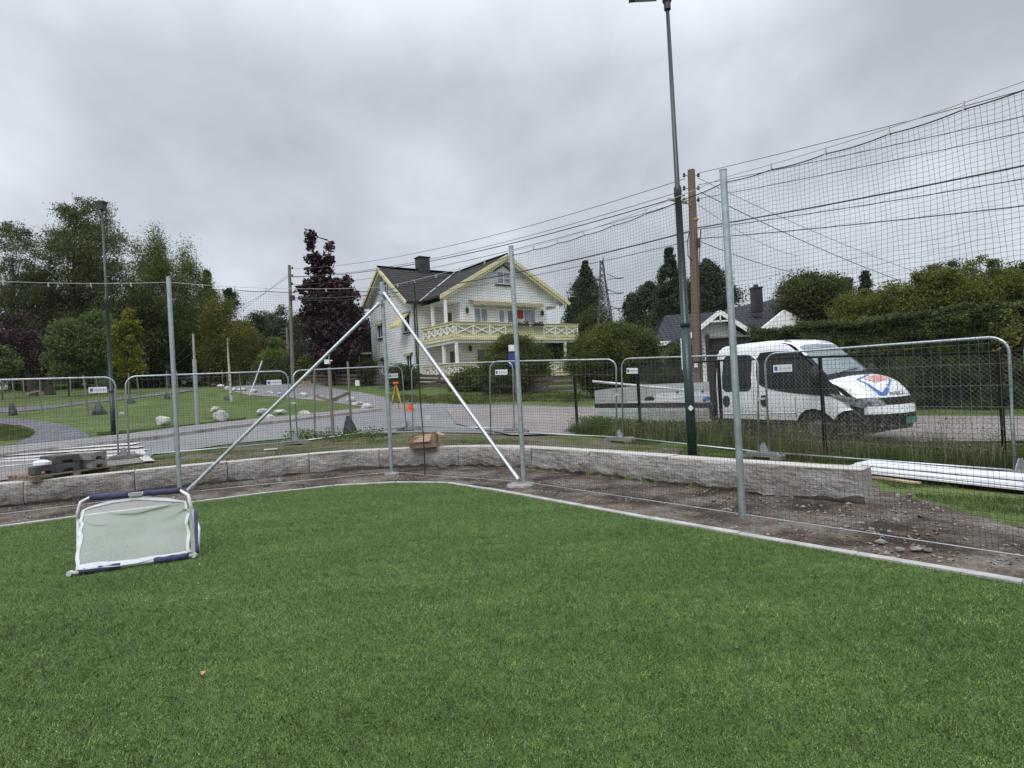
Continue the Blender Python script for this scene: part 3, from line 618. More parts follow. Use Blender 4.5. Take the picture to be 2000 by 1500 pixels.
def wire(a, b__, sag, r, label, cat='overhead wire', n=28, grp=WG):
    a = Vector(a); b__ = Vector(b__); mb = MB(); mb.tube([a.lerp(b__, i/n)-Vector((0, 0, sag*4*(i/n)*(1-i/n))) for i in range(n+1)], r, 4); o = mb.build('power_line', m_line, None); return tag(o, label, cat, grp)
# from the grey pole to the brown pole
for k, (py, qx, qy, r, lb) in enumerate([(525, 1338, 349, .012, 'thin topmost overhead wire from the grey pole to the brown pole'), (540, 1338, 371, .012, 'second overhead wire from the top between the two wooden poles'), (541, 1338, 381, .02, 'third overhead wire, thicker, crossing the sky above the house'), (556, 1340, 392, .012, 'fourth overhead wire, just above the net top left of the brown pole'), (582, 1347, 452, .026, 'thick black cable crossing the gable of the yellow and white house'), (586, 1349, 470, .012, 'thin lower cable passing the house gable window')]):
    wire(P(571, py, YQ), P(qx, qy, YP), .7, r, lb)
# brown pole onwards to the right (they run past the right edge)
RW = [((1364, 338), (2040, 142), 12.5, .010, 'topmost wire running from the brown pole to the upper right corner'), ((1364, 361), (2060, 190), 12.5, .010, 'second wire running right from the brown pole, close under the net top'),
 ((1364, 388), (2060, 222), 12.5, .010, 'third wire running right from the brown pole'), ((1362, 445), (2060, 288), 12.5, .022, 'thick bundled cable running right from the brown pole'), ((1364, 448), (2060, 316), 12.5, .012, 'wire just below the thick bundled cable at the right'),
 ((1364, 466), (2060, 372), 12.5, .014, 'lowest wire running right from the box on the brown pole')]
for (a, b__, Y2, r, lb) in RW: A_w = P(*a, YP); wire(A_w, A_w+(P(*b__, Y2)-A_w)*2.2, .25, r, lb)
for (a, b__, Y2, r, lb) in [((1364, 348), (1880, 560), 34, .010, 'thin service wire falling right from the top of the brown pole'), ((1368, 375), (1850, 578), 34, .016, 'thicker service wire falling right behind the net'), ((1364, 400), (1560, 500), 34, .010, 'short service wire falling to the right from the brown pole'), ((1364, 470), (1640, 545), 34, .014, 'service wire falling from the cable box towards the white gable house')]:
    wire(P(*a, YP), P(*b__, Y2), .3, r, lb)
for (a, b__, lb, r) in [((563, 535), (395, 655), 'thin wire falling left from the grey pole top', .012), ((563, 540), (440, 610), 'second wire falling left from the grey pole', .015), ((563, 612), (480, 668), 'lowest black cable falling left from the grey pole', .03)]:
    wire(P(*a, YQ), P(*b__, 62), .3, r, lb)
for k, py in enumerate((594, 618, 642)):
    wire(P(1150, py, 83.), P(1992, py-170, 60.), 1.0, .012, ['upper distant high voltage line behind the net', 'middle distant high voltage line behind the net', 'lower distant high voltage line behind the net'][k])
# guy stay of the grey pole with its white sleeve
wire(P(548, 605, YQ-2), P(486, 778, 38), 0, .015, 'stay wire slanting down from the grey pole to the lawn', 'stay wire', 6, None)
mb = MB(); mb.tube([P(512, 705, 40.6), P(487, 775, 38.1)], .045, 6); tag(mb.build('stay_guard', mat('white_plastic', (.6, .6, .6), .5, var=.05), None), 'white plastic sleeve on the slanting stay wire', 'stay guard')
# ============================================================ LATTICE PYLON
YL = 84.0; tp = P(1179, 503, YL); bs = P(1185, 690, YL); m_lat = mat('lattice_steel', (.10, .10, .11), .6, .3, var=.1)
py_ = empty('lattice_pylon', (bs[0], YL, bs[2]), 'grey steel lattice pylon between the trees behind the house', 'pylon')
mb = MB(); Hp = tp[2]-bs[2]
def lw(f): return (1.35*(1-f)**1.4+.20)
for sx, sy in ((1, 1), (1, -1), (-1, 1), (-1, -1)):
    mb.tube([(bs[0]+sx*lw(f), YL+sy*lw(f), bs[2]+Hp*f) for f in (0, .2, .4, .6, .8, .97)], .055, 4)
mb.tube([(bs[0], YL, bs[2]+Hp*.93), tp], .08, 4)
fs_ = [0, .14, .27, .39, .5, .6, .69, .77, .84, .91, .97]
for f0, f1 in zip(fs_[:-1], fs_[1:]):
    for (ax, ay, bx, by) in ((1, 1, -1, 1), (-1, 1, -1, -1), (-1, -1, 1, -1), (1, -1, 1, 1)):
        mb.tube([(bs[0]+ax*lw(f0), YL+ay*lw(f0), bs[2]+Hp*f0), (bs[0]+bx*lw(f1), YL+by*lw(f1), bs[2]+Hp*f1)], .05, 4)
        mb.tube([(bs[0]+bx*lw(f0), YL+by*lw(f0), bs[2]+Hp*f0), (bs[0]+ax*lw(f1), YL+ay*lw(f1), bs[2]+Hp*f1)], .05, 4)
mb.build('lattice_tower', m_lat, py_)
m_gi = mat('green_insulator', (.05, .11, .11), .3, var=0)
for py in (545, 574, 604):
    c0 = P(1182, py, YL); mb = MB()
    for s, l in ((1, 1.7), (-1, 1.0)):
        mb.tube([(c0[0]+s*.3, YL, c0[2]+.7), (c0[0]+s*l, YL, c0[2])], .05, 4); mb.tube([(c0[0]+s*.3, YL, c0[2]-.05), (c0[0]+s*l, YL, c0[2])], .05, 4)
    mb.build('crossarm', m_lat, py_)
    for s, l in ((1, 1.7), (-1, 1.0)):
        mb = MB(); mb.tube([(c0[0]+s*l, YL, c0[2]), (c0[0]+s*(l+.8), YL-.5, c0[2]-.05)], .10, 6); mb.build('insulator', m_gi, py_)
# ============================================================ THE YELLOW AND WHITE HOUSE
def claddingmat(name, col, n_per_m, dark=.55):
    m, t, b, src = newmat(name, .6); sp = N(t, 'ShaderNodeSeparateXYZ'); t.links.new(src, sp.inputs[0])
    mu = N(t, 'ShaderNodeMath', operation='MULTIPLY'); t.links.new(sp.outputs[2], mu.inputs[0]); mu.inputs[1].default_value = n_per_m
    fr = N(t, 'ShaderNodeMath', operation='FRACT'); t.links.new(mu.outputs[0], fr.inputs[0])
    c = ramp(t, fr.outputs[0], [(0, tuple(x*dark for x in col)), (.12, tuple(x*dark for x in col)), (.20, col), (1, col)])
    c = mixc(t, 1.0, c, ramp(t, nz(t, src, 1.3, 4), [(.3, (.9, .9, .9)), (.7, (1.05, 1.05, 1.05))]), 'MULTIPLY')
    t.links.new(c, b.inputs['Base Color']); bump(t, b, fr.outputs[0], .6, .02); return m
m_clad = claddingmat('white_cladding', (.84, .85, .87), 5.2, .45); m_yel = mat('pale_yellow_paint', (.66, .61, .37), .6, var=.08, vscale=4); m_ycl = claddingmat('yellow_boards', (.63, .58, .34), 7, .6)
m_wht = mat('white_paint', (.80, .81, .82), .5, var=.05, vscale=6); m_dkt = mat('dark_trim', (.03, .03, .035), .5, var=.1)
def tilemat(name, ca, cb, su, sv):
    m, t, b, src = newmat(name, .95); b.inputs['Specular IOR Level'].default_value = .12; n = nz(t, src, 2.5, 4, .7); c = ramp(t, n, [(.3, ca), (.7, cb)])
    u = N(t, 'ShaderNodeTexCoord'); sp = N(t, 'ShaderNodeSeparateXYZ'); t.links.new(u.outputs['UV'], sp.inputs[0])
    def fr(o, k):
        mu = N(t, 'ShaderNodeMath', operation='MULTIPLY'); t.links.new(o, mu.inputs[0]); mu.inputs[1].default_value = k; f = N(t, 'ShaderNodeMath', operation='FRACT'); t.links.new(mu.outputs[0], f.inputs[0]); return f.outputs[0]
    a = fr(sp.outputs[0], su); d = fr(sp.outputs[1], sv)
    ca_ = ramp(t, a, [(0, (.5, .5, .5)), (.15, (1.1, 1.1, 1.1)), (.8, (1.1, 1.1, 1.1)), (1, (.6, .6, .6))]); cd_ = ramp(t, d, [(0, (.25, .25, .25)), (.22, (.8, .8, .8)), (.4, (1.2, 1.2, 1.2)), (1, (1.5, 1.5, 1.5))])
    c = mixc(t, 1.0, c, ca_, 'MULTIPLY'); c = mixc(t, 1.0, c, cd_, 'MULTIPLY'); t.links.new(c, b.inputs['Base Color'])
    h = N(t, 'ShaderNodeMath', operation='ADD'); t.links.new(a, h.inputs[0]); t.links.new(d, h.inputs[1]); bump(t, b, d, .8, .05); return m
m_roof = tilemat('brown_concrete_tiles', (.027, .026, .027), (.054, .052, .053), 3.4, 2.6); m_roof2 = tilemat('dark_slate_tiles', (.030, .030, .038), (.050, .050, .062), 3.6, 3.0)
m_glass = mat('window_glass', (.10, .12, .16), .08, var=.25, vscale=1.2, spec=1.0); m_curt = mat('curtained_glass', (.24, .27, .35), .15, var=.25, vscale=3, spec=.8)
m_dgl = mat('dark_glass', (.025, .028, .03), .06, var=.2, vscale=2, spec=1.0)
TH = .635; HO = Vector((-4.556, 39.72, 0)); HG = 2.0
house = empty('detached_house', HO, 'large two storey white clapboard house with pale yellow balconies and brown tiled roof', 'house', rz=TH)
hb = dict(world=False)
def roofquad(name, mt, par, a, b, c, d, th=.14, ul=None):
    """a-b along the eave, d-c along the ridge; a sheet of tiles with thickness and UVs in metres"""
    a, b, c, d = map(Vector, (a, b, c, d)); nrm = (b-a).cross(d-a).normalized()
    if nrm.z < 0: nrm = -nrm
    mb = MB(); mb.prism([a, b, c, d], -nrm*th); o = mb.build(name, mt, par, world=False)
    uv = o.data.uv_layers.new(name='UVMap'); ex = (b-a).normalized(); ey = nrm.cross(ex)
    for lp in o.data.loops:
        p = o.data.vertices[lp.vertex_index].co-a; uv.data[lp.index].uv = (p.dot(ex), abs(p.dot(ey)))
    return o
# walls -------------------------------------------------------
ER, EZ, RV = 11.15, 7.87, 7.39      # ridge height, eave height, main ridge v
sl = (ER-EZ)/(RV-2.9)
def mz(v): return ER-abs(v-RV)*sl
mb = MB(); x0, x1 = -.5, 10.6; y0, y1 = 3.2, 10.6
g = [(x0, y0, HG-.6), (x0, y1, HG-.6), (x0, y1, mz(y1)-.15), (x0, RV, ER-.16), (x0, y0, mz(y0)-.15)]
mb.prism(g, (x1-x0, 0, 0)); mb.build('main_wall', m_clad, house, **hb)
WX0, WX1, WV = 1.85, 9.75, .5
wsl = (ER-EZ)/5.85
def wz(u): return ER-abs(u-5.85)*wsl
mb = MB(); mb.prism([(WX0, WV, HG-.6), (WX1, WV, HG-.6), (WX1, WV, 7.62), (WX0, WV, 7.62)], (0, 2.69, 0)); mb.build('wing_wall', m_clad, house, **hb)
mb = MB(); mb.prism([(.35, WV-.02, 7.6), (11.35, WV-.02, 7.6), (11.35, WV-.02, wz(11.35)-.17), (5.85, WV-.02, ER-.17), (.35, WV-.02, wz(.35)-.17)], (0, .12, 0)); mb.build('gable_wall', m_clad, house, **hb)
mb = MB(); mb.box6(.35, WX0, .2, 3.2, 7.56, 7.6); mb.box6(WX1, 11.3, .2, 3.2, 7.56, 7.6); mb.build('soffit', m_wht, house, **hb)
# roofs
vl = RV   # wing ridge runs back into the main ridge
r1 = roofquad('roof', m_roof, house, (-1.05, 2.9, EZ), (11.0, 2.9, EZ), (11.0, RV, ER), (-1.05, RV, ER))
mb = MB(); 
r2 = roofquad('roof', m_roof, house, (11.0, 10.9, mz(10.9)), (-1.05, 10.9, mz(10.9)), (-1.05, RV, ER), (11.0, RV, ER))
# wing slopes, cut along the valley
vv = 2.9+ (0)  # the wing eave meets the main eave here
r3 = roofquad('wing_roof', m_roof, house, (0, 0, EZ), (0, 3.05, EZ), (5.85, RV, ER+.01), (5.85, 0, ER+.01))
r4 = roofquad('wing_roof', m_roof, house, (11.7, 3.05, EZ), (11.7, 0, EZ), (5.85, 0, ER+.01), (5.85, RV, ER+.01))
# white boarded undersides of the overhanging roofs
for pts in ([(-1.0, 2.95, EZ-.16), (-.5, 2.95, EZ-.16), (-.5, RV, ER-.16), (-1.0, RV, ER-.16)], [(-1.0, 10.85, mz(10.85)-.16), (-.5, 10.85, mz(10.85)-.16), (-.5, RV, ER-.16), (-1.0, RV, ER-.16)],
            [(.1, .02, EZ-.12), (.1, WV, EZ-.12), (5.85, WV, ER-.17), (5.85, .02, ER-.17)], [(11.6, .02, EZ-.12), (11.6, WV, EZ-.12), (5.85, WV, ER-.17), (5.85, .02, ER-.17)]):
    mb = MB(); mb.prism([(p[0], p[1], p[2]-.003) for p in pts], (0, 0, -.02)); mb.build('soffit', m_wht, house, **hb)
mb = MB(); mb.tube([(-1.08, RV, ER+.03), (5.85, RV, ER+.03)], .11, 8); mb.tube([(5.85, -.02, ER+.04), (5.85, RV, ER+.04)], .11, 8); mb.build('ridge_tiles', m_roof2, house, **hb)
mb = MB(); mb.beam((.02, 3.0, EZ+.06), (5.7, RV-.1, ER+.03), .14, .03); mb.build('valley_flashing', mat('zinc_sheet', (.45, .46, .47), .4, .4, var=.1), house, **hb)
# bargeboards and eaves
def barge(pts, name='bargeboard', mt=m_yel, w=.05, h=.30):
    mb = MB()
    for a, b in zip(pts[:-1], pts[1:]): mb.beam(a, b, w, h)
    return mb.build(name, mt, house, **hb)
barge([(-.05, -.06, EZ-.13), (5.85, -.06, ER-.1), (11.75, -.06, EZ-.13)], h=.26)
barge([(.25, .02, EZ-.22), (5.85, .02, ER-.36), (11.45, .02, EZ-.22)], h=.16, mt=m_yel)
barge([(-1.10, 2.85, EZ-.13), (-1.10, RV, ER-.1), (-1.10, 10.95, mz(10.95)-.13)], h=.24)
barge([(-.98, 3.1, EZ-.2), (-.98, RV, ER-.36), (-.98, 10.7, mz(10.7)-.2)], h=.2)
mb = MB(); mb.beam((-.08, -.1, EZ-.03), (-.08, 2.9, EZ-.03), .1, .12); mb.beam((-1.05, 2.82, EZ-.03), (.0, 2.82, EZ-.03), .1, .12); mb.build('gutter', m_dkt, house, **hb)
mb = MB(); mb.tube([(-.35, 2.9, EZ-.1), (-.35, 3.1, EZ-.5), (-.35, 3.12, HG)], .06, 8); mb.build('downpipe', m_dkt, house, **hb)
# chimney
mb = MB(); mb.box6(2.35, 3.25, RV-.45, RV+.35, ER-.7, 12.15); mb.box6(2.28, 3.32, RV-.52, RV+.42, 12.15, 12.22); mb.build('chimney', m_dkt, house, **hb)
# windows
def hwin(u0, u1, v, z0, z1, plane='v', glass=m_glass, frame=m_wht, mull=1, sill=True, trim=None, bars=0):
    mb = MB(); t_ = .09
    def bx(mb_, a0, a1, b0, b1, d0, d1):
        if plane == 'v': mb_.box6(a0, a1, v+d0, v+d1, b0, b1)
        else: mb_.box6(v+d0, v+d1, a0, a1, b0, b1)
    bx(mb, u0, u1, z0, z0+t_, -.05, .02); bx(mb, u0, u1, z1-t_, z1, -.05, .02); bx(mb, u0, u0+t_, z0+t_, z1-t_, -.05, .02); bx(mb, u1-t_, u1, z0+t_, z1-t_, -.05, .02)
    for k in range(mull): c_ = u0+(u1-u0)*(k+1)/(mull+1); bx(mb, c_-.035, c_+.035, z0+t_, z1-t_, -.045, .02)
    for k in range(bars): c_ = z0+(z1-z0)*(k+1)/(bars+1); bx(mb, u0+t_, u1-t_, c_-.02, c_+.02, -.04, .02)
    w = mb.build('window', frame, house, **hb)
    mb = MB(); bx(mb, u0+t_, u1-t_, z0+t_, z1-t_, -.02, .01); mb.build('pane', glass, w, **hb)
    if sill:
        mb = MB(); bx(mb, u0-.1, u1+.1, z0-.09, z0-.002, -.12, -.0); mb.build('sill', trim or m_dkt, w, **hb); mb = MB(); bx(mb, u0-.1, u1+.1, z1+.002, z1+.09, -.09, -.0); mb.build('trim', trim or m_dkt, w, **hb)
    return w
gv = -.5
hwin(6.75, 7.55, gv, 8.9, 9.85, 'u', m_dgl, bars=1)
hwin(8.2, 9.15, gv, 5.85, 7.1, 'u', m_dgl); hwin(3.5, 4.5, gv, 5.8, 7.15, 'u', m_dgl); hwin(7.7, 8.65, gv, 2.95, 4.2, 'u', m_dgl); hwin(3.5, 4.35, gv, 3.1, 4.2, 'u', m_dgl)
hwin(2.95, 4.2, WV, 5.6, 7.25, 'v', m_curt, sill=False, bars=0); hwin(5.1, 5.7, WV, 5.6, 7.2, 'v', m_curt, sill=False, mull=0); hwin(5.85, 6.65, WV, 5.0, 7.2, 'v', m_glass, sill=False, mull=0); hwin(7.4, 8.65, WV, 5.6, 7.3, 'v', m_curt, sill=False, mull=0)
# attic window with a pitched head
mb = MB(); mb.prism([(5.1, WV-.07, 9.05), (6.4, WV-.07, 9.05), (6.4, WV-.07, 9.95), (5.75, WV-.07, 10.35), (5.1, WV-.07, 9.95)], (0, .04, 0)); aw = mb.build('attic_window', m_wht, house, **hb)
for a_, b__ in ((5.2, 5.7), (5.8, 6.3)):
    for z0, z1 in ((9.13, 9.48), (9.54, 9.9)): mb = MB(); mb.box6(a_, b__, WV-.085, WV-.06, z0, z1); mb.build('pane', m_curt, aw, **hb)
mb = MB(); mb.beam((4.9, WV-.1, 9.95), (5.75, WV-.1, 10.5), .08, .07); mb.beam((5.75, WV-.1, 10.5), (6.6, WV-.1, 9.95), .08, .07); mb.build('hood_mould', m_dkt, aw, **hb); mb = MB(); mb.box6(4.95, 6.55, WV-.12, WV-.02, 8.93, 9.0); mb.build('trim', m_dkt, aw, **hb)
hwin(3.0, 4.6, WV, 2.6, 4.35, 'v', m_glass, sill=False); hwin(6.4, 8.2, WV, 2.6, 4.35, 'v', m_glass, sill=False)
# dark doors on the side wall of the wing, under the side balcony
def hdoor(v0, v1, z0, z1, u=WX0): 
    mb = MB(); mb.box6(u-.05, u-.001, v0, v1, z0, z1); d = mb.build('door', m_dgl, house, **hb); mb = MB(); mb.box6(u-.08, u-.001, v0-.1, v0-.002, z0, z1+.1); mb.box6(u-.08, u-.001, v1+.002, v1+.1, z0, z1+.1); mb.box6(u-.1, u-.001, v0-.15, v1+.15, z1+.102, z1+.17); mb.build('frame', m_wht, d, **hb)
hdoor(1.5, 2.3, 4.9, 7.0); hdoor(1.4, 2.1, 2.2, 4.2)
# wall lamps
for u, z in ((2.35, 7.0), (9.2, 7.0), (2.45, 4.3), (9.3, 4.3)):
    mb = MB(); mb.lathe((u, WV-.17, z-.22), [(.03, 0), (.10, .05), (.13, .3), (.05, .42), (.02, .5)], 8); mb.beam((u, WV-.17, z+.1), (u, WV, z+.2), .03, .03); mb.build('wall_lamp', m_dkt, house, **hb)
# awning over the balcony doors, window awnings
m_awn = mat('yellow_canvas', (.52, .42, .17), .8, var=.08, vscale=3); m_awn2 = mat('faded_canvas', (.36, .33, .22), .8, var=.2, vscale=12)
rows = []
for i in range(60):
    u = 2.6+6.4*i/59; rows.append([(u, WV-.05, 7.80), (u, WV-.5, 7.72), (u, WV-.62, 7.62), (u, WV-.62, 7.36+.03*math.sin(i*1.1))])
mb = MB(); mb.grid(rows); o = mb.build('balcony_awning', m_awn2, house, **hb)
md = o.modifiers.new('s', 'SOLIDIFY'); md.thickness = .02
def awn(v0, v1, zt, drop, out, mt, open_=True):
    u = gv-.03; mb = MB(); a = [(u, v0, zt), (u, v1, zt), (u-out, v1, zt-drop), (u-out, v0, zt-drop)]
    mb.prism(a, (0, 0, .03)); mb.prism([(u-out, v0, zt-drop), (u-out, v1, zt-drop), (u-out, v1, zt-drop-.14), (u-out, v0, zt-drop-.14)], (-.015, 0, 0))
    mb.build('window_awning', mt, house, **hb)
awn(3.4, 4.7, 7.2, .95, 1.0, m_awn); awn(8.1, 9.25, 7.2, .25, .18, m_awn2); awn(3.35, 4.5, 4.32, .10, .2, m_awn2); awn(7.6, 8.75, 4.3, .12, .12, m_dkt)
# balconies ---------------------------------------------------
def balcony(zb, zt, ur, posts_z, tag_):
    vf = -1.18; ul = .30; vbk = 3.2
    bm_ = MB(); bm_.box6(ul, ur, vf, WV, zb, zb+.12); bm_.box6(ul, WX0, WV, vbk, zb, zb+.12); bm_.box6(WX1, ur, WV, vbk, zb, zb+.12)
    bl = bm_.build('balcony', m_yel, house, **hb)
    bands = [(zb-.03, zb+.15, .05), (zb+.20, zb+.34, .035), (zt-.18, zt, .06)]
    mb = MB()
    for z0, z1, th in bands:
        mb.box6(ul-.04, ur+.04, vf-th-.03, vf-.03, z0, z1); mb.box6(ul-th-.03, ul-.03, vf, vbk, z0, z1); mb.box6(ur+.03, ur+th+.03, vf, vbk, z0, z1)
    mb.box6(ul-.12, ur+.12, vf-.14, vf+.04, zt+.002, zt+.05); mb.box6(ul-.14, ul+.04, vf+.06, vbk, zt+.002, zt+.05)
    mb.build('railing_boards', m_yel, bl, **hb)
    # back panel of boards, set behind the white crosses
    mb = MB(); mb.box6(ul, ur, vf, vf+.02, zb+.35, zt-.2); mb.box6(ul, ul+.02, vf+.03, vbk, zb+.35, zt-.2); mb.box6(ur-.02, ur, vf+.03, vbk, zb+.35, zt-.2); mb.build('railing_panel', m_ycl, bl, **hb)
    z0, z1 = zb+.36, zt-.22
    def crosses(A, B, n):
        mb = MB()
        for k in range(n):
            a = Vector(A).lerp(Vector(B), k/n); b = Vector(A).lerp(Vector(B), (k+1)/n)
            a0, a1, b0, b1 = [Vector((q.x, q.y, z)) for q in (a, b) for z in (z0, z1)]
            mb.beam(a0, b1, .03, .07); mb.beam(a1, b0, .034, .07); mb.beam(a0, a1, .045, .09)
        e_ = Vector(B); mb.beam((e_.x, e_.y, z0), (e_.x, e_.y, z1), .045, .09); mb.build('railing_crosses', m_wht, bl, **hb)
    crosses((ul+.1, vf-.05, 0), (4.45, vf-.05, 0), 3); crosses((7.9, vf-.05, 0), (ur, vf-.05, 0), 3); crosses((ul-.05, vf, 0), (ul-.05, vbk-.1, 0), 5)
    for (u, v) in ((ul+.1, .0), (ul+.1, 1.8), (10.46, .0)) if posts_z[1] > 7 else ((ul+.15, vf+.1), (ul+.15, .6), (10.9 if ur > 10.9 else ur-.2, vf+.1), (9.7, 1.5), (ur-.2, 1.8)):
        mb = MB(); mb.box6(u-.09, u+.09, v-.09, v+.09, posts_z[0], posts_z[1]); mb.build('balcony_post', m_wht, bl, **hb)
    return bl
b1 = balcony(4.80, 5.95, 11.3, (5.0, 7.58), 'u')
b2 = balcony(2.12, 3.2, 10.25, (2.2, 4.62), 'l')
mb = MB(); mb.box6(.3, 11.2, -1.15, -.95, 4.58, 4.76); mb.box6(.3, .5, -.93, 3.2, 4.58, 4.76); mb.box6(.3, 11.2, -.93, 3.1, 4.745, 4.79); mb.build('balcony_beam', m_wht, house, **hb)
mb = MB()
for u in (8.6, 10.0): mb.beam((u, -1.0, 2.1), (u-1.2, .3, 1.2), .08, .08); mb.beam((u, -1., 2.1), (u+.9, -1., 1.3), .07, .07)
mb.build('deck_struts', m_pole_g, house, **hb)
# small balcony at the back left corner
mb = MB(); mb.box6(-1.5, -.5, 10.7, 12.6, 4.75, 4.9); mb.box6(-1.55, -1.48, 10.7, 12.6, 4.9, 5.1); mb.box6(-1.55, -1.48, 10.7, 12.6, 5.75, 5.9); mb.beam((-1.52, 10.7, 5.1), (-1.52, 12.5, 5.75), .05, .08); mb.box6(-1.5, -1.4, 11, 11.1, 2, 4.75); mb.build('rear_balcony', m_yel, house, **hb)
# things on the upper balcony
def HW(u, v, z): return HO+Vector((math.cos(TH)*u-math.sin(TH)*v, math.sin(TH)*u+math.cos(TH)*v, z))
for k, (u, lb) in enumerate(((5.95, 'black flower box on the balcony rail, left one, beside the net post'), (7.3, 'black flower box on the balcony rail, right one'))):
    c_ = HW(u, -1.32, 5.85); mb = MB(); rows = []
    mb.box((c_.x, c_.y, c_.z), (1.05, .2, .16), rz=TH); ob = empty('flower_box', c_, lb, 'flower box', 'flower boxes on the upper rail'); b_ = mb.build('trough', m_dkt, ob)
    mb = MB()
    for i in range(40): p = c_+Vector((random.uniform(-.4, .4), random.uniform(-.3, .3)+0, .1+random.uniform(0, .14))); mb.box(p, (.07, .07, .05), m=Matrix.Rotation(random.uniform(0, 3), 3, 'X'))
    mb.build('dark_plants', mat('dark_plant', (.02, .025, .02), .8, var=.2), ob)
c_ = HW(7.05, WV-.12, 6.85); m_red = mat('red_cloth', (.36, .045, .04), .8, var=.1)
rs = empty('wall_hanging', c_, 'small square red wall hanging with dark pattern on the upper storey', 'wall hanging')
mb = MB(); mb.box(c_, (.62, .03, .62), rz=TH); mb.build('cloth', m_red, rs)
mb = MB()
for i in (-1, 0, 1):
    for j in (-1, 0, 1):
        if (i+j) % 2 == 0: q = HW(7.05+i*.17, WV-.145, 6.85+j*.16); mb.box(q, (.10, .02, .09), rz=TH)
mb.build('pattern', m_dkt, rs)
# ============================================================ SECOND HOUSE (dark tiles, white gable)
YH = 30.0
A = P(1283, 640, 33.); 
h2 = empty('bungalow', (9.5, 33, 1.0), 'low white house with dark tiled roof behind the utility pole and truck', 'house')
def PV3(px, py, Y): return Vector(P(px, py, Y))
# main roof seen from the front, ridge rising to the chimney at the right
eL = PV3(1270, 669, 30.); eR = PV3(1520, 655, 27.); rL = PV3(1311, 617, 36.); rR = PV3(1545, 578, 34.)
def uvroof(name, pts, mt, par, th=.15):
    mb = MB(); a, b, c, d = pts; nrm = (b-a).cross(d-a).normalized(); nrm = -nrm if nrm.z < 0 else nrm
    mb.prism(pts, -nrm*th); o = mb.build(name, mt, par); uv = o.data.uv_layers.new(name='UVMap'); ex = (b-a).normalized(); ey = nrm.cross(ex); loc = Vector(par.location)
    for lp in o.data.loops: p = o.data.vertices[lp.vertex_index].co+loc-a; uv.data[lp.index].uv = (p.dot(ex), abs(p.dot(ey)))
    return o
# axis-aligned-ish real building: eave z 4.3, ridge z 6.6
bx = Vector((math.cos(-.10), math.sin(-.10), 0)); by = Vector((-bx.y, bx.x, 0)); o2 = Vector((PV3(1275, 668, 31.).x, 31., 0)); ez_, rz_ = 3.4, 5.2
def B2(u, v, z): return o2+bx*u+by*v+Vector((0, 0, z))
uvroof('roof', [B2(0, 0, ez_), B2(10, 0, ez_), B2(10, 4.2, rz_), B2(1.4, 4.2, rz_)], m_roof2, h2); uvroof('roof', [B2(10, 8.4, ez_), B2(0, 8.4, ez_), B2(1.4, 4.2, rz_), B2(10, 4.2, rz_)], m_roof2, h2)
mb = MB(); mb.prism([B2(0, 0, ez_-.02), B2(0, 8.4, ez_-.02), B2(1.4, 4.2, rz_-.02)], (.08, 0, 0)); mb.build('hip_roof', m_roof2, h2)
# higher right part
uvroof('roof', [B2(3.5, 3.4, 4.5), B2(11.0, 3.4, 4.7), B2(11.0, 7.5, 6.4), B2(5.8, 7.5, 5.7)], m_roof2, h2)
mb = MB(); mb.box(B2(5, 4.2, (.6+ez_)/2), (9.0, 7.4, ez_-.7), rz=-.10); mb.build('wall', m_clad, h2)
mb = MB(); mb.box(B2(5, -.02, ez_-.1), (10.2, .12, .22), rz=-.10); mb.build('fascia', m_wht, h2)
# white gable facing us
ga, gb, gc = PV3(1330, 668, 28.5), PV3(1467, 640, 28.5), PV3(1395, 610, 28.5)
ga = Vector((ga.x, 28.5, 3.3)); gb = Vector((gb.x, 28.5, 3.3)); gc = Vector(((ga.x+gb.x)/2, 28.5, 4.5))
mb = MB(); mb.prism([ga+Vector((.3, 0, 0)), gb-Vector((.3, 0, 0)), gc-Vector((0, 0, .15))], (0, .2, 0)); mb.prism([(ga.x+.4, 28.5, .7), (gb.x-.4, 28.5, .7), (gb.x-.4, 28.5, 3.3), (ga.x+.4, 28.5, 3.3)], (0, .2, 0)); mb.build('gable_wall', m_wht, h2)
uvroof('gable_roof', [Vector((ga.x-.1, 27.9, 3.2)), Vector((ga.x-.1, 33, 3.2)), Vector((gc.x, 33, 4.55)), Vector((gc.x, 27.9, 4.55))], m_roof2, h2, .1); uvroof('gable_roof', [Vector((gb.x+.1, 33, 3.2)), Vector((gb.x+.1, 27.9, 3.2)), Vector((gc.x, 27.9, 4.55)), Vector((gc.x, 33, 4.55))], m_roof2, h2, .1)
mb = MB(); mb.beam((ga.x-.15, 27.82, 3.1), (gc.x, 27.82, 4.45), .05, .2); mb.beam((gc.x, 27.82, 4.45), (gb.x+.15, 27.82, 3.1), .054, .2); mb.beam((gc.x-.5, 27.8, 4.02), (gc.x+.5, 27.8, 4.02), .05, .07); mb.beam((gc.x, 27.8, 3.95), (gc.x, 27.8, 4.4), .05, .05); mb.build('bargeboard', m_wht, h2)
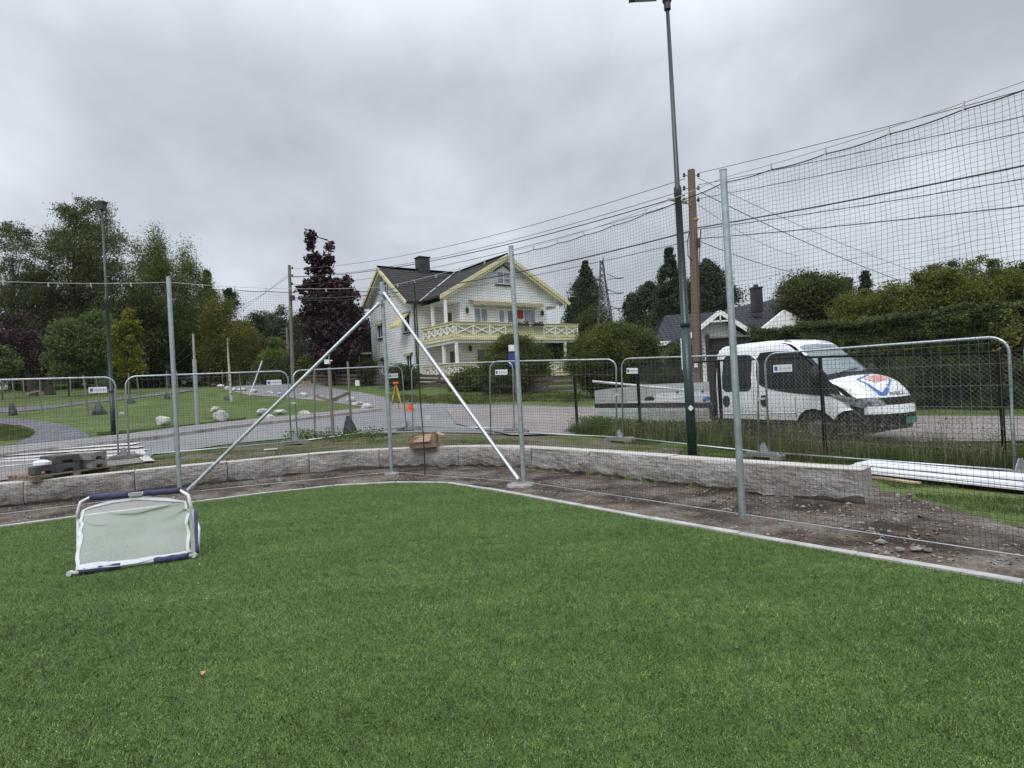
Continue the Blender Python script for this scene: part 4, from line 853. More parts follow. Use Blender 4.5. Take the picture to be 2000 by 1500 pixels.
# second small white gable further right
g2 = PV3(1520, 628, 29.5); mb = MB(); mb.prism([(g2.x-1.1, 29.5, 3.0), (g2.x+1.5, 29.5, 3.0), (g2.x+1.5, 29.5, 3.9), (g2.x+.35, 29.5, 4.55), (g2.x-1.1, 29.5, 3.5)], (0, .3, 0)); mb.build('gable_wall', m_wht, h2)
c_ = PV3(1477, 575, 33.); mb = MB(); mb.box((c_.x, c_.y, c_.z-.35), (.5, .5, 1.3)); mb.box((c_.x, c_.y, c_.z+.35), (.58, .58, .08)); mb.lathe((c_.x, c_.y, c_.z+.39), [(.14, 0), (.14, .16)], 8); mb.build('chimney', m_dkt, h2)
for (u0, u1, z0, z1) in ((1.3, 2.3, 1.6, 2.8),): mb = MB(); mb.box(B2((u0+u1)/2, .42, (z0+z1)/2), (u1-u0, .1, z1-z0), rz=-.1); w_ = mb.build('window', m_wht, h2); mb = MB(); mb.box(B2((u0+u1)/2, .36, (z0+z1)/2), (u1-u0-.2, .04, z1-z0-.2), rz=-.1); mb.build('pane', m_dgl, w_)
# dark board screen behind the cab
m_dbrd = woodmat('dark_stained_boards', (.012, .010, .010), (.035, .028, .026))
a0 = P(1382, 660, 19.); a1 = P(1462, 656, 17.5); sc1 = empty('board_screen', (a0[0], a0[1], 0), 'dark stained board fence rising behind the truck headboard', 'board fence')
mb = MB(); n = 14; A_ = Vector(a0); B_ = Vector(a1)
for i in range(n):
    q = A_.lerp(B_, (i+.5)/n); d_ = (B_-A_).length/n; mb.box((q.x, q.y, (q.z+0)/2), (d_*.93, .03, q.z), rz=math.atan2(B_.y-A_.y, B_.x-A_.x))
mb.build('boards', m_dbrd, sc1); mb = MB(); mb.beam(A_+Vector((0, -.03, 0)), B_+Vector((0, -.03, 0)), .12, .05); mb.build('top_board', m_pole_g, sc1)
mb = MB(); q = P(1381, 655, 18.9); mb.lathe((q[0], q[1], -.1), [(.075, 0), (.075, q[2]+.1), (.03, q[2]+.17)], 10); mb.build('post', m_dbrd, sc1)
# white house glimpsed far left
q = T(20, 735); h3 = empty('white_cottage', (q.x-1, q.y+6, q.z), 'white cottage glimpsed under the purple tree at the left edge', 'house')
hx, hy, hz = P(10, 732, 58.); mb = MB(); mb.box((hx-1, 58.5, hz-.2), (5, 4, 2.6)); mb.build('wall', m_wht, h3)
mb = MB(); mb.prism([(hx-4, 56.2, hz+1.0), (hx+2, 56.2, hz+1.0), (hx+.8, 58.5, hz+2.4), (hx-4, 58.5, hz+2.4)], (0, 0, .15)); mb.build('roof', m_dkt, h3)
# ============================================================ HOUSE FENCE, BLUE BIN AND YARD THINGS
m_frail = woodmat('weathered_rails', (.045, .035, .03), (.12, .095, .08))
fn = empty('plank_fence', tuple(T(900, 775)), 'low weathered brown plank fence along the house garden', 'plank fence')
fp = [(600, 752), (660, 754), (720, 757), (790, 762), (860, 767), (930, 770), (1000, 770), (1070, 768), (1140, 762)]
pts = []
for px, py in fp:
    Y = np.interp(px, [600, 720, 860, 1000, 1140], [47, 43, 38, 33, 31]); q = P(px, py, Y); z = h1(q[0], Y); pts.append(Vector((q[0], Y, z)))
for k, p in enumerate(pts):
    mb = MB(); mb.box((p.x, p.y, p.z+.35), (.12, .12, 1.1)); mb.build('post', m_frail, fn)
mb = MB()
for a_, b__ in zip(pts[:-1], pts[1:]):
    for dz in (.2, .47, .74): mb.beam(a_+Vector((0, -.08, dz+random.uniform(-.03, .03))), b__+Vector((0, -.08, dz+random.uniform(-.03, .03))), .03, .19)
mb.build('rails', m_frail, fn)
q = P(1003, 712, 31.5); bb = empty('blue_post_box_stand', (q[0], 31.5, h1(q[0], 31.5)), 'tall blue box on a post in front of the round bush, white box on top', 'mail box')
m_bl = mat('blue_plastic', (.02, .05, .26), .45, var=.1); mb = MB(); t0 = P(1003, 690, 31.5); t1 = P(1003, 716, 31.5); mb.box((t0[0], 31.5, (t0[2]+t1[2])/2), (.55, .4, t0[2]-t1[2])); mb.build('box', m_bl, bb)
mb = MB(); mb.tube([(t0[0], 31.5, h1(q[0], 31.5)), (t0[0], 31.5, t1[2])], .05, 8); mb.build('post', m_pole_g, bb); t2 = P(1001, 680, 31.5); mb = MB(); mb.box((t2[0], 31.5, t2[2]), (.42, .35, .34)); mb.build('white_box', m_wht, bb)
# ============================================================ FOLDING GOAL ON THE TURF
m_navy = mat('navy_padding', (.030, .030, .085), .75, var=.2, vscale=10, bump=.2, bscale=30); m_tubew = mat('white_tube', (.55, .56, .57), .35, .1, var=.08)
BL = Vector(G(137, 1120, .03)); BR = Vector(G(380, 1084, .03))
TL = Vector(P(152, 1000, BL.y+.62)); TR = Vector(P(372, 985, BR.y+.30))
TLc = Vector(P(178, 972, BL.y+.70)); TRc = Vector(P(352, 958, BR.y+.34))
goal = empty('folding_goal', ((BL.x+BR.x)/2, (BL.y+BR.y)/2, 0), 'small folding football goal with white net and navy padded bars lying on the turf', 'goal')
def lerp3(a, b, t): return a.lerp(b, t)
mb = MB(); mb.tube([TL+Vector((-.01, 0, -.10)), TL, lerp3(TL, TLc, .45)+Vector((-.03, 0, .035)), TLc+Vector((-.02, 0, .0)), lerp3(TLc, TRc, .5), TRc+Vector((.0, 0, 0)), lerp3(TRc, TR, .5)+Vector((.03, 0, .02)), TR, TR+Vector((.02, 0, -.1))], .017, 10); mb.build('top_bar', m_tubew, goal, smooth=True)
mb = MB(); mb.tube([TL+Vector((0, .0, -.08)), BL+Vector((.0, .1, 0))], .016, 8); mb.build('side_tube', m_tubew, goal, smooth=True); mb = MB(); mb.tube([TR+Vector((.02, 0, -.08)), lerp3(TR, BR, .5)+Vector((.05, .02, 0)), BR+Vector((.02, .02, .02))], .019, 8); mb.build('side_tube', m_tubew, goal, smooth=True)
mb = MB(); mb.tube([BL, BR], .017, 10); mb.build('bottom_bar', m_tubew, goal, smooth=True)
def pad(a, b, r, name='padding'):
    mb = MB(); n = 8; mb.tube([a.lerp(b, i/n)+Vector((0, 0, .003*math.sin(i*2.1))) for i in range(n+1)], [r*(1+.06*math.sin(i*1.7)) for i in range(n+1)], 12); mb.build(name, m_navy, goal, smooth=True)
pad(lerp3(TLc, TRc, .0), lerp3(TLc, TRc, .42), .031); pad(lerp3(TLc, TRc, .60), lerp3(TLc, TRc, 1.0), .031)
pad(lerp3(BL, BR, .07), lerp3(BL, BR, .385), .030); pad(lerp3(BL, BR, .66), lerp3(BL, BR, .95), .030)
pad(lerp3(TR, BR, .15)+Vector((.045, 0, 0)), lerp3(TR, BR, .95)+Vector((.030, 0, 0)), .017)
mb = MB()
for c_ in (BL, BR): mb.tube([c_+Vector((0, -.02, 0)), c_+Vector((0, .02, 0))], .024, 12)
mb.build('end_joint', m_tubew, goal)
mb = MB(); c_ = lerp3(TLc, TRc, .5); mb.beam(lerp3(TLc, TRc, .44), lerp3(TLc, TRc, .58), .05, .035); mb.build('folding_hinge', m_galv2, goal)
# the netting: a fine white mesh hung from the top bar to the bottom bar, with folds
m_net, t, b, src = newmat('fine_white_netting', .9); b.inputs['Base Color'].default_value = (.62, .65, .64, 1)
sp_ = nz(t, src, 3, 3); tr_ = N(t, 'ShaderNodeBsdfTransparent'); ms_ = N(t, 'ShaderNodeMixShader'); mr_ = N(t, 'ShaderNodeMapRange'); t.links.new(sp_, mr_.inputs[0]); mr_.inputs[3].default_value = .26; mr_.inputs[4].default_value = .44
t.links.new(mr_.outputs[0], ms_.inputs[0]); t.links.new(tr_.outputs[0], ms_.inputs[1]); t.links.new(b.outputs[0], ms_.inputs[2]); t.links.new(ms_.outputs[0], t.nodes['Material Output'].inputs[0])
m_hem = mat('white_hem', (.46, .48, .49), .9, var=.08, vscale=20)
C0 = BL+Vector((.05, 0, .02)); C1 = BR+Vector((-.03, 0, .02)); D0 = Vector(P(158, 1004, BL.y+.60)); D1 = Vector(P(368, 984, BR.y+.28))
Dm = lerp3(TLc, TRc, .5)-Vector((0, 0, .035))
def npt(u, v, o=0.0):
    top = D0.lerp(D1, u); top = top+(Dm-D0.lerp(D1, .5))*max(0, 1-abs(u-.5)*2)**.3 if True else top
    bot = C0.lerp(C1, u); p = top.lerp(bot, v)
    sag = .07*math.sin(math.pi*v)*math.sin(math.pi*u)**.7
    # folds radiating from the top corners
    f = .022*math.sin(30*(v*.9+.5*(u-.5)**2*2))*math.exp(-((v-.24)/.16)**2) + .012*math.sin(15*v+5*u) + .010*noise.noise((u*7, v*5, 2))
    return p+Vector((0, .6*sag+f*1.2+o, -.35*sag+f*.8))
mb = MB(); mb.grid([[npt(i/50, j/36) for j in range(37)] for i in range(51)]); mb.build('netting', m_net, goal, smooth=True)
mb = MB()
mb.grid([[npt(i/40, j/4*.045, -.012) for j in range(5)] for i in range(41)]); mb.grid([[npt(i/40, .93+j/4*.07, -.012) for j in range(5)] for i in range(41)])
mb.grid([[npt(i/4*.03, j/30, -.012) for j in range(31)] for i in range(5)]); mb.grid([[npt(.965+i/4*.035, j/30, -.012) for j in range(31)] for i in range(5)])
o = mb.build('hem', m_hem, goal, smooth=True); md = o.modifiers.new('s', 'SOLIDIFY'); md.thickness = .004
# side gusset at the right
mb = MB(); mb.grid([[D1.lerp(C1, j/12).lerp((TR+Vector((.02, .02, -.03))).lerp(BR+Vector((.02, .04, .03)), j/12), i/4) for j in range(13)] for i in range(5)]); mb.build('side_netting', m_net, goal, smooth=True)
# 
if 0: mb = MB(); mb.grid([[lerp3(TLc, TRc, u).lerp(Vector((BL.x*(1-u)+BR.x*u, max(BL.y, BR.y)+.35+BL.y*0, .02)), v)+Vector((0, .02*math.sin(9*u), 0)) for v in [j/10 for j in range(11)]] for u in [i/20 for i in range(21)]]); mb.build('back_netting', m_net, goal, smooth=True)
# leaf on the turf
q = G(397, 1313, .028); mb = MB(); a = Vector(q); pts = [a+Vector((math.cos(t_)*.018*(1+.3*math.sin(3*t_)), math.sin(t_)*.013*(1+.3*math.cos(4*t_)), .006*math.cos(2*t_))) for t_ in [i/10*2*math.pi for i in range(10)]]
mb.add([a+Vector((0, 0, .007))]+pts, [(0, i+1, (i+1) % 10+1) for i in range(10)]); o = mb.build('fallen_leaf', mat('orange_leaf', (.42, .17, .08), .6, var=.15, vscale=60), None); tag(o, 'single fallen orange brown leaf on the turf', 'leaf'); md = o.modifiers.new('s', 'SOLIDIFY'); md.thickness = .002
# ============================================================ THE TRUCK
VS = Vector((4.93, 14.2, 0)); AL = R(35); VD = Vector((math.sin(AL), -math.cos(AL), 0)); VN = Vector((math.cos(AL), math.sin(AL), 0))
VG = -.06
# local frame: x forward, y to the far side (from the near flank), z up; the origin on the near rear corner of the cab
def V3(s, w, z): return VS+VD*s*.955+VN*w+Vector((0, 0, VG+z))
van = empty('flatbed_truck', (VS.x, VS.y, VG), 'white crew cab flatbed truck with blue tick on the bonnet, near side flap hanging down', 'truck')
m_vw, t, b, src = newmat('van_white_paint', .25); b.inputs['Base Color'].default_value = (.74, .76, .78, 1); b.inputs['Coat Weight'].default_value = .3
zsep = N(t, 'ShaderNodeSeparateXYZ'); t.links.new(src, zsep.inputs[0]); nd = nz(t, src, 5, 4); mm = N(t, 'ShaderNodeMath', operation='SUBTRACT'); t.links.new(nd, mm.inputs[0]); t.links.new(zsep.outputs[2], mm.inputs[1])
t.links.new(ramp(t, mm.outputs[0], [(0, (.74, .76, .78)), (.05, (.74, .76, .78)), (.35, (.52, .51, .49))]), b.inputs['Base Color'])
m_plas = mat('dark_plastic', (.020, .021, .023), .7, var=.15, spec=.2); m_vgl = mat('van_dark_glass', (.010, .012, .013), .12, var=0, spec=.25); m_wsc = mat('windscreen_glass', (.16, .20, .21), .06, var=.15, vscale=1.5, spec=1.0)
m_tyre = mat('tyre_rubber', (.02, .02, .02), .85, var=.1); m_rim = mat('steel_rim', (.10, .10, .10), .6, .3, var=.2); m_hl = mat('headlight_glass', (.45, .47, .49), .12, .4, vscale=14, col2=(.07, .075, .08))
HWD = 1.0
def halfw(z):    # half width at height z (tumblehome above the waist)
    return HWD - (.0 if z < 1.30 else .15*((z-1.30)/.9)**1.2) - (.05*max(0, (.75-z)/.5))
# profile along the centre line, from the roof rear to the front bumper bottom: (s, z, bulge forward, crown)
prof = [(0.0, 2.10), (.02, 2.19), (.09, 2.235), (.6, 2.255), (1.2, 2.26), (1.75, 2.235), (2.02, 2.19), (2.16, 2.11), (2.42, 1.90), (2.68, 1.68), (2.94, 1.46), (3.02, 1.41), (3.10, 1.385), (3.35, 1.33), (3.58, 1.22), (3.74, 1.06), (3.82, .92), (3.85, .84), (3.87, .77), (3.90, .72), (3.92, .60), (3.90, .50), (3.88, .42), (3.84, .28)]
NT = 25
def bodypt(s, z, t_, k=0.0):
    w = halfw(z); at = abs(t_)
    fr = min(1, max(0, (s-1.9)/1.6)); bulge = .10+.34*fr**1.5 if s > 1.9 else 0
    hood = 1.0-(.13*min(1, max(0, (s-3.0)/.8)))
    ss = s - bulge*(at**2.6) - (0.10*at**8 if s > 3 else 0)
    rr = .07 if s < 2.2 else (.05 if s < 3.0 else .10)
    zz = z - (rr*at**(7 if s < 2.2 else 4) if z > .95 else 0)
    return V3(ss, HWD + t_*w*hood, zz+k)
TT = [math.sin((-1+2*i/(NT-1))*math.pi/2*.999) for i in range(NT)]
def strip(i0, i1, sub=1):
    rows = []
    for i in range(i0, i1+1): rows.append([bodypt(*prof[i], t_) for t_ in TT])
    return rows
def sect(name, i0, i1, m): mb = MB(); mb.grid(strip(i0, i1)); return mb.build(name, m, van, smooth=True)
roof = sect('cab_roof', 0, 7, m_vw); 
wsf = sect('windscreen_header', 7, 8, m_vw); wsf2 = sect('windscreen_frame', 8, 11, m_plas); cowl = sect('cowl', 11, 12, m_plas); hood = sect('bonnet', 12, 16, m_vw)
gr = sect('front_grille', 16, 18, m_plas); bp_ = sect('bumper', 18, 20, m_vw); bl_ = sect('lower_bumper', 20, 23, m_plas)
# windscreen glass, 6 mm proud
mb = MB(); rows = []
for i in range(9):
    f = i/8; s = 2.19+(2.95-2.19)*f; z = 2.085-(2.085-1.452)*f; rows.append([bodypt(s, z, t_*.93, .012) for t_ in TT])
mb.grid(rows); ws = mb.build('windscreen', m_wsc, van, smooth=True)
mb = MB(); 
for (t0, t1) in ((-.75, -.05), (.05, .75)): mb.tube([bodypt(3.0, 1.44, t0, .03), bodypt(2.96, 1.47, (t0+t1)/2, .035), bodypt(2.93, 1.49, t1, .03)], .012, 5)
mb.build('wiper', m_plas, van)
# flanks: polygon in (s, z), laid on the flank surface
def edge_s(i): return bodypt(*prof[i], -1)
def flank(side):
    lower = [(0, .50), (2.02, .47), (2.10, .60), (2.24, .70), (2.42, .73), (2.62, .69), (2.76, .58), (2.84, .50), (2.92, .60), (3.06, .68), (3.22, .70), (3.34, .66), (3.42, .55)]
    top = []
    for i in range(len(prof)-4, -1, -1):
        p = bodypt(*prof[i], -1)-VS-Vector((0, 0, VG)); top.append((p.dot(VD), p.z, p.dot(VN)))
    pts = [(s, z, HWD-halfw(z)-0.0) for s, z in lower]+top
    if side: pts = [(s, z, 2*HWD-w) for s, z, w in pts]
    P3 = [V3(s, w, z) for s, z, w in pts]
    # add inner vertices by a constrained triangulation so that the surface follows the tumblehome
    p2 = [Vector((s, z)) for s, z, w in pts]; n = len(p2); gs, gz = np.meshgrid(np.arange(.05, 3.5, .12), np.arange(.5, 2.2, .12)); k = inpoly(gs.ravel(), gz.ravel(), [(p.x, p.y) for p in p2])
    allp = p2+[Vector((a_, b__)) for a_, b__ in zip(gs.ravel()[k], gz.ravel()[k]) if min((Vector((a_, b__))-q).length for q in p2) > .05]
    Vv, E__, Ff, *_ = delaunay_2d_cdt(allp, [(i, (i+1) % n) for i in range(n)], [list(range(n))], 1, 1e-5)
    W_ = []
    for q in Vv:
        j = min(range(n), key=lambda j: (Vector((pts[j][0], pts[j][1]))-q).length)
        if (Vector((pts[j][0], pts[j][1]))-q).length < 1e-3: w = pts[j][2]
        else:
            w = HWD-halfw(q.y)
            fr = min(1, max(0, (q.x-2.9)/.7)); w += fr*.13*HWD
            if side: w = 2*HWD-w
        W_.append(w)
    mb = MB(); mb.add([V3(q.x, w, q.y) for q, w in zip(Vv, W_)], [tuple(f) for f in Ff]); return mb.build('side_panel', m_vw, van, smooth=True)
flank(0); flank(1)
mb = MB(); mb.prism([V3(.001, HWD+sg*halfw(z), z) for sg, z in ((-1, .5), (-1, 1.3), (-1, 1.8), (-1, 2.05), (1, 2.05), (1, 1.8), (1, 1.3), (1, .5))], VD*-.02); mb.build('rear_panel', m_vw, van)
# things laid on the near flank
def fw(s, z, o_=.006): fr = min(1, max(0, (s-2.9)/.7)); return HWD-halfw(z)+fr*.13*HWD-o_
def flankpoly(pts, name, m, o_=.006, par=None, th=.01, it=2):
    pts = smooth_poly(pts, it) if it else pts
    n = len(pts); p2 = [Vector(p) for p in pts]; s_, z_ = [p[0] for p in pts], [p[1] for p in pts]
    gs, gz = np.meshgrid(np.arange(min(s_), max(s_), .1), np.arange(min(z_), max(z_), .1)); k = inpoly(gs.ravel(), gz.ravel(), pts)
    Vv, E__, Ff, *_ = delaunay_2d_cdt(p2+[Vector((a_, b__)) for a_, b__ in zip(gs.ravel()[k], gz.ravel()[k])], [(i, (i+1) % n) for i in range(n)], [list(range(n))], 1, 1e-5)
    mb = MB(); mb.add([V3(q.x, fw(q.x, q.y, o_), q.y) for q in Vv], [tuple(f) for f in Ff]); return mb.build(name, m, par or van, smooth=True)
w1 = [(.20, 1.20), (.92, 1.20), (.92, 1.94), (.20, 1.94)]
def rrect(a, b_, c, d, r): return [(x+r*math.cos(R(q)), z+r*math.sin(R(q))) for x, z, q0 in ((b_-r, c+r, -90), (b_-r, d-r, 0), (a+r, d-r, 90), (a+r, c+r, 180)) for q in (q0, q0+30, q0+60, q0+90)]
flankpoly(rrect(.16, .96, 1.13, 1.98, .13), 'window_seal', m_plas, .008, it=0); flankpoly(rrect(.22, .90, 1.19, 1.93, .10), 'side_window', m_vgl, .015, it=0)
sd2 = flankpoly([(1.08, 1.98), (1.08, 1.42), (1.16, 1.26), (1.5, 1.14), (2.0, 1.06), (2.6, 1.0), (3.0, .96), (3.02, 1.04), (2.84, 1.28), (2.5, 1.56), (2.2, 1.83), (2.0, 1.98), (1.4, 2.0)], 'window_seal', m_plas, .008, it=1)
flankpoly([(1.13, 1.93), (1.13, 1.45), (1.2, 1.32), (1.5, 1.2), (2.0, 1.13), (2.2, 1.12), (2.1, 1.5), (1.98, 1.92), (1.4, 1.95)], 'side_window', m_vgl, .015, it=1)
flankpoly([(2.05, 1.85), (2.28, 1.15), (2.6, 1.08), (2.62, 1.35), (2.3, 1.65)], 'quarter_window', m_vgl, .015, it=1)
for s in (.26, 1.28):
    flankpoly([(s-.10, .78), (s+.08, .78), (s+.10, 1.0), (s+.02, 1.04), (s-.10, 1.02)], 'door_handle', m_plas, .012, it=1)
for s0 in (.04, 1.01, 2.02):   # shut lines
    mb = MB(); mb.tube([V3(s0+.0, fw(s0, z, .001), z) for z in (.52, .9, 1.28, 1.6, 2.0)] if s0 < 2 else [V3(s0+.35*max(0, (z-.8))*0, fw(s0, z, .001), z) for z in (.52, .75, .98)], .006, 4); mb.build('shut_line', m_plas, van)
mb = MB(); mb.tube([V3(s, fw(s, .60+.02*s, .004), .60+.02*s) for s in np.linspace(.05, 2.0, 12)], .009, 4); mb.build('crease', m_vw, van)
# headlight wrapped round the corner
def bodypatch(pts, name, m, k=.008, par=None):   # pts in (t, f) where f is arc position along the profile
    pass
hl = flankpoly([(2.80, 1.05), (3.15, .97), (3.46, .86), (3.50, .72), (3.30, .76), (3.08, .86), (2.82, 1.0)], 'headlight', m_hl, .02, it=1)
mb = MB(); rows = []
for i in range(5):
    f = i/4; s = 3.80+.06*f; z = .93-.17*f; rows.append([bodypt(s, z, t_, .0)+VD*.012-VN*.01 for t_ in np.linspace(-.99, -.72+.05*f, 8)])
mb.grid(rows); mb.build('headlight', m_hl, van, smooth=True)
mb = MB(); rows = []
for i in range(5):
    f = i/4; s = 3.80+.06*f; z = .93-.17*f; rows.append([bodypt(s, z, t_, .0)+VD*.012+VN*.01 for t_ in np.linspace(.72-.05*f, .99, 8)])
mb.grid(rows); mb.build('headlight', m_hl, van, smooth=True)
# grille slats
mb = MB()
for z in (.79, .83, .87, .905): mb.tube([bodypt(3.835+(.92-z)*.25, z, t_)+VD*.012 for t_ in np.linspace(-.62, .62, 14)], .006, 4)
mb.build('grille_slats', m_plas, gr)
# mirrors
def mirror(sg):
    w = -.0 if sg < 0 else 2*HWD; mb = MB(); n_ = VN*sg; base = V3(2.62, w+sg*-.02, 1.22); hd = base+n_*.24+VD*.02+Vector((0, 0, .12))
    mb.tube([base, base+n_*.12+Vector((0, 0, -.02)), hd+Vector((0, 0, -.1))], .025, 6); a = hd+Vector((0, 0, .07))
    rows = [[a+n_*(.13*math.cos(t_)*r)+Vector((0, 0, .21*math.sin(t_)*r))+VD*d_ for t_ in [2*math.pi*j/14 for j in range(15)]] for r, d_ in ((0.01, -.06), (.9, -.06), (1, -.03), (.95, .05), (.5, .11), (.01, .12))]
    mb.grid(rows); mb.build('mirror', m_plas, van, smooth=True)
mirror(-1); mirror(1)
mb = MB(); mb.tube([bodypt(1.95, 2.2, -.9, .0), bodypt(1.72, 2.25, -.92, .01)], .022, 6); mb.build('marker_light', mat('grey_marker', (.25, .25, .26), .4, var=0), van)
mb = MB(); mb.tube([bodypt(2.0, 2.2, .3, .04), bodypt(2.05, 2.18, .8, .04)], .025, 6); mb.build('roof_marker', m_plas, van)
# logo on the bonnet: blue tick, red scribble, and the badge
m_lb = mat('logo_blue', (.06, .15, .42), .3, var=0); m_lr = mat('logo_red', (.66, .30, .28), .4, var=0)
def hoodpt(a, b_, k=.006):      # a: -1..1 across, b_: 0 (top) .. 1 (grille) along the bonnet
    seg = [(3.10, 1.385), (3.35, 1.33), (3.58, 1.22), (3.74, 1.06), (3.82, .92)]; f = min(.9999, max(0, b_))*4; i = int(f); f -= i; s = seg[i][0]+(seg[i+1][0]-seg[i][0])*f; z = seg[i][1]+(seg[i+1][1]-seg[i][1])*f
    return bodypt(s, z, a, k)+VD*k*.6
def hoodpoly(pts, name, m, k=.008):
    n = len(pts); p2 = [Vector(p) for p in dens(pts, .06)]; n = len(p2); Vv, E__, Ff, *_ = delaunay_2d_cdt(p2, [(i, (i+1) % n) for i in range(n)], [list(range(n))], 1, 1e-5)
    mb = MB(); mb.add([hoodpt(q.x, q.y, k) for q in Vv], [tuple(f) for f in Ff]); return mb.build(name, m, hood)
hoodpoly([(-.73, .30), (-.70, .30), (-.685, .60), (-.64, .80), (-.46, .66), (-.38, .68), (-.60, .95), (-.72, .90), (-.735, .62)], 'blue_tick', m_lb)
hoodpoly([(-.74, .27), (-.10, .04), (-.07, .065), (-.70, .30)], 'blue_outline', m_lb, .009)
hoodpoly([(-.38, .62), (.16, .36), (.18, .39), (-.36, .66)], 'blue_outline', m_lb, .009)
rp = MB()
for i in range(7):
    a0_ = -.58+i*.10; b0_ = .40-.02*i; rp.tube([hoodpt(a0_, b0_-.12, .012), hoodpt(a0_+.03, b0_+.10, .012)], .010, 4); rp.tube([hoodpt(a0_, b0_+.02*(i % 3), .012), hoodpt(a0_+.11, b0_-.10+.05*(i % 2), .012)], .009, 4); rp.tube([hoodpt(a0_+.03, b0_+.10, .012), hoodpt(a0_+.10, b0_+.06, .012)], .012, 4)
rp.build('red_lettering', m_lr, hood)
mb = MB(); text_mb(mb, 'IVECO', .19, lambda x, y, h: hoodpt(x*1.05-.22, .90-y*1.0, .014+h), .003); mb.build('badge', mat('badge_chrome', (.22, .23, .25), .3, .6, var=0), hood)
mb = MB(); mb.prism([V3(3.90, .78, .38), V3(3.90, 1.22, .38), V3(3.90, 1.22, .50), V3(3.90, .78, .50)], VD*.03); mb.build('number_plate', mat('green_plate', (.02, .22, .17), .4, var=.1), bl_)
# chassis, wheels
mb = MB(); mb.prism([V3(.02, .12, .20), V3(3.5, .12, .22), V3(3.5, 1.88, .22), V3(.02, 1.88, .20)], (0, 0, .32)); mb.build('underbody_shade', m_plas, van)  # underbody, carried down as a dark block standing in for the ground shadow
for sgn, w in ((0, .10), (1, 1.90)): mb = MB(); mb.prism([V3(2.0, w, .5), V3(3.4, w, .5), V3(3.4, w, .8), V3(2.0, w, .8)], VN*(.05 if sgn == 0 else -.05)); mb.build('arch_liner', m_tyre, van)
def wheel(s, w, sg, twin=False):
    c_ = V3(s, w, .36); wd = .22; mb = MB(); ax = VN*sg
    def ring(r, d_): return [c_+ax*d_+VD*(r*math.cos(t_))+Vector((0, 0, r*math.sin(t_))) for t_ in [2*math.pi*j/24 for j in range(25)]]
    mb.grid([ring(r, d_) for r, d_ in ((.20, 0), (.33, 0), (.36, .03), (.36, wd-.03), (.33, wd), (.20, wd))]); ty = mb.build('wheel', m_tyre, van, smooth=False)
    mb = MB(); mb.grid([ring(r, d_) for r, d_ in ((.205, 0.0), (.19, .03), (.13, .05), (.11, .02), (.06, .01), (.005, .0))]); mb.build('rim', m_rim, ty)
for sg, w in ((1, .06), (-1, 1.94)): wheel(2.45, w, sg)
for sg, w in ((1, .14), (-1, 1.86)): wheel(-1.15, w, sg)
# flatbed: headboard, deck, far and rear boards up, near board hanging down
m_alu = mat('dull_aluminium', (.44, .46, .45), .55, .2, var=.12, vscale=3, bump=.1, bscale=20); m_alu2 = mat('greenish_alu_flap', (.50, .55, .52), .45, .3, var=.1, vscale=2)
LB = 4.2; DZ = .88; W0, W1 = -.12, 2.12
mb = MB(); mb.prism([V3(-.12-LB, W0, DZ-.08), V3(-.12, W0, DZ-.08), V3(-.12, W1, DZ-.08), V3(-.12-LB, W1, DZ-.08)], (0, 0, .08)); mb.build('deck', m_pole_g, van)
mb = MB(); mb.prism([V3(-.14-LB, W0-.012, DZ-.12), V3(-.12, W0-.012, DZ-.12), V3(-.12, W0-.012, DZ+.01), V3(-.14-LB, W0-.012, DZ+.01)], VN*-.03); mb.build('deck_edge', m_dbrd, van)
mb = MB(); mb.prism([V3(-.12-LB, W1-.03, DZ+.002), V3(-.12, W1-.03, DZ+.002), V3(-.12, W1-.03, DZ+.48), V3(-.12-LB, W1-.03, DZ+.48)], VN*.03); mb.prism([V3(-.12-LB, W0, DZ+.002), V3(-.12-LB, W1-.04, DZ+.002), V3(-.12-LB, W1-.04, DZ+.48), V3(-.12-LB, W0, DZ+.40)], VD*-.03); mb.build('side_board', m_alu, van)
mb = MB()
for z in (DZ-.16, DZ-.27, DZ-.38, DZ-.49): mb.prism([V3(-.12-LB, W0-.06, z-.1), V3(-.2, W0-.06, z-.1), V3(-.2, W0-.06, z+.0), V3(-.12-LB, W0-.06, z+.0)], VN*-.025)
mb.prism([V3(-.12-LB, W0-.05, DZ-.58), V3(-.2, W0-.05, DZ-.58), V3(-.2, W0-.05, DZ-.13), V3(-.12-LB, W0-.05, DZ-.13)], VN*.015); mb.build('hanging_flap', m_alu2, van)
mb = MB(); mb.prism([V3(-.12, W0+.05, DZ-.1), V3(-.12, W1-.05, DZ-.1), V3(-.12, W1-.05, 1.95), V3(-.12, W0+.05, 1.95)], VD*-.05); mb.build('headboard', m_dbrd, van)
mb = MB(); mb.tube([V3(-.15, W0+.1, 1.95), V3(-.15, W0+.1, 2.12), V3(-.15, W1-.1, 2.12), V3(-.15, W1-.1, 1.95)], .03, 8); mb.build('rack_bar', m_plas, van)
mb = MB(); mb.prism([V3(-.10, .03, .45), V3(-.03, .03, .45), V3(-.03, .03, 1.1), V3(-.10, .03, 1.1)], VN*.5); mb.build('intake', m_plas, van)
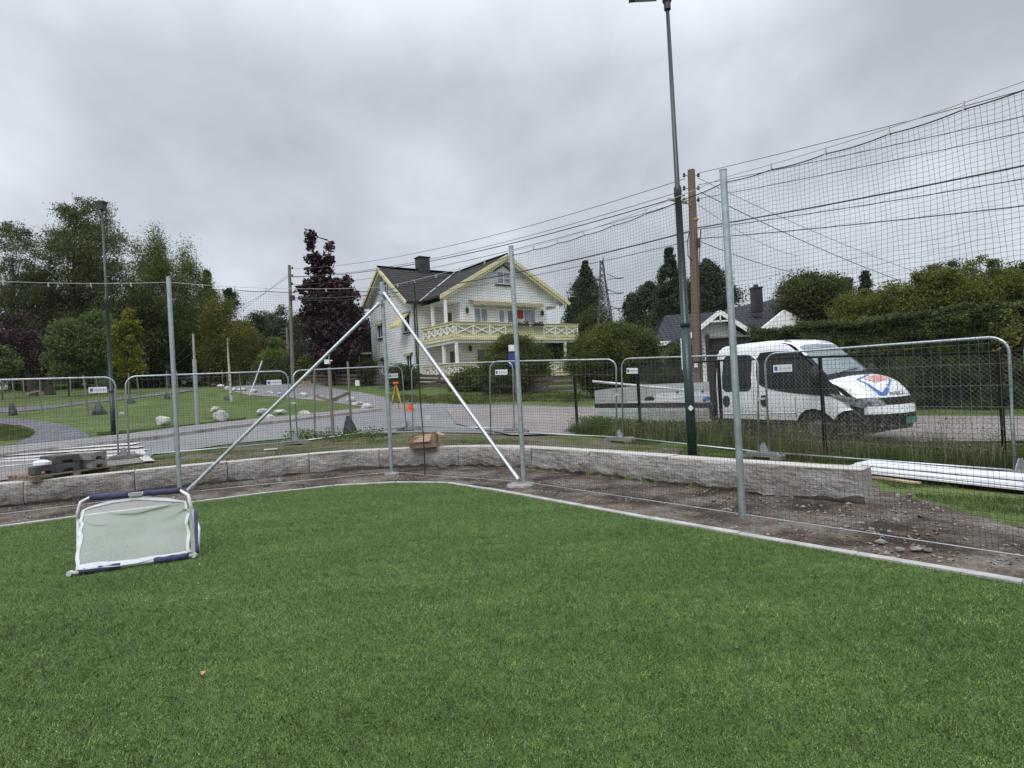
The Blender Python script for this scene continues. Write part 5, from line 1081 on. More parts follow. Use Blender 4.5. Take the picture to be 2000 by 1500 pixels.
# load: long white planks and profiles, a pole, odds and ends
m_plank = mat('white_profile', (.55, .56, .57), .5, var=.1, vscale=4)
LD = 'long pale profiles on the truck bed'
zz = [DZ+.03, DZ+.03, DZ+.03, DZ+.08, DZ+.08, DZ+.13, DZ+.13, DZ+.18, DZ+.02, DZ+.02]
ww = [1.7, 1.45, 1.2, 1.65, 1.4, 1.6, 1.4, 1.55, .5, .3]
ll = ['lowest, nearest the far board', 'lowest, middle of the pile', 'lowest, nearest of the pile', 'second layer, far side', 'second layer, near side', 'third layer, far side', 'third layer, near side', 'topmost on the pile', 'alone on the bare deck', 'alone, nearest the deck edge']
for k, (w, z) in enumerate(zip(ww, zz)):
    a = V3(-.35-random.uniform(0, .2), w, z); b__ = V3(-2.9-random.uniform(0, .6), w+random.uniform(-.08, .08), z); mb = MB(); mb.beam(a, b__, .12 if k < 8 else .04, .04); o = mb.build('profile', m_plank, None); tag(o, 'long pale profile on the truck bed, '+ll[k], 'profile', LD)
a = V3(-1.8, 1.3, DZ+.26); b__ = Vector(P(1157, 745, 16.5)); mb = MB(); mb.tube([a, b__], .035, 8); tag(mb.build('white_pipe', m_plank, None), 'white pipe sticking out over the rear board of the truck bed', 'pipe')
for k, (s, w, z, c, lb) in enumerate([(-.6, .35, DZ+.06, m_lb, 'small blue box at the front of the truck bed'), (-.35, .9, DZ+.16, m_lb, 'blue bag by the headboard of the truck'), (-1.3, .5, DZ+.04, m_lb, 'small blue lump on the middle of the deck')]):
    p = V3(s, w, z); mb = MB(); rows = [[p+Vector((.10*r*math.cos(t_)*(1+.2*math.sin(3*t_)), .09*r*math.sin(t_), h_)) for t_ in [2*math.pi*j/10 for j in range(11)]] for r, h_ in ((.9, -.05), (1.1, .0), (.8, .06), (.05, .08))]; mb.grid(rows); tag(mb.build('bag', c, None), lb, 'bag')
p = V3(-2.9, .7, DZ+.06); mb = MB(); mb.box(p, (.22, .16, .12), rz=.7); mb.box(p+Vector((0, 0, .075)), (.14, .12, .03), rz=.7); tag(mb.build('tool_case', m_plas, None), 'small black tool case near the rear of the truck bed', 'case')
for k in range(5):
    p = V3(-1.9+.45*k-.5, 1.34, DZ+.20); mb = MB(); mb.lathe((p.x, p.y, p.z), [(.02, 0), (.035, .01), (.035, .05), (.02, .06)], 8); tag(mb.build('black_cap', m_plas, None), 'small black cap in the row on the load', 'cap', 'row of black caps on the load')
# ============================================================ PALLET WITH CONCRETE BLOCKS (left, on the wall)
m_cb = mat('dark_concrete', (.085, .085, .085), .85, var=.25, vscale=8, bump=.3); m_cb2 = mat('light_concrete', (.30, .29, .27), .85, var=.2, vscale=8, bump=.3); m_pal = woodmat('pallet_wood', (.13, .09, .06), (.30, .22, .16))  # a darker and a lighter grey concrete for the blocks
pa = Vector(G(64, 936, .40)); pb = Vector(G(228, 913, .40)); pd = (pb-pa).normalized(); pn = Vector((-pd.y, pd.x, 0)); PL = (pb-pa).length
pal = empty('wooden_pallet', (pa+pb)/2, 'weathered wooden pallet on the wall top under the concrete blocks', 'pallet')
mb = MB()
for k in range(5): mb.beam(pa+pn*(.08+.18*k)+Vector((0, 0, .03)), pb+pn*(.08+.18*k)+Vector((0, 0, .03)), .13, .022)
mb.build('deck_boards', m_pal, pal); mb = MB()
for f in (.05, .5, .95): mb.beam(pa.lerp(pb, f)+Vector((0, 0, -.02)), pa.lerp(pb, f)+pn*.85+Vector((0, 0, -.02)), .10, .07)
mb.build('bearers', m_pal, pal)
def cblock(f, w, l, lay, h, lb, mt, notch=True, rot=0.0, dep=.22):
    c0 = pa.lerp(pb, f)+pn*w; z = pa.z+.045+lay; d = Matrix.Rotation(rot, 3, 'Z') @ pd; n_ = Matrix.Rotation(rot, 3, 'Z') @ pn
    a = c0-d*l/2; q = [a, a+Vector((0, 0, h)), a+d*l+Vector((0, 0, h)), a+d*l]
    if notch: q += [a+d*l*.72, a+d*l*.70+Vector((0, 0, h*.38)), a+d*l*.30+Vector((0, 0, h*.38)), a+d*l*.28]
    q = [p+Vector((0, 0, z-p.z if False else 0.045+lay)) for p in q]
    mb = MB(); mb.prism(q, n_*dep); o = mb.build('concrete_block', mt, None); md = o.modifiers.new('b', 'BEVEL'); md.width = .008; md.segments = 2; md.limit_method = 'ANGLE'; tag(o, lb, 'concrete block', 'grey concrete blocks on the pallet')
cblock(.18, .08, .34, 0, .14, 'dark grey concrete block, leftmost on the pallet', m_cb)
cblock(.42, .05, .36, 0, .145, 'dark grey concrete block at the bottom of the left stack', m_cb); cblock(.42, .06, .38, .15, .13, 'dark grey concrete block on top of the left stack', m_cb, dep=.5)
cblock(.80, .04, .32, 0, .145, 'grey concrete block at the bottom of the right stack', m_cb2, rot=.35, dep=.62); cblock(.78, .0, .34, .15, .13, 'light grey long concrete block on top of the right stack', m_cb2, rot=.35, dep=.7)
c0 = pa.lerp(pb, .16)+pn*.15+Vector((0, 0, .23)); mb = MB(); rows = [[c0+Vector((.12*r*math.cos(t_)*(1+.3*math.sin(2*t_+h_*20)), .07*r*math.sin(t_), h_)) for t_ in [2*math.pi*j/9 for j in range(10)]] for r, h_ in ((1.1, -.02), (1.0, .02), (.6, .05), (.05, .06))]; mb.grid(rows); tag(mb.build('plastic_wrap', m_sign, None), 'crumpled white plastic on the leftmost concrete block', 'plastic wrap')
# ============================================================ CARDBOARD BOX
m_card = mat('brown_cardboard', (.27, .18, .12), .85, var=.12, vscale=5); m_card2 = mat('pale_cardboard', (.42, .31, .21), .85, var=.08, vscale=5)
ca = Vector(G(800, 877, .37)); cb_ = Vector(G(852, 874, .37)); cdx = (cb_-ca).normalized(); cdn = Vector((-cdx.y, cdx.x, 0)); CLn = (cb_-ca).length
cbx = empty('cardboard_box', (ca+cb_)/2, 'crushed open brown cardboard box lying on the granite wall', 'cardboard box'); Hb = .26
def cp(u, w, z): return ca+cdx*u*CLn+cdn*w+Vector((0, 0, z))
def sheet(pts, name, m, th=.006, par=cbx): mb = MB(); a = Vector(pts[1])-Vector(pts[0]); b__ = Vector(pts[-1])-Vector(pts[0]); n_ = a.cross(b__).normalized(); mb.prism(pts, n_*th); return mb.build(name, m, par)
sheet([cp(.06, 0, .01), cp(.92, .02, .0), cp(1.02, .03, Hb*.55), cp(.97, .05, Hb*.98), cp(.05, .0, Hb*.82), cp(-.02, -.02, Hb*.5)], 'front_side', m_card); sheet([cp(0, .4, 0), cp(1, .4, 0), cp(1, .4, Hb*1.1), cp(0, .4, Hb*.95)], 'back_side', m_card)
sheet([cp(0, 0, .0), cp(0, .4, .0), cp(0, .4, Hb*.9), cp(-.03, .0, Hb*.8)], 'left_side', m_card); sheet([cp(1, 0, .0), cp(1, .4, .0), cp(1, .4, Hb*1.0), cp(1, .0, Hb*1.0)], 'right_side', m_card); sheet([cp(0, 0, .012), cp(1, .0, .012), cp(1, .4, .012), cp(0, .4, .012)], 'bottom', m_card)
sheet([cp(.14, -.02, Hb*.46), cp(.78, -.03, Hb*.50), cp(.84, .04, Hb*1.04), cp(.22, .03, Hb*.9)], 'front_flap', m_card2); sheet([cp(1.0, .1, Hb*1.04), cp(1.0, .4, Hb*1.06), cp(1.30, .36, Hb*.86), cp(1.24, .12, Hb*.88)], 'right_flap', m_card2); sheet([cp(0, .02, Hb*.84), cp(0, .38, Hb*.92), cp(-.09, .3, Hb*.6), cp(-.08, .0, Hb*.45)], 'left_flap', m_card2)
# ============================================================ WHITE BOARDS (right) AND PLANK
m_brd = mat('white_fascia_board', (.66, .68, .70), .45, var=.07, vscale=5)
b0 = Vector(G(1660, 903, .05)); b1_ = Vector(G(1990, 944, -.03)); bd = (b1_-b0).normalized(); bn = Vector((-bd.y, bd.x, 0)); BLn = (b1_-b0).length+1.2
lbs = ['white board, lowest of the stack in the grass, nearest the wall', 'white board, lowest of the stack, at the back', 'white board, second in the stack, front', 'white board, second in the stack, back', 'wide white board on top of the stack in the grass']
for k, (w, z, wd, s0) in enumerate([(0, 0, .20, .0), (.24, 0, .20, .12), (.06, .035, .2, -.04), (.27, .035, .2, .03), (.40, .075, .42, -.05)]):
    a = b0+bd*s0+bn*w; a.z = h1(a.x, a.y)+.06+z+.03; e_ = b0+bd*(BLn+s0)+bn*w; e_.z = h1(b1_.x, b1_.y)+.06+z; mb = MB(); mb.beam(a, e_, wd, .022)
    tag(mb.build('white_board', m_brd, None), lbs[k], 'board', 'white boards stacked in the grass')
a = T(1688, 934); e_ = T(1795, 950); mb = MB(); mb.beam(a+Vector((0, 0, .03)), e_+Vector((0, 0, .03)), .1, .025); tag(mb.build('wooden_lath', m_card2, None), 'thin pale wooden lath in the grass right of the wall end', 'lath')
mb = MB(); q = b0+bn*.5-bd*.15; q.z = h1(q.x, q.y)+.07; mb.box(q, (.35, .22, .03), m=Matrix.Rotation(.5, 3, 'Z') @ Matrix.Rotation(.15, 3, 'X')); tag(mb.build('board_offcut', m_brd, None), 'short white board offcut at the left end of the board stack', 'board')
def mark(px, py, w, c, name, lb, cat):
    q = T(px, py); mb = MB(); n = 9; mb.add([(q.x, q.y, h1(q.x, q.y)+.035)]+[(q.x+w*math.cos(t_)*(1+.3*math.sin(3*t_)), q.y+w*.5*math.sin(t_), h1(q.x+w*math.cos(t_), q.y)+.035) for t_ in [2*math.pi*i/n for i in range(n)]], [(0, i+1, (i+1) % n+1) for i in range(n)]); o = mb.build(name, c, None); o['kind'] = 'structure'
mark(657, 868, .12, MATS['signal_orange'] if 'signal_orange' in MATS else mat('signal_orange', (.75, .12, .03), .6, var=.1), 'orange_ground_paint', '', ''); mark(697, 867, .10, MATS['signal_orange'], 'orange_ground_paint', '', '')
a = T(516, 881); e_ = T(542, 879); mb = MB(); mb.beam(a+Vector((0, 0, .03)), e_+Vector((0, 0, .03)), .1, .02); tag(mb.build('white_lath', m_brd, None), 'short white lath lying on the verge left of the fence joint', 'lath')
for (px, py, Y, c, lb) in ((752, 761, 39.5, m_bl, 'small blue crate behind the plank fence near the tripod'), (806, 758, 39.0, mat('teal_plastic', (.03, .18, .17), .5, var=.1), 'small teal tub behind the plank fence')):
    q = P(px, py, Y); z = h1(q[0], Y); e_ = empty('garden_crate', (q[0], Y, z), lb, 'crate'); mb = MB(); mb.prism([(q[0]-.35, Y, z), (q[0]+.35, Y, z), (q[0]+.42, Y, q[2]+.15), (q[0]-.42, Y, q[2]+.15)], (0, .4, 0)); mb.build('tub', c, e_)
# ============================================================ SURVEY TRIPOD AND ORANGE NET
TQ = T(775, 800); TY = TQ.y; trp = empty('survey_tripod', tuple(TQ), 'yellow survey tripod with red orange head at the roadside', 'tripod'); hd = Vector(P(773, 749, TY)); m_ty = mat('tripod_yellow', (.45, .36, .05), .5, var=.1); m_or = mat('signal_orange', (.60, .12, .04), .6, var=.1)
for fx, fy in ((762, 785), (786, 800), (778, 790)):
    g_ = P(fx, fy, TY+(.6 if fx == 778 else (-.3 if fx == 786 else .1))); g_ = Vector((g_[0], g_[1], h1(g_[0], g_[1]))); mb = MB(); mb.beam(hd, hd.lerp(g_, .6), .05, .05); mb.beam(hd.lerp(g_, .55), g_, .035, .03); lg = mb.build('leg', m_ty, trp); mb = MB(); mb.beam(hd.lerp(g_, .1), hd.lerp(g_, .16), .06, .06); mb.build('clamp', m_or, lg)
mb = MB(); mb.lathe((hd.x, hd.y, hd.z-.03), [(.13, 0), (.15, .03), (.15, .08), (.08, .1)], 12); mb.build('head', m_or, trp); mb = MB(); mb.box((hd.x, hd.y, hd.z+.12), (.10, .1, .12)); mb.build('adapter', m_plas, trp)
q = T(801, 803); mb = MB(); rows = []
for i in range(7): f = i/6; rows.append([Vector((q.x+.20*(1-f*.55)*math.cos(t_)*(1+.2*math.sin(3*t_+i)), q.y+.2*math.sin(t_), q.z+.34*f-.02+.03*math.sin(5*t_))) for t_ in [2*math.pi*j/12 for j in range(13)]])
mb.grid(rows); tag(mb.build('orange_sack', m_or, None), 'bright orange crumpled sack on the asphalt beside the yellow tripod', 'sack')
# ============================================================ BOULDERS
m_bou, t, b, src = newmat('pale_boulder', .9); n1 = nz(t, src, 3, 5, .7); t.links.new(ramp(t, n1, [(.3, (.27, .26, .24)), (.55, (.47, .46, .44)), (.75, (.55, .54, .52))]), b.inputs['Base Color']); bump(t, b, nz(t, src, 9, 5, .7), .7, .04)
def boulder(c_, rx, ry, rz_, seed):
    mb = MB(); rows = []; rb = random.Random(seed); cuts = [Vector((rb.gauss(0, 1), rb.gauss(0, 1), rb.gauss(0, .8))).normalized() for _ in range(9)]
    for i in range(15):
        ph = -math.pi/2+math.pi*i/14; r_ = []
        for j in range(25):
            th = 2*math.pi*(j % 24)/24; d = Vector((math.cos(ph)*math.cos(th), math.cos(ph)*math.sin(th), math.sin(ph))); k = 1.12+.30*noise.noise(d*1.4+Vector((seed*3.1, seed, 0)))
            for nn_ in cuts:
                m_k = d.dot(nn_)*k
                if m_k > .80: k *= .80/m_k
            k += .07*noise.noise(d*4+Vector((seed, 5, 0)))
            r_.append((c_.x+d.x*rx*k, c_.y+d.y*ry*k, c_.z+d.z*rz_*k))
        rows.append(r_)
    mb.grid(rows); return mb.build('boulder', m_bou, None, smooth=True)
BG = 'pale boulders on the park lawn'
bl = [(316, 832, 27, 20, 'rounded pale boulder on the lawn, just left of the net post'), (427, 825, 30, 22, 'large pale boulder with a smaller hump on the lawn'), (511, 812, 25, 13, 'pale boulder, left and back in the group of three'), (545, 810, 28, 9, 'flat pale boulder, right one in the group of three'), (524, 821, 22, 12, 'low pale boulder, front one in the group of three'), (594, 814, 23, 12, 'pale pinkish boulder alone right of the fence joint'),
      (716, 802, 27, 13, 'big pale boulder at the road end of the stone row'), (697, 792, 24, 7, 'long low boulder second from the road end of the stone row'), (683, 787, 20, 10, 'boulder third from the road end of the stone row'), (650, 786, 18, 7, 'boulder behind the tied stakes in the stone row'), (619, 779, 22, 6, 'flat boulder in the middle of the stone row'), (592, 776, 18, 8, 'boulder right of the grey pole in the stone row'),
      (545, 773, 12, 6, 'small boulder left of the grey pole in the stone row'), (525, 771, 15, 7, 'boulder between the stay wire foot and the grey pole'), (493, 768, 17, 7, 'boulder at the stay wire foot'), (470, 764, 17, 6, 'boulder left of the stay wire foot'), (455, 764, 12, 6, 'boulder right of the thin birch'), (443, 761, 12, 7, 'boulder just behind the thin birch'), (430, 757, 15, 6, 'boulder left of the thin birch in the stone row'), (416, 754, 12, 5, 'darker boulder near the left end of the stone row'), (400, 751, 12, 5, 'leftmost boulder of the stone row, right of the black car')]
for k, (px, py, w, h_, lb) in enumerate(bl):
    q = T(px, py); sc_w = w/1150*q.y/2; o = boulder(Vector((q.x, q.y+sc_w*.5, q.z+h_/1150*q.y*.42)), sc_w, sc_w*.8, h_/1150*q.y*.6, k+1); tag(o, lb, 'boulder', BG)
q = T(415, 817); o = boulder(Vector((q.x, q.y+.3, q.z+.38)), .22, .25, .16, 44); tag(o, 'small hump stone leaning on the large pale boulder', 'boulder', BG)
# ============================================================ TREE STAKES AND WATERING BAGS
m_stk = woodmat('stake_wood', (.13, .11, .09), (.27, .235, .195))
def stake(px0, py0, px1, py1, lb, w=.07, ties=()):
    q = T(px1, py1); tp_ = P(px0, py0, q.y); e_ = empty('tree_stake', tuple(q), lb, 'stake', 'wooden tree stakes on the park lawn'); mb = MB(); mb.tube([q-Vector((0, 0, .1)), Vector(tp_)], [w/2*1.05, w/2], 8); mb.build('pole', m_stk, e_); return q, Vector(tp_)
sk = [((25, 738), (33, 792), 'wooden stake nearest the left picture edge', .06), ((140, 735), (151, 808), 'wooden stake left of the two dark trunks', .06), ((120, 745), (125, 808), 'thin stake beside the leftmost watering bag', .05), ((163, 733), (170, 812), 'pale stake of the leftmost pair, right one', .06), ((190, 738), (196, 806), 'wooden stake right of the dark trunks', .06),
      ((163+60, 0), (0, 0), '', 0)]
stk = [(5, 745, 9, 795, 'wooden stake nearest the left picture edge'), (24, 743, 29, 800, 'stake behind the leftmost watering bag'), (45, 742, 50, 812, 'stake left of the two dark trunks'), (77, 740, 82, 808, 'stake in front of the left dark trunk'), (137, 735, 139, 815, 'stake in the middle of the lawn left of the lamp post'), (163, 733, 172, 812, 'thick pale stake left of the big watering bag'), (187, 736, 196, 790, 'leaning stake behind the big watering bag'),
       (251, 728, 252, 776, 'thick stake under the yellow green tree'), (267, 733, 273, 777, 'leaning stake right of the yellow green tree'), (325, 725, 327, 768, 'stake in front of the black car, left one'), (345, 724, 349, 778, 'stake in front of the black car, right one'), (433, 722, 436, 765, 'stake left of the thin birch'), (443, 724, 444, 760, 'second stake left of the thin birch'), (467, 726, 473, 785, 'stake right of the thin birch')]
for a in stk: stake(*a, w=.075 if 'thick' in a[4] else .05)
def crossbar(pts, lb):
    mb = MB(); mb.beam(P(*pts[0]), P(*pts[1]), .02, .09); tag(mb.build('stake_tie', m_stk, None), lb, 'tie', 'ties between stakes')
Y1 = T(50, 812).y; crossbar(((22, 763, Y1-1), (46, 767, Y1)), 'pale tie board between the two leftmost stakes'); crossbar(((46, 770, Y1), (77, 763, Y1)), 'pale tie board before the dark trunks'); crossbar(((169, 767, T(172, 812).y), (190, 760, T(172, 812).y+.6)), 'pale tie board between the thick stake and the leaning stake')
# roadside pair in front (near, behind the site fence)
RS = [(654, 722, 652, 852, 'roadside stake, left of three, tied to the thick one'), (644, 711, 651, 855, 'x'), (677, 706, 686, 846, 'roadside stake, right of three, above the green bag')]
q0 = T(652, 850); q1 = T(650, 858)
Yr = 18.0
def stakeY(a, b__, Y, lb, w):
    bq = P(*b__, Y); z = h1(bq[0], Y); bq = Vector((bq[0], Y, z)); e_ = empty('tree_stake', tuple(bq), lb, 'stake', 'roadside tree stakes'); mb = MB(); mb.tube([bq-Vector((0, 0, .1)), Vector(P(*a, Y))], [w/2, w/2*.95], 8); mb.build('pole', m_stk, e_); return e_
stakeY((614, 722), (614, 850), 17.5, 'roadside stake, left of three', .06); stakeY((643, 717), (651, 858), 16.6, 'thick roadside stake in the middle with a small white camera box on top', .10); stakeY((679, 706), (687, 848), 17.4, 'roadside stake, right of three, behind the green bag', .07)
for (a, b__, lb) in (((614, 772, 17.5), (645, 783, 16.7), 'tie board from the left to the middle roadside stake'), ((650, 781, 16.7), (682, 767, 17.4), 'tie board from the middle to the right roadside stake')): crossbar((a, b__), lb)
q = P(644, 708, 16.6); mb = MB(); mb.tube([(q[0]-.02, q[1], q[2]-.02), (q[0], q[1], q[2]+.28)], .012, 5); ob = empty('site_camera', tuple(q), 'small white camera on a thin rod on the thick roadside stake', 'camera'); mb.build('rod', m_galv2, ob); mb = MB(); mb.box((q[0]-.05, q[1]-.05, q[2]+.02), (.12, .16, .12)); mb.box((q[0]+.06, q[1]-.03, q[2]+.05), (.05, .05, .03)); mb.build('housing', m_wht, ob)
m_bag = mat('green_black_plastic', (.020, .032, .028), .4, var=.35, vscale=12, bump=.5, bscale=14)
def wbag(px, py, w, h_, lb, seed, Y=None):
    q = T(px, py) if Y is None else Vector((P(px, py, Y)[0], Y, h1(P(px, py, Y)[0], Y))); W_ = w/1150*q.y/2; Hh = h_/1150*q.y; rows = []
    for i in range(11):
        f = i/10; rr = (1-.75*f**1.6)*(1+.0*f); r_ = []
        for j in range(19):
            th = 2*math.pi*(j % 18)/18; k = rr*(1+.22*noise.noise(Vector((math.cos(th)*1.6, math.sin(th)*1.6, f*2+seed)))+.08*math.sin(th*5+seed)*(1-f))
            r_.append((q.x+W_*k*math.cos(th)-(f*.25*W_), q.y+W_*.7*k*math.sin(th)+.05, q.z+Hh*f+.02*math.sin(th*3)*(f > .9)))
        rows.append(r_)
    mb = MB(); mb.grid(rows); tag(mb.build('watering_bag', m_bag, None, smooth=True), lb, 'watering bag', 'plastic watering bags at the young trees')
wbag(24, 812, 17, 24, 'tall green black watering bag, leftmost on the lawn', 1); wbag(194, 810, 26, 22, 'squat black watering bag left of the lamp post', 2); wbag(255, 790, 16, 14, 'watering bag under the yellow green tree', 3); wbag(326, 780, 12, 13, 'green watering bag in front of the black car', 4); wbag(444, 783, 16, 9, 'low black watering bag at the foot of the thin birch', 5)
wbag(684, 850, 28, 38, 'tall dark green watering bag at the roadside stakes', 6, 17.2)
# thin pale mast and thin birch stem on the lawn
q = T(386, 832); tp_ = P(377, 652, q.y); mb = MB(); mb.tube([q, q.lerp(Vector(tp_), .72)], .075, 8); e_ = empty('marker_mast', tuple(q), 'thin pale two stage mast standing on the lawn, right of the net post', 'mast'); mb.build('lower_tube', m_galv2, e_); mb = MB(); mb.tube([q.lerp(Vector(tp_), .70), Vector(tp_)], .04, 8); mb.build('upper_tube', m_galv2, e_)
q = T(650, 750); q = P(698, 748, 40.); mb = MB(); mb.box((q[0], 40, q[2]), (.28, .05, .38)); e_ = empty('notice_board', (q[0], 40, h1(q[0], 40)), 'small white notice on a post in front of the plank fence', 'sign'); mb.build('board', m_sign, e_); mb = MB(); mb.box((q[0], 40.04, q[2]-.6), (.05, .04, 1.0)); mb.build('post', m_frail, e_)
q = P(592, 753, 46.); e_ = empty('wood_pallet', (q[0], 46, q[2]-.4), 'new yellow wooden pallet leaning by the hedge at the road', 'pallet'); mb = MB()
for k in range(5): mb.box((q[0], 46+.02*k, q[2]-.35+.16*k), (1.15, .03, .10), rz=.2)
mb.build('boards', mat('new_pine', (.45, .32, .16), .7, var=.1), e_); mb = MB()
for sx in (-.5, 0, .5): mb.box((q[0]+sx, 46.12+sx*.2, q[2]-.03), (.1, .1, .75), rz=.2)
mb.build('bearers', mat('new_pine', (.45, .32, .16)), e_)
# yard things behind the plank fence
q = P(728, 742, 44.); mb = MB(); rows = [[Vector((q[0]+1.0*r*math.cos(t_), 45.5+.6*r*math.sin(t_), q[2]-.2+h_)) for t_ in [2*math.pi*j/16 for j in range(17)]] for r, h_ in ((1, -.5), (1.05, 0), (.8, .35), (.05, .42))]; mb.grid(rows); tag(mb.build('tarpaulin', m_dkt, None), 'black covered heap behind the plank fence left of the house', 'tarpaulin')
# ============================================================ BLACK CAR AND BLUE BARREL FAR LEFT
CY = 60.0; c0 = P(303, 752, CY); c1 = P(377, 756, CY); zc = (c0[2]+c1[2])/2; cx0, cx1 = c0[0], c1[0]; CL = cx1-cx0
car = empty('parked_car', ((cx0+cx1)/2, CY, zc), 'black parked car with silver wheels under the trees', 'car'); m_car = mat('black_car_paint', (.012, .012, .014), .2, var=0, spec=.8)
def cv(f, z): return Vector((cx0+CL*f, CY, zc+z))
body = [(0, .35), (0, .75), (.03, .95), (.2, 1.05), (.32, 1.45), (.45, 1.58), (.75, 1.58), (.93, 1.15), (1, 1.0), (1, .35), (.90, .3), (.86, .55), (.78, .68), (.70, .55), (.67, .3), (.28, .3), (.25, .55), (.17, .68), (.09, .55), (.05, .3)]
mb = MB(); mb.prism([cv(f, z) for f, z in body], (0, 1.7, 0)); mb.build('body', m_car, car)
mb = MB(); mb.prism([cv(f, z)-Vector((0, .01, 0)) for f, z in ((.25, 1.08), (.35, 1.42), (.53, 1.48), (.53, 1.08))], (0, -.01, 0)); mb.prism([cv(f, z)-Vector((0, .01, 0)) for f, z in ((.56, 1.08), (.56, 1.48), (.73, 1.46), (.86, 1.12))], (0, -.01, 0)); mb.build('side_window', m_dgl, car)
for f in (.17, .78):
    c_ = cv(f, .33); mb = MB()
    mb.grid([[c_+Vector((r*math.cos(t_), d_, r*math.sin(t_))) for t_ in [2*math.pi*j/18 for j in range(19)]] for r, d_ in ((.34, .2), (.34, -.02), (.25, -.03), (.02, -.01))]); w_ = mb.build('wheel', m_tyre, car)
    mb = MB()
    for k in range(5): t_ = k*2*math.pi/5; mb.beam(c_+Vector((0, -.045, 0)), c_+Vector((.24*math.cos(t_), -.045, .24*math.sin(t_))), .02, .09)
    mb.build('rim', mat('silver_rim', (.6, .6, .6), .35, .3, var=0), w_)
mb = MB(); mb.box(cv(.04, .88), (.35, .1, .16)); mb.build('headlight', m_hl, car); mb = MB(); mb.box(cv(.985, .85)-Vector((0, .02, 0)), (.2, .06, .12)); mb.build('tail_light', m_hl, car)
q = P(284, 745, 58.); mb = MB(); z = h1(q[0], 58.); bz = P(284, 750, 58.)[2]; mb.lathe((q[0], 58, bz-.1), [(.42, 0), (.45, .05), (.45, .55), (.47, .58), (.45, .62), (.45, 1.1), (.4, 1.15)], 14); e_ = empty('blue_barrel', (q[0], 58, bz-.1), 'blue plastic barrel left of the black car', 'barrel'); mb.build('drum', m_bl, e_)
# ============================================================ VEGETATION
m_bark = woodmat('dark_bark', (.022, .018, .015), (.06, .05, .042)); m_birch, t, b, src = newmat('birch_bark', .8); mpp = N(t, 'ShaderNodeMapping'); mpp.inputs['Scale'].default_value = (1, 1, 5); t.links.new(src, mpp.inputs[0]); t.links.new(ramp(t, nz(t, mpp.outputs[0], 3, 4, .7), [(.40, (.05, .05, .05)), (.47, (.5, .49, .46))]), b.inputs['Base Color'])
LM = dict(
 deep=leafmat('leaf_deep_green', (0.059, 0.082, 0.023), (0.084, 0.108, 0.027), (0.128, 0.142, 0.041)),
 willow=leafmat('leaf_grey_green', (0.078, 0.102, 0.038), (0.106, 0.125, 0.048), (0.150, 0.163, 0.069)),
 birch=leafmat('leaf_birch', (0.079, 0.115, 0.026), (0.126, 0.162, 0.036), (0.180, 0.192, 0.048)),
 light=leafmat('leaf_light_green', (0.095, 0.145, 0.043), (0.138, 0.184, 0.055), (0.172, 0.218, 0.069)),
 yellow=leafmat('leaf_yellow_green', (0.121, 0.143, 0.017), (0.220, 0.220, 0.024), (0.330, 0.253, 0.033)),
 autumn=leafmat('leaf_autumn', (0.095, 0.110, 0.023), (0.169, 0.156, 0.026), (0.286, 0.169, 0.026)),
 purple=leafmat('leaf_purple', (0.034, 0.018, 0.025), (0.064, 0.029, 0.038), (0.104, 0.045, 0.051), .8, .12),
 conifer=leafmat('needles_dark', (0.027, 0.051, 0.024), (0.042, 0.063, 0.024), (0.068, 0.090, 0.033), .6, .1),
 bush=leafmat('leaf_bush', (0.064, 0.090, 0.018), (0.111, 0.137, 0.023), (0.182, 0.195, 0.039), .7),
 hedge=leafmat('needles_thuja', (.040, .060, .016), (.078, .112, .028), (.125, .155, .048), .8, .15),
 fruit=leafmat('leaf_fruit_tree', (0.108, 0.127, 0.022), (0.163, 0.175, 0.027), (0.250, 0.237, 0.044), .9),
 dull=leafmat('leaf_dull', (0.040, 0.050, 0.020), (0.080, 0.090, 0.035)), red=leafmat('leaf_red', (0.050, 0.015, 0.020), (0.120, 0.030, 0.040)), lime=leafmat('leaf_lime', (0.100, 0.150, 0.020), (0.180, 0.240, 0.030)))
def leaves(C, size, flat=0.0, up=.35, droop=0.0):
    """one folded leaf clump (a bent quad) per centre"""
    n = len(C); d = rng.normal(size=(n, 3)); d[:, 2] *= (1-flat); d[:, 2] -= droop; d /= np.linalg.norm(d, axis=1, keepdims=True)
    r = rng.normal(size=(n, 3)); r[:, 2] += up; e = np.cross(d, r); e /= np.linalg.norm(e, axis=1, keepdims=True)+1e-9
    s = size*rng.uniform(.45, 1.3, (n, 1)); nn = np.cross(d, e)*s*.18
    V = np.stack([C-d*s*.55, C+e*s*.33+nn, C+d*s*.62, C-e*s*.33+nn], 1).reshape(-1, 3); F = np.arange(4*n).reshape(n, 4); return V, F
def limb(mb, a, b_, r0, r1, wob=.12, n=5):
    a = Vector(a); b_ = Vector(b_); ln = (b_-a).length; pts = [a.lerp(b_, i/n)+Vector((rng.normal(), rng.normal(), rng.normal()*.5))*wob*ln*.25*(i/n)*(0 if i in (0,) else 1) for i in range(n+1)]; mb.tube(pts, [r0+(r1-r0)*i/n for i in range(n+1)], 7, caps=False); return pts
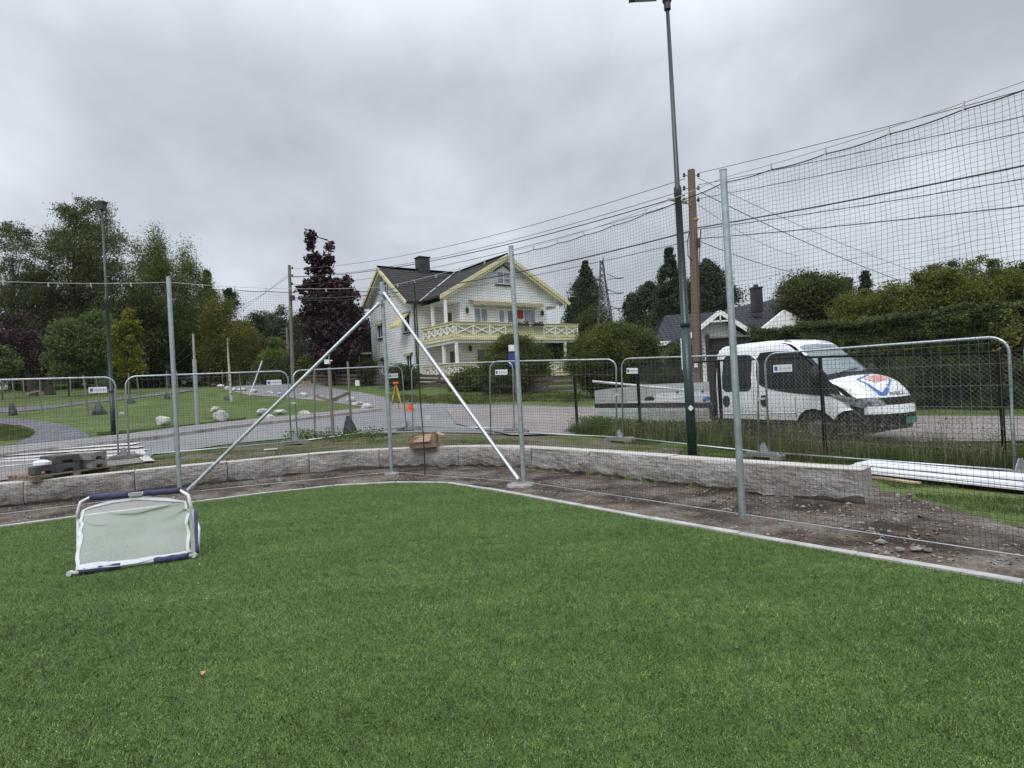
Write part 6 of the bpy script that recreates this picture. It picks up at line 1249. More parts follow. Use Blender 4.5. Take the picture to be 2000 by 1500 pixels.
def crownclumps(c, rad, n, shape='round', gap=.3, seed=0):
    """clump centres inside an envelope: irregular, with holes"""
    out_ = []; rs = np.random.default_rng(seed); k = 0
    def rz(z):
        if shape == 'cone': return (1-z)/2*.92+.05
        if shape == 'egg': return math.sqrt(max(0, 1-z*z))*(1-.25*z)
        if shape == 'column': return min(.95, (1-z)*1.5)*(.8+.2*math.sin(z*5+1))
        if shape == 'flame': return (1-((z+.35)/1.35)**2)*.95+.03 if z > -.35 else 1-((z+.35)/.65)**2*.6
        return math.sqrt(max(0, 1-z*z))
    tall = shape in ('cone', 'column', 'flame')
    while len(out_) < n and k < n*40:
        k += 1; z = rs.uniform(-1, 1); a = rs.uniform(0, 2*math.pi); r0 = rz(z)
        if not tall and rs.random() > .12+r0*r0: continue
        lob = 1+.22*noise.noise(Vector((math.cos(a)*1.3, math.sin(a)*1.3, z*2.5+seed*3.7))) if tall else 1+.30*noise.noise(Vector((math.cos(a)*1.2+seed, math.sin(a)*1.2, z*1.8)))
        rr = (rs.random()**.45)*r0*lob
        q = np.array([c[0]+rr*math.cos(a)*rad[0], c[1]+rr*math.sin(a)*rad[1], c[2]+z*rad[2]])
        if noise.noise(Vector((q[0]*1.9/rad[0]+seed*7.3, q[1]*1.9/rad[1], q[2]*2.4/rad[2]))) < -gap: continue
        q = np.append(q, .22+.78*min(1, r0*1.5) if tall else .5+.5*min(1, r0*1.3)); out_.append(q)
    return np.array(out_)
def tree(name, lb, cat, base, cz, rad, lm, nclump, per, spread, lsize, shape='round', trunk=None, tr=.2, bark=None, group=None, seed=1, gap=.3, droop=0, limbs=14, top=None, flat=0, cx=0., cy=0.):
    base = Vector(base); root = empty(name, tuple(base), lb, cat, group); c = (base.x+cx, base.y+cy, cz)
    if lsize > .15: lsize *= .82; per = int(per*1.35)
    C = crownclumps(c, rad, nclump, shape, gap, seed); mb = MB()
    tz = top or cz+rad[2]*.55; tp_ = Vector((base.x+cx, base.y+cy, tz)); tpts = limb(mb, base-Vector((0, 0, .15)), tp_, tr, tr*.25, .03, 8)
    rs = np.random.default_rng(seed+99)
    for q in C[rs.permutation(len(C))[:limbs], :3]:
        f = min(.95, max(.18, (q[2]-base.z)/(tz-base.z)*.75)); p0 = tpts[min(8, int(f*8))]; limb(mb, p0, tuple(q), tr*.35*(1.1-f), .015, .12, 4)
    mb.build('trunk', bark or m_bark, root)
    n = len(C); idx = np.repeat(np.arange(n), per); sp = spread*rng.uniform(.5, 1.25, (n, 1))*C[:, 3:]; C = C[:, :3]
    g3 = np.clip(rng.normal(size=(n*per, 3)), -1.9, 1.9); Pn = C[idx]+g3*sp[idx]*np.array([1, 1, .75 if not droop else 1.3]); 
    if droop: Pn[:, 2] -= np.abs(rng.normal(size=len(Pn)))*droop
    # twigs sticking out of the outline
    V_, F_ = leaves(Pn, lsize, flat, .35, droop*.8)
    o = npmesh('crown', V_, F_, lm, root); return root
def at(px, py, Y): q = P(px, py, Y); return q
def gnd(px, Y): q = P(px, 760, Y); return (q[0], Y, h1(q[0], Y))
def fit(px, pyt, pyb, wpx, Y): 
    """crown centre height, half height and half width from its outline in metres"""
    a = P(px, pyt, Y); b_ = P(px, pyb, Y); return (a[2]+b_[2])/2, (a[2]-b_[2])/2, wpx/2/1150*Y, (a[0]+b_[0])/2
def ftree(name, lb, cat, px, Y, pyt, pyb, wpx, lm, nclump, per, spread, lsize, dep=.9, **k):
    cz, rz, rx, cxx = fit(px, pyt, pyb, wpx, Y); bpx = k.pop('bpx', px); g_ = gnd(bpx, Y); return tree(name, lb, cat, g_, cz, (rx, rx*dep, rz), lm, nclump, per, spread, lsize, cx=cxx-g_[0], **k)
TG = 'big trees behind the park lawn'
ftree('broadleaf_tree', 'tall loose grey green tree at the left picture edge', 'tree', 28, 54, 432, 760, 165, LM['willow'], 190, 190, .62, .17, shape='egg', tr=.35, seed=3, gap=.22, group=TG, limbs=36)
ftree('broadleaf_tree', 'tallest dark green tree, behind the small lamp post top', 'tree', 150, 58, 404, 745, 190, LM['willow'], 400, 170, .62, .18, shape='egg', tr=.4, seed=4, gap=.30, group=TG, limbs=30)
ftree('broadleaf_tree', 'airy grey green treetop standing behind the lamp head', 'tree', 178, 63, 388, 560, 120, LM['willow'], 90, 130, .6, .2, shape='round', tr=.3, seed=5, gap=.15, group=TG, limbs=30)
ftree('birch_tree', 'tall drooping birch with see-through crown behind the net post', 'tree', 328, 60, 436, 700, 150, LM['birch'], 300, 170, .5, .16, shape='egg', tr=.22, seed=6, gap=.12, droop=.35, bark=m_birch, group=TG, limbs=40)
ftree('broadleaf_tree', 'lower dark tree between the tallest tree and the birch', 'tree', 255, 57, 560, 755, 130, LM['deep'], 170, 130, .7, .22, shape='round', tr=.3, seed=7, group=TG)
ftree('broadleaf_tree', 'dark olive tree below the birch crown', 'tree', 355, 64, 560, 752, 170, LM['birch'], 220, 130, .7, .22, shape='round', tr=.3, seed=8, group=TG)
ftree('spruce_tree', 'dark spruce right of the birch', 'tree', 408, 70, 530, 740, 75, LM['conifer'], 150, 130, .6, .22, shape='cone', tr=.25, seed=9, group=TG)
ftree('pine_tree', 'dark pine at the right end of the big trees', 'tree', 452, 72, 562, 735, 62, LM['conifer'], 80, 120, .55, .22, shape='flame', tr=.2, seed=110, gap=.5, group=TG)
ftree('autumn_tree', 'yellowing birch turning orange in front of the pine', 'tree', 435, 58, 575, 742, 85, LM['autumn'], 130, 130, .5, .19, shape='egg', tr=.2, seed=11, droop=.2, group=TG)
ftree('autumn_tree', 'small green yellow tree at the right end of the park lawn', 'tree', 478, 62, 630, 745, 60, LM['autumn'], 90, 120, .45, .19, shape='round', tr=.15, seed=12, group=TG)
ftree('broadleaf_tree', 'dark underwood tree behind the black car', 'tree', 330, 68, 640, 762, 180, LM['deep'], 160, 120, .7, .25, shape='round', tr=.2, seed=13, group=TG)
ftree('broadleaf_tree', 'dark underwood tree behind the two dark trunks', 'tree', 90, 66, 600, 765, 210, LM['deep'], 190, 120, .8, .25, shape='round', tr=.2, seed=14, group=TG)
ftree('purple_maple', 'small purple maple with forked dark trunk, far left', 'tree', 40, 44, 604, 735, 84, LM['purple'], 75, 80, .34, .19, shape='egg', tr=.3, seed=15, gap=.2, bpx=68, top=P(60, 690, 44)[2])
mb = MB(); b1 = gnd(98, 44.5); r_ = empty('dark_trunk', b1, 'second dark leaning trunk right of the purple maple trunk', 'tree trunk'); mb.tube([b1, P(94, 750, 44.5), P(104, 715, 44.5), P(112, 690, 44.5)], [.38, .27, .22, .15], 9); mb.build('stem', m_bark, r_); 
ftree('young_linden', 'light green young tree, left of the lamp post', 'tree', 135, 40, 622, 742, 68, LM['light'], 80, 120, .36, .17, shape='egg', tr=.09, seed=16, gap=.2)
ftree('young_linden', 'light green young tree, right behind the lamp post', 'tree', 190, 41, 612, 740, 66, LM['light'], 90, 120, .38, .17, shape='egg', tr=.09, seed=17, gap=.2)
ftree('young_maple', 'yellow green young maple right of the lamp post', 'tree', 251, 39, 600, 733, 72, LM['yellow'], 60, 90, .24, .18, shape='flame', tr=.10, seed=18, gap=.1)
ftree('shrub', 'green shrub low at the left picture edge', 'shrub', 4, 40, 680, 742, 44, LM['light'], 40, 90, .35, .17, tr=.05, seed=19)
# slim young birch on the lawn
q = T(452, 786); b1 = (q.x, q.y, q.z); r_ = empty('slim_birch', b1, 'slim white birch stem on the lawn with a few thin twigs', 'tree'); mb = MB(); mb.tube([q, P(449, 740, q.y), P(446, 700, q.y), P(444, 660, q.y)], [.085, .07, .05, .02], 8); mb.build('trunk', m_birch, r_)
C = np.array([P(445+random.uniform(-12, 12), random.uniform(640, 700), q.y+random.uniform(-.3, .3)) for _ in range(60)]); V_, F_ = leaves(C, .12); npmesh('crown', V_, F_, LM['birch'], r_)
# hillside behind the road
def mass(name, lb, cat, px0, px1, pyt, pyb, Y, lm, n, per, spread, ls, seed, kind=None, group=None, shape='box', dep=6, top=None):
    rs = np.random.default_rng(seed); out_ = []
    for i in range(n):
        px = rs.uniform(px0, px1); tt = np.interp(px, [t_[0] for t_ in top], [t_[1] for t_ in top]) if top else pyt; tt += 6*math.sin(px*.21+seed)+4*math.sin(px*.5); py = rs.uniform(tt, pyb); out_.append(P(px, py, Y+rs.uniform(0, dep)))
    C = np.array(out_); m0 = P((px0+px1)/2, pyb, Y); root = empty(name, (m0[0], Y, h1(m0[0], Y)), lb, cat, group); mb = MB()
    for px in np.linspace(px0+8, px1-8, 4): a = P(px, pyb, Y+dep/2); z = h1(a[0], a[1]); mb.tube([(a[0], a[1], z-.2), tuple(P(px, (pyt+pyb)/2, Y+dep/2))], [.15, .06], 6)
    mb.build('trunk' if kind is None else 'stems', m_bark, root); idx = np.repeat(np.arange(n), per); Pn = C[idx]+rng.normal(size=(n*per, 3))*spread; V_, F_ = leaves(Pn, ls); npmesh('crown', V_, F_, lm, root); return root
for k, (px, Y, pyt, w, lm_, lb) in enumerate([(500, 100, 612, 50, 'conifer', 'distant dark tree at the road top, leftmost'), (528, 104, 604, 46, 'deep', 'distant green tree at the road top, second from the left'), (552, 100, 598, 40, 'conifer', 'distant dark pine just left of the grey pole'), (590, 98, 612, 50, 'deep', 'distant tree between the grey pole and the purple tree'), (690, 90, 600, 70, 'deep', 'distant tree behind the purple tree at the house corner')]):
    ftree('hillside_tree', lb, 'tree', px, Y, pyt, 715, w, LM[lm_], 90, 110, .8, .3, shape='egg', tr=.25, seed=30+k, group='distant trees at the road top')
ftree('red_shrub', 'dull red shrub on the slope left of the grey pole', 'shrub', 519, 70, 664, 690, 32, LM['red'], 40, 80, .4, .2, tr=.08, seed=41)
ftree('shrub', 'round green shrub on the slope beside the red one', 'shrub', 542, 69, 664, 686, 30, LM['light'], 40, 80, .4, .2, tr=.08, seed=42)
ftree('shrub', 'lime green hedge top left of the grey pole', 'shrub', 545, 56, 688, 718, 62, LM['lime'], 60, 100, .4, .18, tr=.1, seed=43)
ftree('shrub', 'dark hedge bush with black base left of the grey pole', 'shrub', 545, 55, 702, 757, 88, LM['deep'], 130, 130, .5, .18, tr=.1, seed=44, gap=.6)
ftree('shrub', 'dull green bush right of the grey pole', 'shrub', 592, 52, 668, 745, 50, LM['dull'], 70, 110, .45, .18, tr=.1, seed=45)
ftree('shrub', 'lime green bush behind the white notice', 'shrub', 615, 51, 690, 750, 56, LM['bush'], 80, 110, .4, .18, tr=.1, seed=46)
ftree('shrub', 'green bush under the tall purple tree', 'shrub', 672, 48, 683, 755, 66, LM['bush'], 90, 120, .4, .18, tr=.1, seed=47)
ftree('shrub', 'grassy bush left of the house corner', 'shrub', 722, 43, 702, 750, 30, LM['dull'], 50, 110, .28, .15, tr=.06, seed=48)
ftree('shrub', 'small dark green bush at the house corner behind the tripod', 'shrub', 786, 38, 716, 756, 42, LM['deep'], 70, 120, .28, .14, tr=.06, seed=49, gap=.6)
ftree('shrub', 'low lush green plants before the lower balcony', 'shrub', 925, 36, 728, 762, 80, LM['bush'], 110, 120, .3, .14, tr=.05, seed=50, gap=.7)
# the tall purple maple: stacked tiers with gaps
Yp = 45.0; gp = gnd(648, Yp); root = empty('purple_maple_tall', gp, 'tall dark purple maple left of the house with ragged narrow top', 'tree')
C = []; tiers = [(606, 462, 16, 14), (604, 480, 14, 10), (644, 484, 12, 10), (612, 505, 26, 16), (640, 508, 14, 12), (614, 530, 24, 14), (642, 530, 16, 10), (616, 553, 38, 20), (655, 556, 34, 18), (680, 548, 14, 8), (625, 575, 44, 24), (668, 580, 44, 22), (600, 560, 14, 6), (620, 602, 48, 28), (672, 606, 50, 26), (688, 572, 20, 14), (635, 630, 66, 38), (650, 660, 72, 40), (690, 640, 60, 30), (640, 690, 62, 34), (680, 680, 60, 40), (608, 622, 30, 16), (585, 566, 10, 5), (592, 612, 14, 8), (700, 605, 16, 14), (650, 715, 50, 20), (626, 520, 22, 30), (640, 560, 60, 26), (630, 590, 70, 30), (660, 600, 70, 40), (668, 560, 30, 24), (598, 585, 20, 18), (640, 645, 100, 40), (650, 680, 100, 40)]
rs = np.random.default_rng(77)
for (px, py, w, h_) in tiers:
    for i in range(int(5+w*h_/40)): a = rs.uniform(0, 2*math.pi); r0 = math.sqrt(rs.random()); C.append(P(px+w*.5*r0*math.cos(a), py+h_*.5*r0*math.sin(a), Yp+rs.uniform(-1, 1)*w*.5/1150*Yp))
C = np.array(C); mb = MB(); limb(mb, gp, P(648, 600, Yp), .24, .14, .03, 6); limb(mb, P(648, 600, Yp), P(606, 465, Yp), .14, .03, .06, 6); limb(mb, P(648, 610, Yp), P(645, 490, Yp), .10, .03, .06, 6)
for q in C[rs.permutation(len(C))[:30]]: limb(mb, P(640, min(715, 1.0*(760-(q[2]-1.48)*1150/Yp)+22), Yp), tuple(q), .06, .02, .1, 3)
mb.build('trunk', m_bark, root); idx = np.repeat(np.arange(len(C)), 15); Pn = C[idx]+np.clip(rng.normal(size=(len(idx), 3)), -1.6, 1.6)*.17; V_, F_ = leaves(Pn, .30, .2); npmesh('crown', V_, F_, LM['purple'], root)
ftree('purple_shrub', 'dark purple hedge tree at the left house corner', 'tree', 700, 51, 610, 748, 70, LM['purple'], 150, 120, .5, .22, shape='column', tr=.2, seed=52, gap=.6)
# round bushes in front of the house
ftree('round_bush', 'big round green bush before the house with a blue box in it', 'bush', 1003, 33.5, 655, 765, 122, LM['bush'], 330, 260, .27, .09, shape='egg', tr=.12, seed=60, gap=.75)
ftree('round_bush', 'wider round green bush right of the house balcony', 'bush', 1200, 27.5, 636, 768, 170, LM['bush'], 420, 260, .27, .085, shape='round', tr=.12, seed=61, gap=.75)
ftree('shrub', 'brownish ivy shrub in front of the dark tiled house', 'shrub', 1335, 25.5, 672, 730, 62, LM['bush'], 90, 120, .2, .10, tr=.05, seed=62, gap=.5)
ftree('shrub', 'low green shrub before the bungalow window, right of the wide bush', 'shrub', 1300, 27, 715, 758, 60, LM['deep'], 90, 120, .2, .10, tr=.05, seed=63, gap=.6)
# garden strip right of the house
ftree('shrub', 'green garden tree seen through the lower balcony posts', 'shrub', 1095, 46, 660, 740, 60, LM['bush'], 80, 110, .4, .18, tr=.1, seed=64)
BG2 = 'background trees between the two houses'
ftree('thuja_tree', 'tall dark round topped tree left of the pylon', 'tree', 1148, 95, 512, 700, 66, LM['conifer'], 260, 130, .8, .3, shape='column', tr=.3, seed=70, gap=.5, group=BG2)
ftree('thuja_tree', 'lower dark tree leaning out left of the tall round topped one', 'tree', 1122, 92, 582, 700, 84, LM['conifer'], 150, 120, .8, .3, shape='cone', tr=.3, seed=71, gap=.5, group=BG2)
ftree('broadleaf_tree', 'green tree in front of the pylon foot', 'tree', 1165, 90, 600, 690, 70, LM['deep'], 120, 120, .8, .28, shape='round', tr=.3, seed=72, group=BG2)
ftree('pine_tree', 'dark pine right of the pylon', 'tree', 1238, 75, 558, 700, 80, LM['conifer'], 160, 120, .6, .25, shape='cone', tr=.25, seed=73, group=BG2)
ftree('pine_tree', 'open dark pine left of the lamp post', 'tree', 1270, 72, 550, 700, 96, LM['conifer'], 180, 120, .6, .25, shape='flame', tr=.25, seed=74, gap=.3, group=BG2)
ftree('spruce_tree', 'tall narrow spruce just left of the lamp post', 'tree', 1312, 65, 486, 700, 130, LM['conifer'], 300, 120, .5, .22, shape='cone', tr=.25, seed=175, gap=.5, group=BG2)
ftree('spruce_tree', 'broad dark conifer behind the brown utility pole', 'tree', 1384, 62, 508, 690, 132, LM['conifer'], 330, 130, .55, .22, shape='flame', tr=.3, seed=76, gap=.22, group=BG2)
ftree('broadleaf_tree', 'green tree between the spruce and the brown pole', 'tree', 1335, 68, 545, 690, 90, LM['deep'], 170, 120, .7, .24, shape='round', tr=.3, seed=77, group=BG2)
ftree('broadleaf_tree', 'low distant trees right of the broad conifer', 'tree', 1440, 90, 612, 660, 60, LM['dull'], 60, 110, .7, .28, tr=.2, seed=78, group=BG2)
BG3 = 'trees above the long hedge'
ftree('plum_tree', 'dark reddish green tree behind the bungalow gable', 'tree', 1592, 30, 536, 640, 118, LM['deep'], 200, 210, .34, .11, shape='round', tr=.15, seed=80, gap=.45, group=BG3)
ftree('pine_tree', 'airy grey pine behind the bungalow chimney', 'tree', 1545, 60, 545, 640, 66, LM['dull'], 60, 100, .5, .2, shape='flame', tr=.15, seed=81, gap=.1, group=BG3)
ftree('pine_tree', 'small spiky pine above the hedge, left one', 'tree', 1655, 45, 534, 640, 52, LM['conifer'], 90, 100, .35, .17, shape='cone', tr=.15, seed=82, group=BG3)
ftree('pine_tree', 'small spiky pine above the hedge, right one', 'tree', 1692, 46, 530, 640, 56, LM['conifer'], 90, 100, .35, .17, shape='cone', tr=.15, seed=83, group=BG3)
fr = [(1690, 25, 570, 650, 110, 84, 'pale yellow green fruit tree above the hedge, leftmost'), (1765, 24, 546, 640, 110, 85, 'yellow green fruit tree above the hedge, second from the left'), (1832, 23.5, 520, 635, 100, 86, 'yellow green fruit tree with bare grey branches'), (1905, 23, 506, 630, 110, 87, 'tallest yellow green fruit tree near the right edge'), (1985, 22.5, 530, 620, 120, 88, 'fruit tree cut by the right picture edge')]
for px, Y, a, b_, w, sd_, lb in fr: ftree('fruit_tree', lb, 'tree', px, Y, a, b_, w, LM['fruit'], 95, 210, .20, .075, shape='round', tr=.10, seed=sd_, gap=.12, group='fruit trees above the hedge', limbs=30, bark=m_pole_g)
ftree('broadleaf_tree', 'dark green tree peeping over at the right picture edge', 'tree', 2010, 36, 518, 620, 110, LM['deep'], 120, 120, .4, .17, tr=.2, seed=89, group=BG3)
ftree('broadleaf_tree', 'grey green far tree behind the fruit trees', 'tree', 1850, 60, 512, 600, 90, LM['dull'], 80, 100, .5, .2, tr=.2, seed=90, group=BG3)
# the long clipped hedge: a box of leafy faces with an uneven skin
hA = P(1468, 700, 21.5); hB = P(2150, 700, 17.0); A_ = np.array([hA[0], 21.5]); B_ = np.array([hB[0], 17.0]); B_ = B_+(B_-A_)*.45; dv = (B_-A_)/np.linalg.norm(B_-A_); nv = np.array([-dv[1], dv[0]]); HL = float(np.linalg.norm(B_-A_))
hr = empty('clipped_hedge', (float((A_+B_)[0]/2), float((A_+B_)[1]/2), -.1), 'long tall clipped green thuja hedge behind the truck', 'hedge')
def hs(n, face):
    u = rng.uniform(0, HL, n); z = rng.uniform(0, 1, n); w = rng.uniform(0, 1, n); ht = 3.10+.16*np.array([noise.noise((a*.7, 2, 0))+.6*noise.noise((a*2.6, 5, 0)) for a in u])+.36*np.clip((u)/HL, 0, 1)
    if face == 'f': zz = z**.9*ht; ww = -.40*np.array([noise.noise((a*1.0, b_*1.2, 4)) for a, b_ in zip(u, zz)])+.24*np.array([noise.noise((a*2.8, b_*2.8, 9)) for a, b_ in zip(u, zz)])+.05+rng.normal(size=n)*.04+.18*np.clip((zz/ht-.75)/.25, 0, 1)**2
    elif face == 't': zz = ht+.05*rng.normal(size=n)-.1*(np.abs(w-.5)*2)**3; ww = w*1.5
    else: u = 0*u+rng.normal(size=n)*.08; zz = z*ht; ww = w*1.5
    q = A_[None]+dv[None]*u[:, None]+nv[None]*ww[:, None]; return np.stack([q[:, 0], q[:, 1], zz-.1], 1)
C = np.concatenate([hs(290000, 'f'), hs(70000, 't'), hs(8000, 'e')]); V_, F_ = leaves(C, .062, 0, .35, .0); npmesh('foliage', V_, F_, LM['hedge'], hr)
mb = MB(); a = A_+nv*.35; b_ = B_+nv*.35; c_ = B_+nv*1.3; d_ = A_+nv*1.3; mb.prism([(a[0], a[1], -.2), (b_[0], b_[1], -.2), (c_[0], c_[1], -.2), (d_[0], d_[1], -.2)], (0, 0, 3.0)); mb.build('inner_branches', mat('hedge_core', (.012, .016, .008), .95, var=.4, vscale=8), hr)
# orange tinted climber near the right edge
C = np.array([P(1975+rng.normal()*16, 655+rng.normal()*22, 17.3-rng.uniform(0, .3)) for _ in range(160)]); r_ = empty('climbing_vine', tuple(C[0]), 'yellow brown patch of leaves in the hedge at the right edge', 'vine'); V_, F_ = leaves(C, .12); npmesh('foliage', V_, F_, LM['autumn'], r_)
# ============================================================ GRASS
m_gr = leafmat('grass_blades', (.050, .075, .015), (.095, .14, .028), (.15, .17, .05), 1.5, .2); m_seed = leafmat('dry_stalks', (.16, .13, .07), (.30, .25, .15), None, 2, .2); m_weed = leafmat('weed_leaves', (.04, .08, .012), (.09, .15, .025), None, 1.2, .25)
def blades(XY, hgt, wid, lean=.35, zoff=0.0, z=None):
    n = len(XY); z = H(XY[:, 0], XY[:, 1]) if z is None else z; a = rng.uniform(0, 2*math.pi, n); h_ = hgt*rng.uniform(.5, 1.3, n); w = wid*rng.uniform(.7, 1.3, n); ln = lean*rng.normal(size=(n, 2))*h_[:, None]
    d = np.stack([np.cos(a), np.sin(a)], 1)*w[:, None]; b0 = np.stack([XY[:, 0]-d[:, 0], XY[:, 1]-d[:, 1], z+zoff], 1); b1 = np.stack([XY[:, 0]+d[:, 0], XY[:, 1]+d[:, 1], z+zoff], 1); tp_ = np.stack([XY[:, 0]+ln[:, 0], XY[:, 1]+ln[:, 1], z+h_+zoff], 1)
    V_ = np.stack([b0, b1, tp_], 1).reshape(-1, 3); return V_, np.arange(3*n).reshape(n, 3)
def scatter(poly, n, edge_n=None):
    xs = [p[0] for p in poly]; ys = [p[1] for p in poly]; out_ = np.zeros((0, 2))
    while len(out_) < n:
        q = np.stack([rng.uniform(min(xs), max(xs), n*2), rng.uniform(min(ys), max(ys), n*2)], 1); q = q[inpoly(q[:, 0], q[:, 1], poly)]; out_ = np.concatenate([out_, q])
    return out_[:n]
def notin(XY, polys):
    k = np.ones(len(XY), bool)
    for p in polys: k &= ~inpoly(XY[:, 0], XY[:, 1], p)
    return XY[k]
# turf pile: short blades, dense near the camera
n = 880000; yy = 1.0+rng.random(n)**1.15*9.0; xx = rng.uniform(-1, 1, n)*(yy*.95+1.5); XY = np.stack([xx, yy], 1); XY = XY[inpoly(xx, yy, TURF+[(6.5, -5), (-16, -5)])]
m_tb, t, b, src = newmat('turf_fibre', .55)
mpt = N(t, 'ShaderNodeMapping'); mpt.inputs['Rotation'].default_value = (0, 0, R(38)); mpt.inputs['Scale'].default_value = (.35, 1.6, 1); t.links.new(src, mpt.inputs[0])
c = ramp(t, nz(t, mpt.outputs[0], 1.3, 5, .6), [(.30, (.042, .080, .015)), (.55, (.083, .140, .030)), (.72, (.138, .195, .062))]); c = mixc(t, 1.0, c, ramp(t, nz(t, src, 10, 4, .7), [(.3, (.55, .55, .55)), (.7, (1.4, 1.4, 1.4))]), 'MULTIPLY'); c = mixc(t, 1.0, c, ramp(t, nz(t, src, 160, 1, .5), [(.40, (.30, .30, .30)), (.52, (.85, .85, .85)), (.64, (2.6, 2.6, 2.6))]), 'MULTIPLY'); t.links.new(c, b.inputs['Base Color']); b.inputs['Specular IOR Level'].default_value = .45
V_, F_ = blades(XY, .022, .0018, .7, 0, np.zeros(len(XY))); o = npmesh('turf_pile', V_, F_, m_tb, k=3); tag(o, kind='stuff')
tag(o, 'short green artificial turf fibres covering the pitch', 'artificial grass')
# verge and lawn grass
VER = TP([(-20, 925), (200, 905), (300, 898), (450, 872), (620, 858), (760, 848), (900, 862), (1000, 858), (1110, 868), (1200, 858), (1130, 850), (1250, 846), (1400, 848), (1600, 868), (1800, 872), (2010, 872), (2010, 1010), (1900, 1000), (1800, 975), (1690, 932)])+wb[::-1][1:-3]
XY = scatter(VER, 150000); 
kk_ = np.array([noise.noise((x*.9, y*.9, 3)) for x, y in XY]); yb = np.array([noise.noise((x*.5, y*.5, 8)) for x, y in XY]); inw = inpoly(XY[:, 0], XY[:, 1], WORN); XY = XY[(kk_ > -.25) & (~inw | (rng.random(len(XY)) < .35*(yb > -.05)+.05))]
V_, F_ = blades(XY, .055, .003, .5); o = npmesh('verge_grass', V_, F_, m_gr, k=3); tag(o, 'short rough grass on the verge behind the wall', 'grass', kind='stuff')
# tall grass and weeds along the chain link fence
fl = np.array([[c[1][0], c[1][1]] for c in CF]); 
def band(n, side0, side1, i0=0, i1=5, wt=None):
    seg = rng.choice(np.arange(i0, i1), n, p=wt); f = rng.random(n)[:, None]; q = fl[seg]*(1-f)+fl[seg+1]*f; d = fl[seg+1]-fl[seg]; d /= np.linalg.norm(d, axis=1, keepdims=True); nn_ = np.stack([-d[:, 1], d[:, 0]], 1)*-1; return q+nn_*rng.uniform(side0, side1, n)[:, None]
XY = band(46000, -.9, .75); kk_ = np.array([noise.noise((x*1.3, y*1.3, 5)) for x, y in XY]); hh_ = np.clip(.24+.4*kk_, .07, .45); z = H(XY[:, 0], XY[:, 1]); V_, F_ = blades(XY, hh_, .0045, .28, 0, z); o = npmesh('tall_grass', V_, F_, m_gr, k=3); tag(o, 'tall unmown grass along the chain link fence', 'grass', kind='stuff')
XY = band(1700, -.6, .9, 1, 4); V_, F_ = blades(XY, .60, .003, .18); C = V_[2::3]; C2 = np.repeat(C, 5, 0)+rng.normal(size=(len(C)*5, 3))*np.array([.015, .015, .06]); V2, F2 = leaves(C2, .022); 
o = npmesh('dry_stalks', V_, F_, m_seed, k=3); tag(o, 'dry seed stalks in front of the truck', 'dry grass', kind='stuff')
o = npmesh('seed_heads', V2, F2, m_seed); tag(o, 'pale seed heads on the dry stalks', 'dry grass', kind='stuff')
cw = band(420, -.8, .3, 0, 2); C = []
for (x, y) in cw: zz = h1(x, y); C += [(x+rng.normal()*.10, y+rng.normal()*.10, zz+rng.uniform(.03, .42)) for _ in range(26)]
cw = np.concatenate([band(200, -.5, .2, 3, 5), np.array([tuple(T(px, py)[:2]) for px, py in zip(rng.uniform(560, 745, 90), rng.uniform(846, 866, 90))])])
for (x, y) in cw: zz = h1(x, y); C += [(x+rng.normal()*.08, y+rng.normal()*.08, zz+rng.uniform(.02, .20)) for _ in range(22)]
V_, F_ = leaves(np.array(C), .05, .3); o = npmesh('weeds', V_, F_, m_weed); tag(o, 'leafy green weeds at the fence posts and roadside stakes', 'weeds', kind='stuff')
# flowering strip along the plank fence
C = []
for i in range(900): px = rng.uniform(760, 1130); q = T(px, rng.uniform(775, 790)+(-4 if px > 950 else 0)); C += [(q.x+rng.normal()*.15, q.y+rng.normal()*.2, q.z+rng.uniform(0, .16)) for _ in range(10)]
V_, F_ = leaves(np.array(C), .09, .2); o = npmesh('roadside_plants', V_, F_, LM['bush']); tag(o, 'lush low plants along the plank fence', 'plants', kind='stuff')
# lawn blades near the path (short)
LAWN = TP([(0, 862), (60, 858), (70, 845), (20, 832), (-40, 830)]); XY = scatter(LAWN, 16000); V_, F_ = blades(XY, .06, .006, .5); A2_ = TP([(190, 852), (300, 843), (480, 820), (480, 816), (300, 838), (190, 846)]); XY = scatter(A2_, 9000); V2, F2 = blades(XY, .05, .006, .5)
o = npmesh('lawn_blades', np.concatenate([V_, V2]), np.concatenate([F_, F2+len(V_)]), m_gr, k=3); tag(o, 'mown grass of the park lawn', 'grass', kind='stuff')
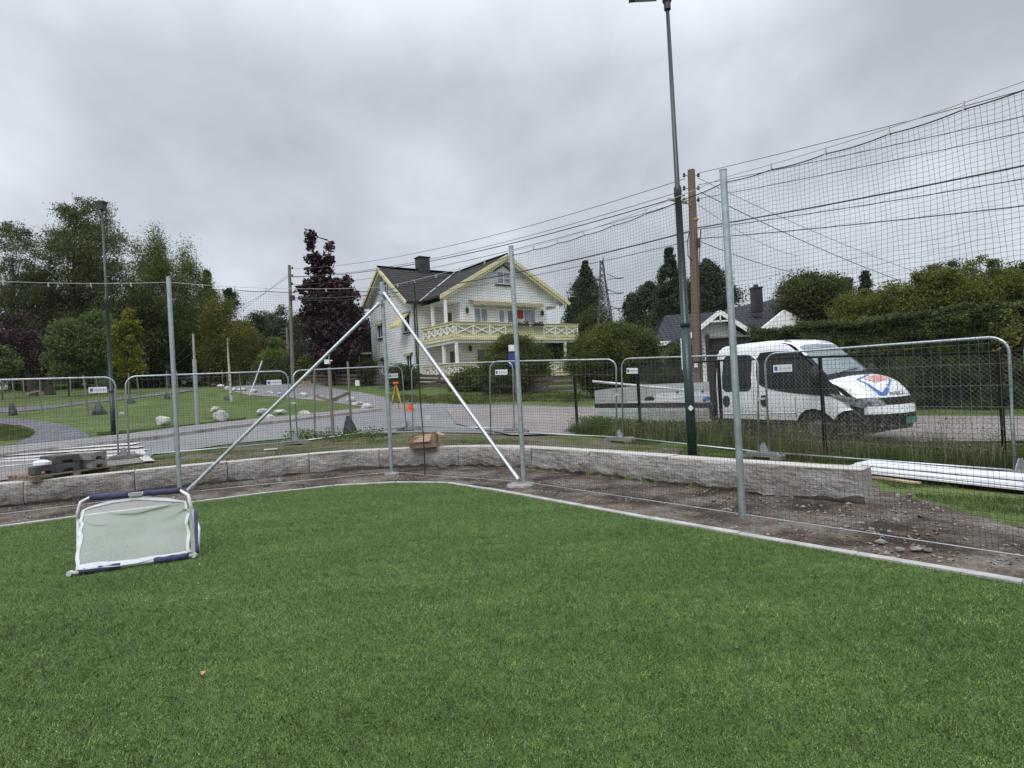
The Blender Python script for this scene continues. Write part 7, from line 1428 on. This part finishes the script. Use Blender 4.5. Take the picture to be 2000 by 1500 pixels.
# stones in the dirt strip
mb = MB(); XY = scatter(DIRT, 9000); XY = XY[~inpoly(XY[:, 0], XY[:, 1], TURF)]
Vs = []; Fs = []
oct_v = np.array([(1, 0, 0), (0, 1, 0), (-1, 0, 0), (0, -1, 0), (0, 0, .7), (0, 0, -.7), (.6, .6, .35), (-.6, .5, .4)]); oct_f = [(0, 6, 4), (6, 1, 4), (1, 7, 4), (7, 2, 4), (2, 3, 4), (3, 0, 4), (0, 6, 5), (6, 1, 5), (1, 7, 5), (7, 2, 5), (2, 3, 5), (3, 0, 5)]
zz = H(XY[:, 0], XY[:, 1])
for i, ((x, y), z) in enumerate(zip(XY, zz)):
    s = .005+.014*rng.random()**4*(1.5 if x > 2.2 else 1)+(.012 if rng.random() < .02 else 0); a = rng.uniform(0, 6.3); ca, sa = math.cos(a), math.sin(a); v = oct_v*s*rng.uniform(.7, 1.3, (1, 3)); v = np.stack([v[:, 0]*ca-v[:, 1]*sa+x, v[:, 0]*sa+v[:, 1]*ca+y, v[:, 2]+z+.030], 1); Fs += [tuple(np.array(f)+len(Vs)*8) for f in oct_f]; Vs.append(v)
m_st, t, b, src = newmat('mixed_stones', .9); t.links.new(ramp(t, nz(t, src, 14, 2), [(.3, (.07, .06, .055)), (.5, (.17, .16, .15)), (.7, (.28, .265, .25))]), b.inputs['Base Color'])
o = npmesh('gravel', np.concatenate(Vs), np.array(Fs), m_st, k=3); tag(o, 'loose stones and gravel in the dirt strip', 'gravel', kind='stuff')
for k, (px, py, s, lb) in enumerate([(1720, 1058, .045, 'pale grey stone beside the bottom cable'), (1758, 1072, .035, 'flat pale stone right of the grey one'), (1792, 1072, .05, 'largest brownish stone in the dirt by the net'), (1812, 1074, .035, 'flat slab stone right of the largest one'), (1778, 966, .04, 'pale stone on the grass edge right of the wall'), (1420, 996, .05, 'dark stone lump left of the net post foot'), (545, 938, .11, 'dark broken slab in the dirt under the wall'), (520, 948, .07, 'grey stone left below the dark slab')]):
    q = G(px, py, .0); o = boulder(Vector((q[0], q[1], .0)), s, s*.7, s*.45, 100+k); o.name = 'loose_stone'; o.data.materials[0] = m_st; o.data.polygons.foreach_set('use_smooth', [False]*len(o.data.polygons)); tag(o, lb, 'stone', 'single stones in the dirt')

XY = np.stack([rng.uniform(-6, 5, 110), rng.uniform(2, 9.5, 110)], 1); XY = XY[inpoly(XY[:, 0], XY[:, 1], TURF)]
V_, F_ = leaves(np.stack([XY[:, 0], XY[:, 1], np.full(len(XY), .022)], 1), .016, .9); o = npmesh('turf_litter', V_, F_, leafmat('litter', (.25, .22, .12), (.42, .40, .30), None, 3, .1)); tag(o, 'tiny pale bits of litter scattered on the turf', 'litter', kind='stuff')
